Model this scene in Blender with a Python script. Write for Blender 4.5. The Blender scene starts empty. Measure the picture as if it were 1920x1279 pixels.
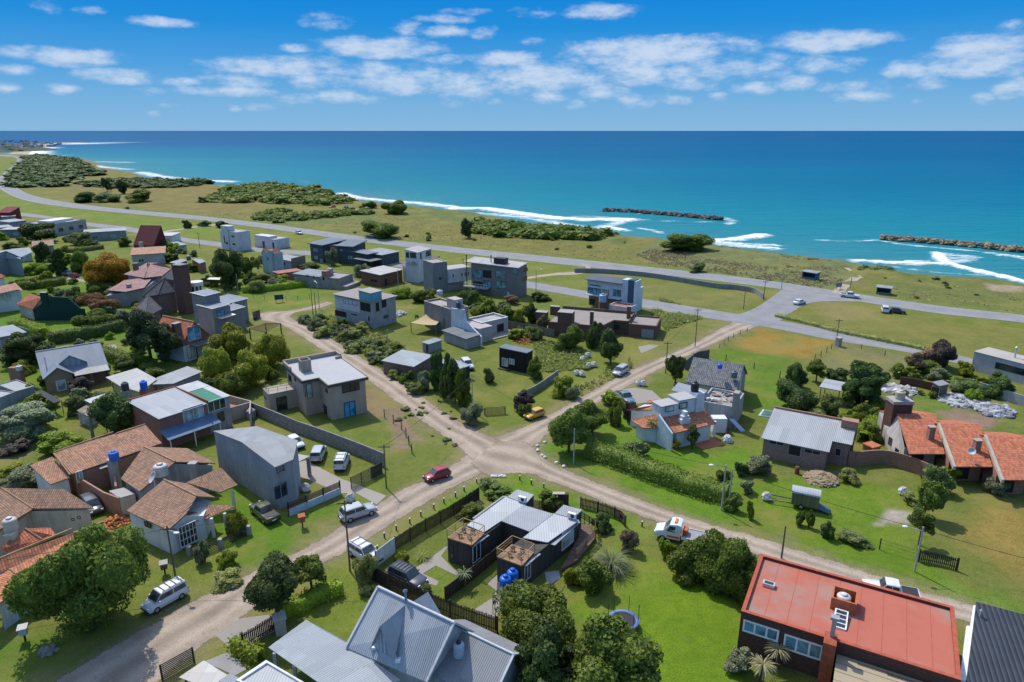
import bpy,math,random
import numpy as np
from mathutils import Vector,Matrix
R=math.radians
random.seed(7)
rng=np.random.default_rng(7)
scene=bpy.context.scene
col=scene.collection
# ------------------------------------------------------------ camera
CAM_H=46.0
F_PX=1280.0
PITCH=math.atan((639.5-243.5)/F_PX)
SP,CP=math.sin(PITCH),math.cos(PITCH)
cam=bpy.data.cameras.new("camera")
cam.lens=24.0
cam.sensor_width=36.0
cam.clip_start=0.5
cam.clip_end=60000
camo=bpy.data.objects.new("camera",cam)
col.objects.link(camo)
camo.location=(0,0,CAM_H)
camo.rotation_euler=(math.pi/2-PITCH,0,0)
scene.camera=camo
# ------------------------------------------------------------ light
SUN_EL=R(54)
SUN_DIR=Vector((-0.55,0.835,0)).normalized()*math.cos(SUN_EL)+Vector((0,0,math.sin(SUN_EL)))
sl=bpy.data.lights.new("sun",'SUN')
sl.energy=2.5
sl.angle=R(0.5)
sl.color=(1.0,0.95,0.87)
so=bpy.data.objects.new("sun",sl)
col.objects.link(so)
so.rotation_euler=SUN_DIR.to_track_quat('Z','Y').to_euler()
so.location=(-40,60,90)
SKY_STRENGTH=0.15
scene.view_settings.view_transform='Standard'
scene.view_settings.look='None'
scene.view_settings.exposure=0.8
scene.view_settings.gamma=1.0
def P(u,v,z=0.0):
 """point on the horizontal plane at height z seen at photo pixel u, v"""
 x,y=u-960.0,v-639.5
 k=(CAM_H-z)/(F_PX*SP+y*CP)
 return Vector((x*k,(F_PX*CP-y*SP)*k,z))
def P2(u,v,z=0.0):
 p=P(u,v,z)
 return(p.x,p.y)
def depth_of(p):
 return p[1]*CP+(CAM_H-p[2])*SP
def hgt(u,v,vt):
 """height of a vertical edge standing at pixel u, v whose top is at row vt"""
 g=P(u,v)
 y=vt-639.5
 return CAM_H-g.y*(F_PX*SP+y*CP)/(F_PX*CP-y*SP)
# ------------------------------------------------------------ world
def N(nt,typ,**kw):
 n=nt.nodes.new(typ)
 for k,v in kw.items():
  if k.startswith('_'):
   setattr(n,k[1:],v)
  else:
   k2=k.replace('__',' ')
   if k2.isdigit():
    k2=int(k2)
   n.inputs[k2].default_value=v
 return n
def math_n(nt,op,a,b=None,c=None,clamp=False):
 n=nt.nodes.new('ShaderNodeMath')
 n.operation=op
 n.use_clamp=clamp
 for i,x in enumerate((a,b,c)):
  if x is None:
   continue
  if hasattr(x,'is_output')or hasattr(x,'links'):
   nt.links.new(x,n.inputs[i])
  else:
   n.inputs[i].default_value=x
 return n.outputs[0]
def vmath(nt,op,a,b=None):
 n=nt.nodes.new('ShaderNodeVectorMath')
 n.operation=op
 for i,x in enumerate((a,b)):
  if x is None:
   continue
  if hasattr(x,'links'):
   nt.links.new(x,n.inputs[i])
  else:
   n.inputs[i].default_value=x
 return n.outputs['Value']if op in('DOT_PRODUCT','LENGTH')else n.outputs[0]
def mixc(nt,fac,a,b,mode='MIX'):
 n=nt.nodes.new('ShaderNodeMix')
 n.data_type='RGBA'
 n.blend_type=mode
 for s,x in((n.inputs[0],fac),(n.inputs[6],a),(n.inputs[7],b)):
  if hasattr(x,'links'):
   nt.links.new(x,s)
  elif isinstance(x,(int,float)):
   s.default_value=x
  else:
   s.default_value=(x[0],x[1],x[2],1)
 return n.outputs[2]
def maprange(nt,v,a,b,c=0.0,d=1.0,smooth=False):
 n=nt.nodes.new('ShaderNodeMapRange')
 n.clamp=True
 if smooth:
  n.interpolation_type='SMOOTHSTEP'
 nt.links.new(v,n.inputs[0])
 for i,x in enumerate((a,b,c,d)):
  n.inputs[i+1].default_value=x
 return n.outputs[0]
def ramp(nt,fac,stops):
 n=nt.nodes.new('ShaderNodeValToRGB')
 e=n.color_ramp.elements
 while len(e)<len(stops):
  e.new(0.5)
 for el,(p,c)in zip(e,stops):
  el.position=p
  el.color=(c[0],c[1],c[2],1)if not isinstance(c,(int,float))else(c,c,c,1)
 nt.links.new(fac,n.inputs[0])
 return n.outputs[0]
def sky_dir(u,v):
 x,y=u-960.0,v-639.5
 d=Vector((x,F_PX*CP-y*SP,-(F_PX*SP+y*CP))).normalized()
 return math.atan2(d.x,d.y),math.asin(d.z)
world=bpy.data.worlds.new("World")
scene.world=world
world.use_nodes=True
wt=world.node_tree
wt.nodes.clear()
wout=N(wt,'ShaderNodeOutputWorld')
bg=N(wt,'ShaderNodeBackground',Strength=SKY_STRENGTH)
sky=N(wt,'ShaderNodeTexSky',_sky_type='NISHITA',_sun_disc=False,_sun_elevation=SUN_EL,_sun_rotation=math.atan2(SUN_DIR.x,SUN_DIR.y),_altitude=50.0,_air_density=1.0,_dust_density=0.8,_ozone_density=1.0)
tc=N(wt,'ShaderNodeTexCoord')
gen=tc.outputs['Generated']
wt.links.new(gen,sky.inputs['Vector'])
sep=N(wt,'ShaderNodeSeparateXYZ')
wt.links.new(gen,sep.inputs[0])
az=math_n(wt,'ARCTAN2',sep.outputs[0],sep.outputs[1])
el=math_n(wt,'ARCSINE',sep.outputs[2])
cmb=N(wt,'ShaderNodeCombineXYZ')
wt.links.new(az,cmb.inputs[0])
wt.links.new(el,cmb.inputs[1])
azel=cmb.outputs[0]
low=ramp(wt,maprange(wt,el,-0.02,0.28),[(0.066,(.98,1.85,2.80)),(.18,(.72,1.70,2.82)),(.32,(.32,1.38,2.85)),(.50,(.07,1.05,2.75)),(.66,(.02,.88,2.7)),(1.0,(.02,.75,2.4))])
skyc=mixc(wt,maprange(wt,el,.20,.55,0,1,smooth=True),low,sky.outputs[0])
CLOUDS=[(40,98,60,12,.8),(125,107,95,15,1.),(30,130,55,9,.7),(215,143,70,13,.9),(15,162,30,10,.6),(300,41,55,9,.9),(165,18,28,8,.7),(85,10,30,10,.4),(118,166,30,9,.5),(280,171,30,6,.45),(340,153,40,7,.7),(610,41,42,13,.7),(553,90,30,7,.8),(715,88,108,17,1.1),(500,126,110,17,1.),(450,151,65,11,.8),(420,171,85,9,.85),(600,135,60,26,.8),(700,134,52,14,.9),(640,180,50,12,.7),(740,157,75,18,.9),(800,142,50,20,.7),(870,158,70,24,.9),(770,52,36,12,.6),(835,36,50,8,.7),(835,60,45,12,.8),(905,60,30,10,.6),(875,22,50,6,.5),(830,112,45,9,.5),(955,112,68,14,1.),(1010,145,120,26,1.),(1030,180,40,11,.8),(1130,175,50,14,.8),(1080,195,20,9,.7),(1180,188,45,14,.6),(1200,142,60,17,.9),(1230,98,175,26,1.1),(1310,128,120,24,.85),(1290,157,55,13,.8),(1130,20,65,13,.9),(1000,25,40,9,.3),(1005,79,22,7,.5),(1415,166,40,12,.8),(1450,125,45,25,.6),(1560,77,110,17,1.05),(1480,155,50,12,.7),(1545,122,70,14,.7),(1590,160,55,12,.6),(1610,180,50,12,.65),(1700,131,45,15,.8),(1640,165,30,14,.4),(1850,103,120,36,1.05),(1790,120,70,18,.7),(1740,157,40,12,.5),(1905,165,40,18,.7),(1840,185,22,10,.5),(1720,190,14,7,.5),(440,203,14,6,.5),(315,198,18,5,.4),(500,200,40,6,.35),(290,213,12,5,.5),(560,185,40,8,.4),(1265,185,30,9,.3),(1345,183,20,8,.4),(1905,48,30,10,.3),(690,185,35,9,.5),(850,190,30,9,.4),(930,191,14,7,.35)]
acc=None
for(u,v,hw,hh,th)in CLOUDS:
 a0,e0=sky_dir(u,v)
 a1,_=sky_dir(u+hw,v)
 _,e1=sky_dir(u,v-hh)
 d=vmath(wt,'MULTIPLY',vmath(wt,'SUBTRACT',azel,(a0,e0,0)),(1/(a1-a0)*.76,1/(e1-e0)*.66,0))
 q=vmath(wt,'DOT_PRODUCT',d,d)
 m=math_n(wt,'MULTIPLY_ADD',q,-th-.1,th+.15)
 acc=m if acc is None else math_n(wt,'MAXIMUM',acc,m)
noi=N(wt,'ShaderNodeTexNoise',Scale=1.0,Detail=7.0,Roughness=0.62)
wt.links.new(vmath(wt,'MULTIPLY',azel,(30,70,1)),noi.inputs['Vector'])
noi2=N(wt,'ShaderNodeTexNoise',Scale=1.0,Detail=3.0,Roughness=0.5)
wt.links.new(vmath(wt,'MULTIPLY',azel,(9,40,1)),noi2.inputs['Vector'])
dens=math_n(wt,'ADD',acc,math_n(wt,'MULTIPLY',math_n(wt,'SUBTRACT',noi.outputs[0],0.52),2.5))
dens=math_n(wt,'ADD',dens,math_n(wt,'MULTIPLY',math_n(wt,'SUBTRACT',noi2.outputs[0],0.5),1.2))
dens=math_n(wt,'MULTIPLY',dens,maprange(wt,acc,-0.9,0.25,0,1))
cfac=maprange(wt,dens,0.0,1.3,0,0.78,smooth=True)
ccol=mixc(wt,maprange(wt,dens,0.3,1.9),(2.0,2.5,3.2),(2.85,3.15,3.6))
mixed=mixc(wt,cfac,skyc,ccol)
wt.links.new(mixed,bg.inputs['Color'])
wt.links.new(bg.outputs[0],wout.inputs['Surface'])
# ------------------------------------------------------------ materials
MATS={}
def mat_base(name,rough=0.8,spec=0.3):
 m=bpy.data.materials.new(name)
 m.use_nodes=True
 nt=m.node_tree
 b=nt.nodes['Principled BSDF']
 b.inputs['Roughness'].default_value=rough
 b.inputs['Specular IOR Level'].default_value=spec
 return m,nt,b
def uvn(nt):
 return N(nt,'ShaderNodeUVMap').outputs[0]
def objc(nt):
 return N(nt,'ShaderNodeTexCoord').outputs['Object']
def geo_pos(nt):
 return N(nt,'ShaderNodeNewGeometry').outputs['Position']
def noise(nt,vec,scale,detail=4.0,rough=0.55,off=(0,0,0)):
 n=N(nt,'ShaderNodeTexNoise',Scale=scale,Detail=detail,Roughness=rough)
 if off!=(0,0,0):
  vec=vmath(nt,'ADD',vec,off)
 nt.links.new(vec,n.inputs['Vector'])
 return n.outputs[0]
def bump(nt,b,height,dist,strength=1.0):
 n=N(nt,'ShaderNodeBump',Strength=strength,Distance=dist)
 nt.links.new(height,n.inputs['Height'])
 nt.links.new(n.outputs[0],b.inputs['Normal'])
def scale_c(c,k):
 return tuple(min(1.0,x*k)for x in c)
def m_plain(c,rough=0.7,spec=0.3,metal=0.0,var=0.12):
 key=('plain',c,rough,metal,var)
 if key not in MATS:
  m,nt,b=mat_base('plain_finish',rough,spec)
  b.inputs['Metallic'].default_value=metal
  n=noise(nt,objc(nt),2.3,5)
  cc=mixc(nt,maprange(nt,n,.3,.7),scale_c(c,1-var),scale_c(c,1+var))
  nt.links.new(cc,b.inputs['Base Color'])
  MATS[key]=m
 return MATS[key]
def m_plaster(c,dirt=0.35,dirtc=None,bumpy=0.01):
 key=('plaster',c,dirt,dirtc)
 if key not in MATS:
  m,nt,b=mat_base('plaster',0.9,0.2)
  pos=geo_pos(nt)
  n1=noise(nt,pos,0.55,6,.6)
  st=noise(nt,vmath(nt,'MULTIPLY',pos,(2.2,2.2,0.28)),1.0,5,.6)
  fine=noise(nt,pos,9.0,3)
  cc=mixc(nt,maprange(nt,n1,.35,.68),scale_c(c,.86),scale_c(c,1.08))
  cc=mixc(nt,math_n(nt,'MULTIPLY',maprange(nt,st,.46,.70),min(.8,dirt*1.35)),cc,dirtc or scale_c(c,.45))
  cc=mixc(nt,math_n(nt,'MULTIPLY',maprange(nt,fine,.4,.65),.2),cc,scale_c(c,.6))
  nt.links.new(cc,b.inputs['Base Color'])
  bump(nt,b,fine,bumpy)
  MATS[key]=m
 return MATS[key]
def m_brick(c=(.30,.12,.07),mortar=(.33,.29,.25),bw=.26,bh=.085,stain=.3):
 key=('brick',c,mortar,bw,bh)
 if key not in MATS:
  m,nt,b=mat_base('brickwork',0.9,0.2)
  uv=uvn(nt)
  br=N(nt,'ShaderNodeTexBrick',Scale=1.0,Bias=0.0)
  br.inputs['Color1'].default_value=(*scale_c(c,.72),1)
  br.inputs['Color2'].default_value=(*scale_c(c,1.28),1)
  br.inputs['Mortar'].default_value=(*mortar,1)
  br.inputs['Mortar Size'].default_value=bh*.12
  br.inputs['Brick Width'].default_value=bw
  br.inputs['Row Height'].default_value=bh
  nt.links.new(uv,br.inputs['Vector'])
  n1=noise(nt,geo_pos(nt),.7,5,.6)
  cc=mixc(nt,math_n(nt,'MULTIPLY',maprange(nt,n1,.45,.7),stain),br.outputs[0],scale_c(mortar,.8))
  nt.links.new(cc,b.inputs['Base Color'])
  bump(nt,b,math_n(nt,'SUBTRACT',1.0,br.outputs['Fac']),.012)
  MATS[key]=m
 return MATS[key]
def m_tile(c=(.42,.15,.07),old=.3,tw=.26,tl=.38,oldc=(.16,.12,.09)):
 """clay roof tiles; u runs along the eave, v up the slope, in metres"""
 key=('tile',c,old,tw,tl,oldc)
 if key not in MATS:
  m,nt,b=mat_base('clay_roof_tiles',0.85,0.25)
  uv=uvn(nt)
  sp=N(nt,'ShaderNodeSeparateXYZ')
  nt.links.new(uv,sp.inputs[0])
  u=math_n(nt,'DIVIDE',sp.outputs[0],tw)
  v=math_n(nt,'DIVIDE',sp.outputs[1],tl)
  cell=N(nt,'ShaderNodeCombineXYZ')
  nt.links.new(math_n(nt,'FLOOR',u),cell.inputs[0])
  nt.links.new(math_n(nt,'FLOOR',v),cell.inputs[1])
  wn=N(nt,'ShaderNodeTexWhiteNoise',_noise_dimensions='2D')
  nt.links.new(cell.outputs[0],wn.inputs['Vector'])
  fu=math_n(nt,'FRACT',u)
  fv=math_n(nt,'FRACT',v)
  wave=math_n(nt,'SINE',math_n(nt,'MULTIPLY',fu,math.pi))
  step=math_n(nt,'SUBTRACT',1.0,fv)
  hgtn=math_n(nt,'ADD',math_n(nt,'MULTIPLY',wave,.06),math_n(nt,'MULTIPLY',step,.035))
  cc=mixc(nt,wn.outputs[0],scale_c(c,.7),scale_c(c,1.3))
  n1=noise(nt,geo_pos(nt),.5,6,.65)
  n2=noise(nt,geo_pos(nt),3.5,4,.6)
  cc=mixc(nt,math_n(nt,'MULTIPLY',maprange(nt,n1,.38,.66),old),cc,oldc)
  cc=mixc(nt,math_n(nt,'MULTIPLY',maprange(nt,n2,.5,.72),old),cc,scale_c(oldc,1.9))
  jd=math_n(nt,'MAXIMUM',maprange(nt,fv,.86,.98),maprange(nt,math_n(nt,'ABSOLUTE',math_n(nt,'SUBTRACT',fu,.5)),.40,.5))
  cc=mixc(nt,math_n(nt,'MULTIPLY',jd,.55),cc,scale_c(oldc,.45))
  nt.links.new(cc,b.inputs['Base Color'])
  bump(nt,b,hgtn,1.0)
  MATS[key]=m
 return MATS[key]
def m_metal(c=(.42,.45,.48),pitch=.18,depth=.03,stain=.25,stainc=(.22,.20,.17),sheet=1.1,rough=.5,rust=0.0,step=0.0,flat_v=False):
 """ribbed sheet metal; the ribs run up the slope"""
 c=scale_c(c,.70)if max(c)>.3 else c
 key=('metal',c,pitch,depth,stain,stainc,sheet,rough,rust,step,flat_v)
 if key not in MATS:
  m,nt,b=mat_base('sheet_metal',max(rough,.62),0.18)
  uv=uvn(nt)
  sp=N(nt,'ShaderNodeSeparateXYZ')
  nt.links.new(uv,sp.inputs[0])
  uu,vv=(sp.outputs[1],sp.outputs[0])if flat_v else(sp.outputs[0],sp.outputs[1])
  u=math_n(nt,'DIVIDE',uu,pitch)
  wave=math_n(nt,'POWER',math_n(nt,'ABSOLUTE',math_n(nt,'SINE',math_n(nt,'MULTIPLY',u,math.pi))),0.8)
  cell=N(nt,'ShaderNodeCombineXYZ')
  nt.links.new(math_n(nt,'FLOOR',math_n(nt,'DIVIDE',uu,sheet)),cell.inputs[0])
  nt.links.new(math_n(nt,'FLOOR',math_n(nt,'DIVIDE',vv,4.3)),cell.inputs[1])
  wn=N(nt,'ShaderNodeTexWhiteNoise',_noise_dimensions='2D')
  nt.links.new(cell.outputs[0],wn.inputs['Vector'])
  cc=mixc(nt,wn.outputs[0],scale_c(c,.88),scale_c(c,1.1))
  pos=geo_pos(nt)
  n1=noise(nt,pos,.6,6,.65)
  cmbv=N(nt,'ShaderNodeCombineXYZ')
  nt.links.new(math_n(nt,'MULTIPLY',uu,3.0),cmbv.inputs[0])
  nt.links.new(math_n(nt,'MULTIPLY',vv,.35),cmbv.inputs[1])
  n2=noise(nt,cmbv.outputs[0],1.0,4,.6)
  cc=mixc(nt,math_n(nt,'MULTIPLY',maprange(nt,n1,.42,.7),stain),cc,stainc)
  cc=mixc(nt,math_n(nt,'MULTIPLY',maprange(nt,n2,.5,.75),stain*.8),cc,scale_c(stainc,1.2))
  if rust>0:
   n3=noise(nt,pos,.9,5,.7,(13,5,2))
   cc=mixc(nt,math_n(nt,'MULTIPLY',maprange(nt,n3,.58,.72),rust),cc,(.28,.12,.05))
  seam=maprange(nt,math_n(nt,'ABSOLUTE',math_n(nt,'SUBTRACT',math_n(nt,'FRACT',u),.5)),.42,.5)
  cc=mixc(nt,math_n(nt,'MULTIPLY',seam,.28),cc,scale_c(stainc,.7))
  nt.links.new(cc,b.inputs['Base Color'])
  h=wave
  if step>0:
   h=math_n(nt,'ADD',wave,math_n(nt,'SUBTRACT',1.0,math_n(nt,'FRACT',math_n(nt,'DIVIDE',vv,step))))
  bump(nt,b,h,depth)
  MATS[key]=m
 return MATS[key]
def m_plank(c=(.22,.12,.06),w=.14,along_u=False,var=.35,rough=.75):
 key=('plank',c,w,along_u,var)
 if key not in MATS:
  m,nt,b=mat_base('timber_boards',rough,0.25)
  uv=uvn(nt)
  sp=N(nt,'ShaderNodeSeparateXYZ')
  nt.links.new(uv,sp.inputs[0])
  a,l=(sp.outputs[1],sp.outputs[0])if along_u else(sp.outputs[0],sp.outputs[1])
  k=math_n(nt,'DIVIDE',a,w)
  wn=N(nt,'ShaderNodeTexWhiteNoise',_noise_dimensions='1D')
  nt.links.new(math_n(nt,'FLOOR',k),wn.inputs['W'])
  f=math_n(nt,'FRACT',k)
  gap=maprange(nt,math_n(nt,'ABSOLUTE',math_n(nt,'SUBTRACT',f,.5)),.42,.5)
  cv=N(nt,'ShaderNodeCombineXYZ')
  nt.links.new(math_n(nt,'MULTIPLY',a,30),cv.inputs[0])
  nt.links.new(math_n(nt,'MULTIPLY',l,1.6),cv.inputs[1])
  g=noise(nt,cv.outputs[0],1.0,4)
  cc=mixc(nt,wn.outputs[0],scale_c(c,1-var),scale_c(c,1+var))
  cc=mixc(nt,math_n(nt,'MULTIPLY',maprange(nt,g,.4,.7),.4),cc,scale_c(c,.55))
  cc=mixc(nt,math_n(nt,'MULTIPLY',gap,.8),cc,scale_c(c,.2))
  nt.links.new(cc,b.inputs['Base Color'])
  bump(nt,b,math_n(nt,'SUBTRACT',1.0,gap),.012)
  MATS[key]=m
 return MATS[key]
def m_flatroof(c=(.5,.48,.45),patch=(.3,.28,.26),amt=.5,sc=.35):
 c=scale_c(c,.74)if min(c)>.28 else c
 key=('flat',c,patch,amt,sc)
 if key not in MATS:
  m,nt,b=mat_base('flat_roof_membrane',0.9,0.2)
  pos=geo_pos(nt)
  n1=noise(nt,pos,sc,6,.6)
  n2=noise(nt,pos,sc*5,4,.6)
  cc=mixc(nt,math_n(nt,'MULTIPLY',maprange(nt,n1,.48,.66),amt),c,patch)
  cc=mixc(nt,math_n(nt,'MULTIPLY',maprange(nt,n2,.45,.7),.25),cc,scale_c(c,.75))
  nt.links.new(cc,b.inputs['Base Color'])
  bump(nt,b,n2,.01)
  MATS[key]=m
 return MATS[key]
def m_glass(c=(.02,.035,.045),rough=.08):
 key=('glass',c)
 if key not in MATS:
  m,nt,b=mat_base('window_glass',rough,0.7)
  n=noise(nt,geo_pos(nt),.8,3)
  nt.links.new(mixc(nt,maprange(nt,n,.4,.6),scale_c(c,.6),scale_c(c,1.4)),b.inputs['Base Color'])
  MATS[key]=m
 return MATS[key]
def m_paint(c,rough=.28):
 key=('paint',c,rough)
 if key not in MATS:
  m,nt,b=mat_base('car_paint',rough,0.5)
  b.inputs['Coat Weight'].default_value=.5
  b.inputs['Coat Roughness'].default_value=.08
  n=noise(nt,objc(nt),3.0,5)
  nt.links.new(mixc(nt,maprange(nt,n,.45,.75),c,scale_c(c,.82)),b.inputs['Base Color'])
  MATS[key]=m
 return MATS[key]
def m_leaf(c,c2=None,trans=.35,key2=''):
 key=('leaf',c,c2,trans)
 if key not in MATS:
  m,nt,b=mat_base('foliage',0.65,0.25)
  oi=N(nt,'ShaderNodeObjectInfo')
  ge=N(nt,'ShaderNodeNewGeometry')
  n1=noise(nt,ge.outputs['Position'],.9,4,.6)
  a=mixc(nt,ge.outputs['Random Per Island'],scale_c(c,.55),scale_c(c,1.4))
  cc2=c2 or(c[0]*1.5,c[1]*1.25,c[2]*.9)
  a=mixc(nt,math_n(nt,'MULTIPLY',maprange(nt,n1,.45,.68),.65),a,cc2)
  hs=N(nt,'ShaderNodeHueSaturation',Saturation=1.0)
  nt.links.new(math_n(nt,'MULTIPLY_ADD',oi.outputs['Random'],.022,.480),hs.inputs['Hue'])
  nt.links.new(math_n(nt,'MULTIPLY_ADD',oi.outputs['Random'],.35,.82),hs.inputs['Value'])
  nt.links.new(a,hs.inputs['Color'])
  nt.links.new(hs.outputs[0],b.inputs['Base Color'])
  tr=N(nt,'ShaderNodeBsdfTranslucent')
  nt.links.new(hs.outputs[0],tr.inputs['Color'])
  mx=N(nt,'ShaderNodeMixShader',Fac=trans)
  nt.links.new(b.outputs[0],mx.inputs[1])
  nt.links.new(tr.outputs[0],mx.inputs[2])
  nt.links.new(mx.outputs[0],nt.nodes['Material Output'].inputs['Surface'])
  MATS[key]=m
 return MATS[key]
def m_gravel(c=(.40,.34,.28),c2=(.26,.22,.18),grass=0.0):
 key=('gravel',c,c2,grass)
 if key not in MATS:
  m,nt,b=mat_base('packed_earth',0.95,0.15)
  pos=geo_pos(nt)
  n1=noise(nt,pos,.22,6,.65)
  n2=noise(nt,pos,2.2,5,.65)
  n3=noise(nt,pos,11.0,3,.6)
  cc=mixc(nt,maprange(nt,n1,.36,.66),c2,c)
  cc=mixc(nt,math_n(nt,'MULTIPLY',maprange(nt,n2,.48,.7),.5),cc,scale_c(c,1.2))
  cc=mixc(nt,math_n(nt,'MULTIPLY',maprange(nt,n3,.5,.68),.4),cc,scale_c(c2,.6))
  nt.links.new(cc,b.inputs['Base Color'])
  bump(nt,b,math_n(nt,'ADD',n2,math_n(nt,'MULTIPLY',n3,.4)),.12)
  MATS[key]=m
 return MATS[key]
WHITE=(.72,.72,.70)
M_BLACK=m_plain((.02,.02,.022),.6)
M_DARKFRAME=m_plain((.03,.032,.035),.5)
M_WHITEP=m_plain(WHITE,.6)
M_ALU=m_plain((.55,.56,.57),.4,.5,.6)
M_GLASS=m_glass()
M_GLASSB=m_glass((.10,.24,.30))
M_CURTAIN=m_glass((.30,.38,.38),.3)
M_CONC=m_plaster((.36,.34,.31),.4)
M_WOODD=m_plank((.062,.046,.037))
M_WOOD=m_plank((.30,.19,.10))
M_WOODG=m_plank((.20,.17,.14))
# ------------------------------------------------------------ geometry helpers
class MB:
 """collects faces; build() links them as ONE mesh object with metre UVs (u along the eave, v up the slope)"""
 def __init__(self):
  self.v,self.f,self.m,self.ud,self.sm=[],[],[],[],[]
 def face(self,pts,mi=0,ud=None,smooth=False):
  i0=len(self.v)
  self.v+=[tuple(p)for p in pts]
  self.f.append(tuple(range(i0,i0+len(pts))))
  self.m.append(mi)
  self.ud.append(ud)
  self.sm.append(smooth)
 def mesh_part(self,verts,faces,mi=0,smooth=True):
  i0=len(self.v)
  self.v+=[tuple(p)for p in verts]
  for f in faces:
   self.f.append(tuple(i+i0 for i in f))
   self.m.append(mi)
   self.ud.append(None)
   self.sm.append(smooth)
 def box(self,x0,y0,z0,x1,y1,z1,mi=0,bottom=True):
  a=[(x0,y0,z0),(x1,y0,z0),(x1,y1,z0),(x0,y1,z0),(x0,y0,z1),(x1,y0,z1),(x1,y1,z1),(x0,y1,z1)]
  q=[(0,1,5,4),(1,2,6,5),(2,3,7,6),(3,0,4,7),(4,5,6,7)]
  if bottom:
   q.append((3,2,1,0))
  for f in q:
   self.face([a[i]for i in f],mi)
  return self
 def prism(self,poly,z0,z1,mi=0,top_mi=None,bottom=True):
  n=len(poly)
  area=sum(poly[i][0]*poly[(i+1)%n][1]-poly[(i+1)%n][0]*poly[i][1]for i in range(n))
  if area<0:
   poly=poly[::-1]
  for i in range(n):
   a,b=poly[i],poly[(i+1)%n]
   self.face([(a[0],a[1],z0),(b[0],b[1],z0),(b[0],b[1],z1),(a[0],a[1],z1)],mi)
  self.face([(p[0],p[1],z1)for p in poly],mi if top_mi is None else top_mi)
  if bottom:
   self.face([(p[0],p[1],z0)for p in poly[::-1]],mi)
  return self
 def slab(self,pts,t,mi=0,ud=None):
  """a sheet of thickness t under the (counter-clockwise seen from above) polygon pts"""
  pts=[Vector(p)for p in pts]
  n=Vector((0,0,0))
  for i in range(len(pts)):
   a,b=pts[i],pts[(i+1)%len(pts)]
   n+=a.cross(b)
  if n.z<0:
   pts=pts[::-1]
  low=[p-Vector((0,0,t))for p in pts]
  self.face(pts,mi,ud)
  self.face(low[::-1],mi,ud)
  k=len(pts)
  for i in range(k):
   j=(i+1)%k
   self.face([low[i],low[j],pts[j],pts[i]],mi)
  return self
 def bar(self,a,b,w,mi=0,h=None):
  a,b=Vector(a),Vector(b)
  d=(b-a).normalized()
  s=d.cross(Vector((0,0,1)))
  if s.length<.01:
   s=Vector((1,0,0))
  s.normalize()
  t=s.cross(d)
  s*=w/2
  t*=(h or w)/2
  c=[a-s-t,a+s-t,a+s+t,a-s+t,b-s-t,b+s-t,b+s+t,b-s+t]
  for f in[(0,1,2,3),(7,6,5,4),(0,4,5,1),(1,5,6,2),(2,6,7,3),(3,7,4,0)]:
   self.face([c[i]for i in f],mi)
  return self
 def tube(self,a,b,r0,r1=None,n=8,mi=0,caps=True):
  a,b=Vector(a),Vector(b)
  r1=r0 if r1 is None else r1
  d=(b-a).normalized()
  s=d.cross(Vector((0,0,1))if abs(d.z)<.95 else Vector((1,0,0))).normalized()
  t=d.cross(s)
  vs,fs=[],[]
  for i in range(n):
   w=2*math.pi*i/n
   o=s*math.cos(w)+t*math.sin(w)
   vs.append(a+o*r0)
   vs.append(b+o*r1)
  for i in range(n):
   j=(i+1)%n
   fs.append((2*i,2*j,2*j+1,2*i+1))
  self.mesh_part(vs,fs,mi,True)
  if caps:
   self.face([vs[2*i+1]for i in range(n)],mi)
   self.face([vs[2*i]for i in range(n)][::-1],mi)
  return self
 def lathe(self,prof,c=(0,0,0),n=14,mi=0):
  vs,fs=[],[]
  for(r,z)in prof:
   for i in range(n):
    w=2*math.pi*i/n
    vs.append((c[0]+r*math.cos(w),c[1]+r*math.sin(w),c[2]+z))
  for k in range(len(prof)-1):
   for i in range(n):
    j=(i+1)%n
    fs.append((k*n+i,k*n+j,(k+1)*n+j,(k+1)*n+i))
  self.mesh_part(vs,fs,mi,True)
  return self
 def blob(self,c,r,n=1,jit=.15,mi=0,seed=None,smooth=False):
  rr=random.Random(seed if seed is not None else random.random())
  vs,fs=ICO[n]
  rx,ry,rz=r if isinstance(r,tuple)else(r,r,r)
  out=[]
  for v in vs:
   k=1+rr.uniform(-jit,jit)
   out.append((c[0]+v[0]*rx*k,c[1]+v[1]*ry*k,c[2]+v[2]*rz*k))
  self.mesh_part(out,fs,mi,smooth)
  return self
 def build(self,name,mat,parent=None,loc=None,rot=None):
  me=bpy.data.meshes.new(name)
  me.from_pydata(self.v,[],self.f)
  for mm in(mat if isinstance(mat,(list,tuple))else[mat]):
   me.materials.append(mm)
  me.polygons.foreach_set('material_index',self.m)
  me.polygons.foreach_set('use_smooth',self.sm)
  uv=me.uv_layers.new(name='UVMap')
  data=np.zeros((len(me.loops),2),dtype=np.float32)
  k=0
  for f,ud in zip(self.f,self.ud):
   p=[self.v[i]for i in f]
   if ud is None:
    ax=ay=az_=0.0
    for i in range(len(p)):
     a,b=p[i],p[(i+1)%len(p)]
     ax+=(a[1]-b[1])*(a[2]+b[2])
     ay+=(a[2]-b[2])*(a[0]+b[0])
     az_+=(a[0]-b[0])*(a[1]+b[1])
    ln=math.sqrt(ax*ax+ay*ay+az_*az_)or 1
    ax,ay,az_=ax/ln,ay/ln,az_/ln
    h=math.hypot(ax,ay)
    if h<.02:
     U,V=(1,0,0),(0,1,0)
    else:
     U=(-ay/h,ax/h,0)
     V=(ay*U[2]-az_*U[1],az_*U[0]-ax*U[2],ax*U[1]-ay*U[0])
   else:
    U=Vector(ud).normalized()
    V=Vector((0,0,1)).cross(U).normalized()
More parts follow.
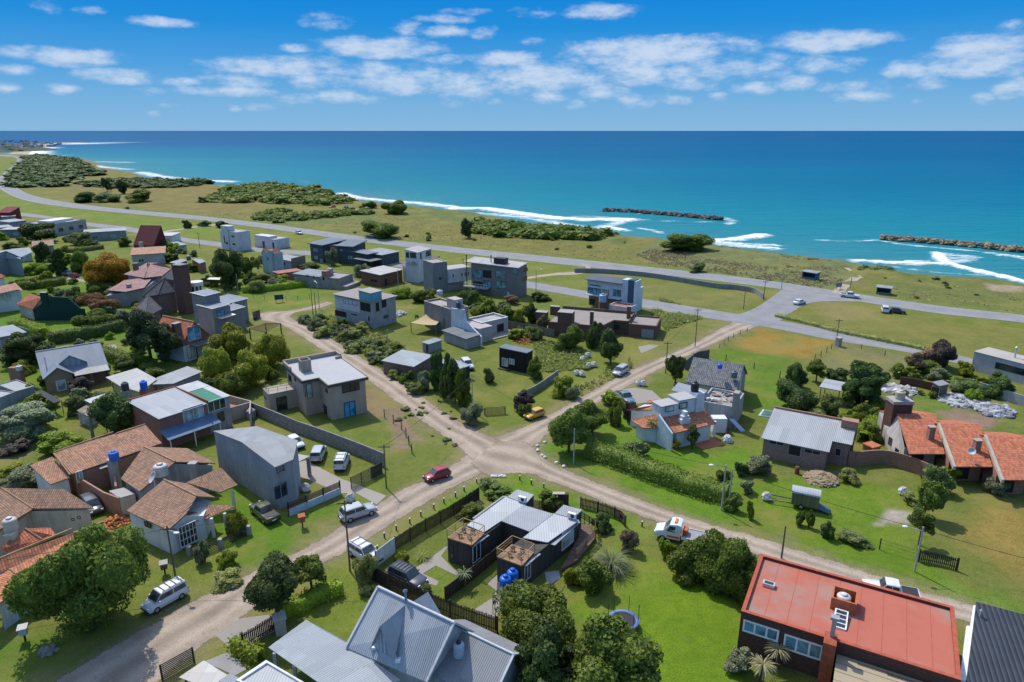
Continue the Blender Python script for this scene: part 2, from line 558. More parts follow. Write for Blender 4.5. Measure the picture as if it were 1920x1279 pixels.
   for q in p:
    data[k,0]=q[0]*U[0]+q[1]*U[1]+q[2]*U[2]
    data[k,1]=q[0]*V[0]+q[1]*V[1]+q[2]*V[2]
    k+=1
  uv.data.foreach_set('uv',data.ravel())
  me.update()
  o=bpy.data.objects.new(name,me)
  col.objects.link(o)
  if parent is not None:
   o.parent=parent
  if loc is not None:
   o.location=loc
  if rot is not None:
   o.rotation_euler=(0,0,rot)
  return o
def _ico():
 t=(1+5**.5)/2
 v=[(-1,t,0),(1,t,0),(-1,-t,0),(1,-t,0),(0,-1,t),(0,1,t),(0,-1,-t),(0,1,-t),(t,0,-1),(t,0,1),(-t,0,-1),(-t,0,1)]
 v=[Vector(p).normalized()for p in v]
 f=[(0,11,5),(0,5,1),(0,1,7),(0,7,10),(0,10,11),(1,5,9),(5,11,4),(11,10,2),(10,7,6),(7,1,8),(3,9,4),(3,4,2),(3,2,6),(3,6,8),(3,8,9),(4,9,5),(2,4,11),(6,2,10),(8,6,7),(9,8,1)]
 out=[(v,f)]
 for _ in range(3):
  v2,f2,mid=list(v),[],{}
  def m(a,b):
   k=(min(a,b),max(a,b))
   if k not in mid:
    mid[k]=len(v2)
    v2.append(((v2[a]+v2[b])/2).normalized())
   return mid[k]
  for(a,b,c)in f:
   x,y,z=m(a,b),m(b,c),m(c,a)
   f2+=[(a,x,z),(b,y,x),(c,z,y),(x,y,z)]
  v,f=v2,f2
  out.append((v,f))
 return out
ICO=_ico()
def tag(o,label=None,cat=None,group=None,kind=None):
 if label:
  o['label']=label
 if cat:
  o['category']=cat
 if group:
  o['group']=group
 if kind:
  o['kind']=kind
 return o
def thing(name,label,cat,loc=(0,0,0),rot=0.0,group=None):
 o=bpy.data.objects.new(name,None)
 o.empty_display_size=.3
 col.objects.link(o)
 o.location=loc
 o.rotation_euler=(0,0,rot)
 return tag(o,label,cat,group)
def copy_tree(o,parent=None):
 c=o.copy()
 col.objects.link(c)
 if parent is not None:
  c.parent=parent
 for ch in list(o.children):
  copy_tree(ch,c)
 return c
class Frame:
 """local house frame: origin at the first corner, x towards the second, y away to its left"""
 def __init__(self,p0,p1,p2,z=0.0):
  a,b,c=P(*p0,z),P(*p1,z),P(*p2,z)
  d=b-a
  self.L=d.length
  self.rot=math.atan2(d.y,d.x)
  n=Vector((-math.sin(self.rot),math.cos(self.rot),0))
  self.W=(c-a).dot(n)
  self.o=Vector((a.x,a.y,0))
  self.ux=Vector((math.cos(self.rot),math.sin(self.rot),0))
  self.uy=n
 def loc(self,u,v,z=0.0):
  """photo pixel at height z -> local x, y"""
  d=P(u,v,z)-self.o
  return d.dot(self.ux),d.dot(self.uy)
 def w(self,x,y,z=0.0):
  p=self.o+self.ux*x+self.uy*y
  return Vector((p.x,p.y,z))
def shoelace(poly):
 return sum(a[0]*b[1]-b[0]*a[1]for a,b in zip(poly,poly[1:]+poly[:1]))/2
WALLDIR={'f':((1,0,0),(0,-1,0)),'b':((-1,0,0),(0,1,0)),'r':((0,1,0),(1,0,0)),'l':((0,-1,0),(-1,0,0))}
def window(root,p,side,w,h,frame=None,pane=None,nx=2,nz=1,fw=.07,name='window',depth=.06):
 """p: lower left corner on the wall plane (local), seen from outside"""
 U,n=(Vector(x)for x in WALLDIR[side])if isinstance(side,str)else(Vector((math.cos(side),math.sin(side),0)),Vector((math.sin(side),-math.cos(side),0)))
 p=Vector(p)
 Z=Vector((0,0,1))
 mb=MB()
 def bx(u0,u1,z0,z1,d0,d1):
  c=[p+U*a+Z*b+n*d for d in(d0,d1)for(a,b)in((u0,z0),(u1,z0),(u1,z1),(u0,z1))]
  for f in[(3,2,1,0),(4,5,6,7),(0,1,5,4),(1,2,6,5),(2,3,7,6),(3,0,4,7)]:
   mb.face([c[i]for i in f])
 bx(0,w,0,fw,-.02,depth)
 bx(0,w,h-fw,h,-.02,depth)
 bx(0,fw,fw,h-fw,-.02,depth-.003)
 bx(w-fw,w,fw,h-fw,-.02,depth-.003)
 for i in range(1,nx):
  x=w*i/nx
  bx(x-fw/2,x+fw/2,fw,h-fw,-.02,depth-.006)
 for i in range(1,nz):
  z=h*i/nz
  bx(fw,w-fw,z-fw/2,z+fw/2,-.02,depth-.012)
 o=mb.build(name,frame or M_DARKFRAME,root)
 g=MB()
 c=[p+U*a+Z*b+n*.015 for(a,b)in((fw*.5,fw*.5),(w-fw*.5,fw*.5),(w-fw*.5,h-fw*.5),(fw*.5,h-fw*.5))]
 g.face(c)
 g.build('pane',pane or M_GLASS,o)
 return o
def opening(root,p,side,w,h,mat=None,name='window'):
 """an unglazed opening in a wall, its dark inside painted as a black sheet"""
 return window(root,p,side,w,h,M_CONC,mat or M_BLACK,1,1,.05,name,.03)
def gable_roof(root,x0,y0,x1,y1,ze,zr,mat,axis='x',ov=.35,t=.14,name='roof',cap=None,ridge=None):
 """two slopes; axis is the direction of the ridge"""
 mb=MB()
 if axis=='x':
  ym=(y0+y1)/2 if ridge is None else ridge
  s0=(zr-ze)/(ym-y0)
  s1=(zr-ze)/(y1-ym)
  X0,X1=x0-ov,x1+ov
  mb.slab([(X0,y0-ov,ze-s0*ov),(X1,y0-ov,ze-s0*ov),(X1,ym,zr),(X0,ym,zr)],t)
  mb.slab([(X1,y1+ov,ze-s1*ov),(X0,y1+ov,ze-s1*ov),(X0,ym,zr),(X1,ym,zr)],t)
  a,b=(X0,ym,zr+.02),(X1,ym,zr+.02)
 else:
  xm=(x0+x1)/2 if ridge is None else ridge
  s0=(zr-ze)/(xm-x0)
  s1=(zr-ze)/(x1-xm)
  Y0,Y1=y0-ov,y1+ov
  mb.slab([(x0-ov,Y0,ze-s0*ov),(xm,Y0,zr),(xm,Y1,zr),(x0-ov,Y1,ze-s0*ov)],t)
  mb.slab([(xm,Y0,zr),(x1+ov,Y0,ze-s1*ov),(x1+ov,Y1,ze-s1*ov),(xm,Y1,zr)],t)
  a,b=(xm,Y0,zr+.02),(xm,Y1,zr+.02)
 o=mb.build(name,mat,root)
 if cap is not None:
  MB().tube(a,b,.13,n=6).build('ridge_cap',cap,o)
 return o
def gable_wall(root,x0,y0,x1,y1,ze,zr,mat,axis='x',z0=-.3,t=.1,name='wall',ridge=None):
 """body with gable ends (top stays under the roof sheet)"""
 mb=MB()
 ze,zr=ze-t-.01,zr-t-.01
 if axis=='x':
  ym=(y0+y1)/2 if ridge is None else ridge
  mb.face([(x0,y0,z0),(x1,y0,z0),(x1,y0,ze),(x0,y0,ze)])
  mb.face([(x1,y1,z0),(x0,y1,z0),(x0,y1,ze),(x1,y1,ze)])
  mb.face([(x1,y0,z0),(x1,y1,z0),(x1,y1,ze),(x1,ym,zr),(x1,y0,ze)])
  mb.face([(x0,y1,z0),(x0,y0,z0),(x0,y0,ze),(x0,ym,zr),(x0,y1,ze)])
  mb.face([(x0,y0,ze),(x1,y0,ze),(x1,ym,zr),(x0,ym,zr)])
  mb.face([(x1,y1,ze),(x0,y1,ze),(x0,ym,zr),(x1,ym,zr)])
 else:
  xm=(x0+x1)/2 if ridge is None else ridge
  mb.face([(x0,y1,z0),(x0,y0,z0),(x0,y0,ze),(x0,y1,ze)])
  mb.face([(x1,y0,z0),(x1,y1,z0),(x1,y1,ze),(x1,y0,ze)])
  mb.face([(x0,y0,z0),(x1,y0,z0),(x1,y0,ze),(xm,y0,zr),(x0,y0,ze)])
  mb.face([(x1,y1,z0),(x0,y1,z0),(x0,y1,ze),(xm,y1,zr),(x1,y1,ze)])
  mb.face([(x0,y0,ze),(xm,y0,zr),(xm,y1,zr),(x0,y1,ze)])
  mb.face([(xm,y0,zr),(x1,y0,ze),(x1,y1,ze),(xm,y1,zr)])
 return mb.build(name,mat,root)
def hip_roof(root,x0,y0,x1,y1,ze,zr,mat,ov=.4,t=.12,name='roof',cap=None):
 mb=MB()
 k=(zr-ze)/(min(x1-x0,y1-y0)/2)
 x0,y0,x1,y1=x0-ov,y0-ov,x1+ov,y1+ov
 ze-=k*ov
 if x1-x0>=y1-y0:
  h=(y1-y0)/2
  A,B=(x0+h,y0+h,zr),(x1-h,y0+h,zr)
  q=[[(x0,y0,ze),(x1,y0,ze),B,A],[(x1,y1,ze),(x0,y1,ze),A,B],[(x0,y1,ze),(x0,y0,ze),A],[(x1,y0,ze),(x1,y1,ze),B]]
 else:
  h=(x1-x0)/2
  A,B=(x0+h,y0+h,zr),(x0+h,y1-h,zr)
  q=[[(x1,y0,ze),(x1,y1,ze),B,A],[(x0,y1,ze),(x0,y0,ze),A,B],[(x0,y0,ze),(x1,y0,ze),A],[(x1,y1,ze),(x0,y1,ze),B]]
 for p in q:
  mb.face(p)
 mb.face([(x0,y1,ze-.02),(x1,y1,ze-.02),(x1,y0,ze-.02),(x0,y0,ze-.02)])
 o=mb.build(name,mat,root)
 if cap is not None:
  c=MB()
  c.tube(A,B,.12,n=6)
  for s,e in(((x0,y0,ze),A),((x1,y1,ze),B),((x0,y1,ze),A if x1-x0>=y1-y0 else B),((x1,y0,ze),B if x1-x0>=y1-y0 else A)):
   c.tube(s,e,.11,n=6)
  c.build('ridge_cap',cap,o)
 return o
def flat_house(root,x0,y0,x1,y1,h,wall,roofm,parapet=.35,pt=.18,name='wall',capm=None,z0=-.3):
 """box with a parapet round a flat roof"""
 mb=MB()
 for(a,b,n)in(((x0,y0),(x1,y0),0),((x1,y0),(x1,y1),1),((x1,y1),(x0,y1),2),((x0,y1),(x0,y0),3)):
  mb.face([(a[0],a[1],z0),(b[0],b[1],z0),(b[0],b[1],h),(a[0],a[1],h)])
 i=[(x0+pt,y0+pt),(x1-pt,y0+pt),(x1-pt,y1-pt),(x0+pt,y1-pt)]
 o=[(x0,y0),(x1,y0),(x1,y1),(x0,y1)]
 for k in range(4):
  j=(k+1)%4
  mb.face([(*o[k],h),(*o[j],h),(*i[j],h),(*i[k],h)])
  mb.face([(*i[k],h),(*i[j],h),(*i[j],h-parapet),(*i[k],h-parapet)])
 w=mb.build(name,wall,root)
 r=MB()
 r.face([(*p,h-parapet+.004)for p in i])
 r.build('roof',roofm,root)
 if capm is not None:
  c=MB()
  e=.03
  for(a0,b0,a1,b1)in((x0-e,y0-e,x1+e,y0+pt+e),(x0-e,y1-pt-e,x1+e,y1+e),(x0-e,y0+pt+e,x0+pt+e,y1-pt-e),(x1-pt-e,y0+pt+e,x1+e,y1-pt-e)):
   c.box(a0,b0,h+.003,a1,b1,h+.06)
  c.build('coping',capm,root)
 return w
def slab_roof(root,pts,mat,t=.15,name='roof',trim=None):
 mb=MB()
 mb.slab(pts,t)
 return mb.build(name,mat,root)
def box_part(root,name,b,mat):
 return MB().box(*b).build(name,mat,root)
def chimney(root,x,y,w,d,z0,z1,mat,cap=True,name='chimney'):
 mb=MB()
 mb.box(x-w/2,y-d/2,z0,x+w/2,y+d/2,z1)
 o=mb.build(name,mat,root)
 if cap:
  MB().box(x-w/2-.08,y-d/2-.08,z1+.003,x+w/2+.08,y+d/2+.08,z1+.12).build('chimney_cap',M_CONC,o)
 return o
def flue(root,x,y,z0,z1,r=.1,mat=None):
 mb=MB()
 mb.tube((x,y,z0),(x,y,z1),r,n=10)
 mb.lathe([(r*2.0,z1),(r*1.9,z1+.08),(.01,z1+.25)],(x,y,0),10)
 return mb.build('flue_pipe',mat or M_ALU,root)
def water_tank(label,p,r=.5,h=1.2,c=(.02,.09,.45),lidc=None,group=None):
 """ribbed plastic roof tank with a domed shoulder and a lid"""
 t=thing('water_tank',label,'water tank',p,random.uniform(0,3),group)
 prof=[(0,0),(r,0)]
 n=5
 for i in range(n):
  z=h*.78*(i+.5)/n
  prof+=[(r,z-.06),(r*.965,z),(r,z+.06)]
 prof+=[(r,h*.8),(r*.86,h*.9),(r*.5,h*.96),(r*.42,h*.96)]
 MB().lathe(prof,n=20).build('barrel',m_plain(c,.4,.4),t)
 MB().lathe([(r*.46,h*.95),(r*.46,h*1.05),(r*.3,h*1.09),(0,h*1.1)],n=14).build('lid',m_plain(lidc or scale_c(c,.8),.5),t)
 return t
# ------------------------------------------------------------ setting: terrain, roads, sea
SEA_Z=-9.0
def px(poly,z=0.0):
 return np.array([P2(u,v,z)for u,v in poly])
def resample(pts,step):
 """Catmull-Rom through pts, resampled at about step metres"""
 p=np.asarray(pts,float)
 q=np.vstack([2*p[0]-p[1],p,2*p[-1]-p[-2]])
 out=[]
 for i in range(1,len(q)-2):
  n=12
  t=np.linspace(0,1,n,endpoint=False)[:,None]
  a,b,c,d=q[i-1],q[i],q[i+1],q[i+2]
  out.append(.5*(2*b+(c-a)*t+(2*a-5*b+4*c-d)*t**2+(-a+3*b-3*c+d)*t**3))
 out.append(p[-1][None])
 o=np.vstack(out)
 s=np.r_[0,np.cumsum(np.hypot(*np.diff(o,axis=0).T))]
 n=max(2,int(s[-1]/step)+1)
 t=np.linspace(0,s[-1],n)
 return np.c_[np.interp(t,s,o[:,0]),np.interp(t,s,o[:,1])]
def dist_poly(x,y,line,closed=False):
 d=np.full(x.shape,1e9)
 k=len(line)
 for i in range(k if closed else k-1):
  a,b=line[i],line[(i+1)%k]
  ab=b-a
  t=np.clip(((x-a[0])*ab[0]+(y-a[1])*ab[1])/max(1e-9,ab@ab),0,1)
  d=np.minimum(d,np.hypot(x-a[0]-t*ab[0],y-a[1]-t*ab[1]))
 return d
def inside(x,y,poly):
 r=np.zeros(x.shape,bool)
 k=len(poly)
 for i in range(k):
  a,b=poly[i],poly[(i+1)%k]
  if a[1]==b[1]:
   continue
  c=(a[1]>y)!=(b[1]>y)
  r^=c&(x<(b[0]-a[0])*(y-a[1])/(b[1]-a[1])+a[0])
 return r
_perm=rng.random((256,256))
def vnoise(x,y,s):
 x,y=x/s,y/s
 xi,yi=np.floor(x).astype(int),np.floor(y).astype(int)
 fx,fy=x-xi,y-yi
 fx,fy=fx*fx*(3-2*fx),fy*fy*(3-2*fy)
 g=lambda a,b:_perm[a&255,b&255]
 return(g(xi,yi)*(1-fx)+g(xi+1,yi)*fx)*(1-fy)+(g(xi,yi+1)*(1-fx)+g(xi+1,yi+1)*fx)*fy
def fbm(x,y,s,o=4):
 r,a,t=0,.5,0
 for i in range(o):
  r=r+a*vnoise(x+37.3*i,y-11.7*i,s/2**i)
  t+=a
  a*=.55
 return r/t
COAST=px([(-260,300),(-80,287),(40,288),(95,292),(150,297),(162,310),(230,320),(256,326),(266,335),(330,341),(440,348),(560,350),(605,353),(640,366),(665,374),(700,377),(750,383),(800,389),(880,396),(930,406),(1000,420),(1080,429),(1130,432),(1160,438),(1250,449),(1340,458),(1400,466),(1461,474),(1551,484),(1600,489),(1642,499),(1672,502),(1748,514),(1853,519),(1920,531),(2060,552),(2500,600)])
COAST=resample(COAST,9.0)
LAND=np.vstack([COAST,[[900,COAST[-1][1]],[900,-200],[-4000,-200],[-4000,COAST[0][1]]]])
def shore_dist(x,y):
 """+ on land, - at sea"""
 d=dist_poly(x,y,COAST)
 return np.where(inside(x,y,LAND),d,-d)
def height_np(x,y):
 sd=shore_dist(x,y)
 far=np.clip(np.hypot(x,y)/400,.7,3)
 n=fbm(x,y,9,3)-.5
 edge=sd+(fbm(x,y,14,3)-.5)*7*far
 drop=np.clip((2-edge)/(9*far),0,1)
 drop=drop*drop*(3-2*drop)
 z=(SEA_Z-3.5)*drop
 dune=np.exp(-((sd-14)/14.0)**2)*np.clip(sd/5,0,1)
 z=z+dune*(n*3.0+.5)
 return z,sd
def grid_lines(segs):
 out=[segs[0][0]]
 for a,b,st in segs:
  n=max(1,int(round((b-a)/st)))
  out+=list(np.linspace(a,b,n+1)[1:])
 return np.array(out)
def grid_mesh(name,xs,ys,zfun,mat,keep=None):
 X,Y=np.meshgrid(xs,ys)
 x,y=X.ravel(),Y.ravel()
 z,extra=zfun(x,y)
 nx,ny=len(xs),len(ys)
 idx=np.arange(nx*ny).reshape(ny,nx)
 q=np.stack([idx[:-1,:-1],idx[:-1,1:],idx[1:,1:],idx[1:,:-1]],-1).reshape(-1,4)
 if keep is not None:
  k=keep(x,y,extra)
  q=q[k[q].any(1)]
  used=np.unique(q)
  remap=np.zeros(nx*ny,int)
  remap[used]=np.arange(len(used))
  q=remap[q]
  x,y,z=x[used],y[used],z[used]
  extra={kk:vv[used]for kk,vv in extra.items()}if isinstance(extra,dict)else extra
 me=bpy.data.meshes.new(name)
 me.vertices.add(len(x))
 me.vertices.foreach_set('co',np.c_[x,y,z].astype(np.float32).ravel())
 me.loops.add(q.size)
 me.loops.foreach_set('vertex_index',q.ravel().astype(np.int32))
 me.polygons.add(len(q))
 me.polygons.foreach_set('loop_start',(np.arange(len(q))*4).astype(np.int32))
 me.polygons.foreach_set('use_smooth',np.ones(len(q),bool))
 me.update(calc_edges=True)
 me.materials.append(mat)
 o=bpy.data.objects.new(name,me)
 col.objects.link(o)
 return o,x,y,z,extra
def fattr(me,name,arr):
 a=me.attributes.new(name,'FLOAT','POINT')
 a.data.foreach_set('value',arr.astype(np.float32))
def cattr(me,name,arr):
 a=me.attributes.new(name,'FLOAT_COLOR','POINT')
 a.data.foreach_set('color',np.c_[arr,np.ones(len(arr))].astype(np.float32).ravel())
# ---- what grows where: colours of the ground cover itself
G_LAWN=(.125,.225,.018)
G_MED=(.150,.182,.034)
G_MEAD=(.170,.190,.034)
G_DRY=(.180,.172,.045)
G_DUNE=(.165,.185,.068)
G_WEED=(.125,.155,.045)
G_PALE=(.215,.205,.060)
G_SOIL=(.27,.19,.125)
G_SAND=(.42,.34,.25)
G_BROWN=(.32,.205,.042)
PAINT=[([(-300,300),(0,355),(60,378),(240,402),(480,428),(700,456),(1080,498),(1340,523),(1580,558),(1920,606),(2200,650),(2200,560),(1920,520),(1600,480),(1340,450),(1130,425),(880,390),(640,360),(440,340),(160,300),(100,285),(-300,285)],G_DRY,4,6),([(1180,478),(1250,452),(1330,452),(1480,470),(1560,480),(1640,495),(1590,545),(1480,535),(1350,515),(1240,498)],G_DUNE,4,6),([(780,385),(1000,415),(1140,432),(1200,445),(1170,462),(900,432),(760,405)],(.14,.17,.05),4,8),([(1650,505),(1760,512),(1920,530),(2100,560),(2100,640),(1920,600),(1750,575),(1620,552)],(.155,.172,.045),4,6),([(380,415),(700,395),(700,412),(520,425)],(.14,.18,.05),4,8),([(130,350),(480,345),(560,380),(380,400),(160,372)],(.20,.165,.05),5,10),([(0,293),(35,296),(35,305),(0,332)],(.13,.20,.03),5,8),([(-300,330),(0,352),(60,382),(240,406),(480,431),(480,452),(330,440),(70,398),(-300,380)],(.15,.215,.03),4,8),([(340,440),(480,436),(700,460),(1060,497),(1020,520),(870,505),(600,472)],(.175,.20,.034),3,6),([(1010,525),(1090,500),(1340,535),(1460,545),(1400,588),(1230,565)],(.155,.19,.035),3,6),([(1110,515),(1340,545),(1430,555),(1400,580),(1250,565)],(.18,.185,.05),3,8),([(1470,600),(1540,562),(1640,580),(1920,622),(2100,660),(2100,780),(1920,690),(1700,650)],(.19,.19,.045),3,6),([(1520,560),(1640,572),(1660,600),(1560,600)],(.24,.21,.075),4,8),([(-400,400),(0,400),(330,450),(560,482),(880,525),(1230,585),(1380,605),(1700,665),(2000,720),(2600,1400),(900,1600),(-900,1500)],G_MED,3,4),([(500,465),(1000,540),(960,560),(480,480)],(.15,.19,.035),2,4),([(-100,470),(200,480),(330,540),(330,700),(0,700)],(.115,.205,.02),2,3),([(440,545),(600,535),(630,565),(540,590),(500,580)],(.14,.20,.028),2,3),([(550,600),(560,590),(640,590),(770,650),(810,720),(770,725),(690,665)],G_WEED,1.5,3),([(640,615),(780,640),(830,650),(800,690),(740,690),(690,650)],(.162,.182,.042),1.5,2),([(700,690),(760,735),(880,800),(960,815),(1010,785),(1100,735),(1190,680),(1000,640),(960,740),(850,770)],(.165,.20,.034),1.5,2),([(690,690),(760,745),(880,818),(890,800),(770,725),(700,675)],G_PALE,1.2,1.5),([(1000,800),(1110,738),(1200,690),(1190,670),(1090,725),(1010,770)],G_PALE,1.2,2),([(1200,690),(1380,598),(1340,590),(1240,620),(1170,670)],(.19,.195,.05),1.5,2),([(1380,650),(1430,612),(1562,640),(1570,650),(1540,684),(1380,662)],(.17,.18,.042),1.2,2),([(1392,640),(1430,617),(1560,642),(1552,652),(1525,672),(1400,655)],G_BROWN,2.0,2.5),([(1468,633),(1490,634),(1490,644),(1462,642)],(.15,.2,.035),2,2),([(1575,642),(1720,672),(1700,720),(1535,690)],(.20,.19,.075),1.5,2),([(1330,690),(1345,655),(1480,670),(1470,725),(1400,720)],(.125,.20,.022),1.2,2),([(1400,725),(1470,722),(1520,770),(1400,755)],G_LAWN,1,1),([(1130,780),(1200,780),(1330,850),(1440,825),(1420,890),(1390,930),(1100,850),(1110,810)],G_LAWN,1.5,2),([(985,830),(1020,862),(1300,978),(1830,1145),(2000,1190),(2000,1130),(1700,1050),(1400,950),(1100,850),(1020,815)],G_LAWN,1.5,2),([(1390,905),(1440,862),(1700,925),(1740,1095),(1400,990)],(.135,.215,.018),1.5,2),([(1400,880),(1500,870),(1560,885),(1480,900)],(.16,.18,.045),1.5,2),([(1735,985),(1800,935),(2050,930),(2050,1160),(1920,1125),(1790,1085)],(.165,.185,.040),2.0,3),([(1790,1000),(1850,950),(2050,960),(2050,1130),(1900,1100)],(.275,.205,.05),3.0,4),([(1640,985),(1665,958),(1700,955),(1718,962),(1712,977),(1680,982)],(.42,.36,.29),.5,.7),([(1718,768),(1700,690),(1800,700),(1830,760),(1790,800)],(.135,.195,.03),1,2),([(1755,775),(1790,760),(1880,790),(1860,810),(1800,800)],G_SOIL,.8,1.5),([(1500,880),(1530,870),(1570,895),(1530,905)],(.22,.17,.10),1,1.5),([(690,725),(730,760),(800,800),(880,850),(860,880),(740,900),(700,840),(640,800)],(.165,.195,.04),1.2,2),([(672,725),(700,730),(760,775),(790,830),(750,815),(700,780)],G_SOIL,1.0,2.5),([(720,820),(760,815),(770,840),(730,850)],(.25,.2,.12),.8,1.5),([(540,790),(700,790),(740,830),(720,860),(620,810)],(.15,.195,.035),1,1.5),([(410,890),(470,930),(540,960),(640,945),(730,895),(640,985),(540,1040),(440,1080),(400,1090),(360,1010)],(.115,.21,.018),1,1.2),([(550,985),(640,950),(660,955),(560,1030)],(.17,.2,.04),1,1.5),([(200,985),(260,1000),(350,1050),(440,1080),(340,1130),(230,1100)],(.165,.2,.035),1,1.2),([(0,1190),(120,1190),(200,1210),(90,1290),(-100,1300)],(.12,.19,.022),1,1.2),([(330,1215),(430,1165),(440,1215),(380,1245)],(.135,.2,.025),1,1.2),([(545,1085),(640,1045),(700,1080),(700,1110),(650,1210),(560,1160)],(.165,.215,.030),1,1.5),([(650,1035),(800,958),(870,908),(930,890),(990,893),(1100,940),(1250,1000),(1190,1010),(980,925),(900,930),(740,1025)],G_LAWN,.8,.8),([(1060,1110),(1120,1060),(1180,1010),(1270,1060),(1420,1110),(1400,1300),(1180,1300)],(.145,.235,.014),1.2,2),([(1100,1060),(1200,1040),(1230,1100),(1120,1140)],(.175,.225,.030),2,2),([(765,1100),(820,1055),(880,1080),(830,1130)],(.15,.2,.03),.5,.5),([(0,690),(100,680),(120,800),(0,830)],(.13,.205,.02),1,2),([(0,830),(40,800),(60,850),(0,870)],(.22,.19,.1),1,2),]
ROADSIDE=[]
def terrain_z(x,y):
 z,sd=height_np(x,y)
 return z,{'sd':sd}
gm,nt,b=mat_base('grass_ground',0.95,0.12)
at=N(nt,'ShaderNodeAttribute',_attribute_name='cover')
pos=geo_pos(nt)
n1=noise(nt,pos,.16,6,.62)
n2=noise(nt,pos,1.1,6,.65)
n3=noise(nt,pos,6.0,4,.65)
n4=noise(nt,vmath(nt,'MULTIPLY',pos,(.7,.7,.7)),.45,6,.7,(31,7,0))
c0=at.outputs['Color']
cc=mixc(nt,maprange(nt,n1,.3,.7),mixc(nt,1.0,c0,(.74,.80,.72),'MULTIPLY'),mixc(nt,1.0,c0,(1.20,1.10,1.22),'MULTIPLY'))
cc=mixc(nt,math_n(nt,'MULTIPLY',maprange(nt,n2,.46,.70),.68),cc,mixc(nt,1.0,c0,(.52,.62,.55),'MULTIPLY'))
cc=mixc(nt,math_n(nt,'MULTIPLY',maprange(nt,n4,.52,.70),.45),cc,mixc(nt,1.0,c0,(1.42,1.12,1.5),'MULTIPLY'))
cc=mixc(nt,math_n(nt,'MULTIPLY',maprange(nt,n3,.42,.66),.62),cc,mixc(nt,1.0,c0,(.45,.52,.5),'MULTIPLY'))
n5=noise(nt,pos,.075,7,.68,(5,50,0))
n6=noise(nt,pos,.55,6,.75,(70,9,0))
cc=mixc(nt,math_n(nt,'MULTIPLY',maprange(nt,n5,.49,.64),.68),cc,(.225,.195,.055))
cc=mixc(nt,math_n(nt,'MULTIPLY',maprange(nt,n6,.62,.72),.55),cc,(.26,.205,.12))
cc=mixc(nt,math_n(nt,'MULTIPLY',maprange(nt,n6,.40,.28),.5),cc,(.065,.115,.018))
nt.links.new(cc,b.inputs['Base Color'])
bump(nt,b,math_n(nt,'ADD',math_n(nt,'MULTIPLY',n2,.6),n3),.16,1.0)
xs=grid_lines([(-2600,-700,45),(-700,-300,6),(-300,-150,1.6),(-150,150,.7),(150,260,1.3),(260,480,6),(480,900,40)])
ys=grid_lines([(20,40,2),(40,150,.7),(150,260,1.1),(260,420,2.2),(420,1400,11),(1400,3200,60)])
ground,gx,gy,gz,ge=grid_mesh('ground',xs,ys,terrain_z,gm,keep=lambda x,y,e:e['sd']>-70)
tag(ground,kind='structure')
cov=np.tile(np.array(G_MEAD),(len(gx),1))
def paint(poly,c,soft,rag):
 x0,y0=poly.min(0)-soft-rag-1
 x1,y1=poly.max(0)+soft+rag+1
 s=np.where((gx>x0)&(gx<x1)&(gy>y0)&(gy<y1))[0]
 if not len(s):
  return
 x,y=gx[s],gy[s]
 d=dist_poly(x,y,poly,True)
 d=np.where(inside(x,y,poly),d,-d)
 sc=max(2.0,rag*2.2)
 d=d+(fbm(x,y,sc,4)-.5)*2*rag
 a=np.clip((d+soft)/(2*soft),0,1)[:,None]
 a=a*a*(3-2*a)
 cov[s]=cov[s]*(1-a)+np.array(c)*a
for poly,c,so_,rg in PAINT:
 paint(px(poly),c,so_,rg)
# ---- roads
def strip(name,left,right,z,mat,step=1.0,across=10,side=None,wobble=0.0,smooth=True):
 l,r=px(left),px(right)
 if smooth:
  l,r=resample(l,step*.5),resample(r,step*.5)
 n=max(3,int(np.hypot(*np.diff(l,axis=0).T).sum()/step))
 tl=np.linspace(0,1,n)
 def at_(p):
  s=np.r_[0,np.cumsum(np.hypot(*np.diff(p,axis=0).T))]
  return np.c_[np.interp(tl*s[-1],s,p[:,0]),np.interp(tl*s[-1],s,p[:,1])]
 l,r=at_(l),at_(r)
 t=np.linspace(0,1,across+1)
 pts=l[:,None]*(1-t)[None,:,None]+r[:,None]*t[None,:,None]
 w=np.hypot(*(l-r).T)
 edge=np.minimum(t,1-t)[None]*w[:,None]
 tt=np.tile(t,(n,1))
 s=np.r_[0,np.cumsum(np.hypot(*np.diff((l+r)/2,axis=0).T))]
 idx=np.arange(n*(across+1)).reshape(n,across+1)
 q=np.stack([idx[:-1,:-1],idx[:-1,1:],idx[1:,1:],idx[1:,:-1]],-1).reshape(-1,4)
 me=bpy.data.meshes.new(name)
 co=np.c_[pts.reshape(-1,2),np.full(n*(across+1),z)]
 a,b_,c_=co[q[0,0]],co[q[0,1]],co[q[0,2]]
 if np.cross((b_-a)[:2],(c_-a)[:2])<0:
  q=q[:,::-1]
 me.from_pydata(co.tolist(),[],q.tolist())
 fattr(me,'edge',edge.ravel())
 fattr(me,'across',tt.ravel())
 me.materials.append(mat)
 o=bpy.data.objects.new(name,me)
 col.objects.link(o)
 tag(o,kind='structure')
 mid=(l+r)/2
 ROADSIDE.append((np.vstack([l,r[::-1]]),name))
 return o,l,r
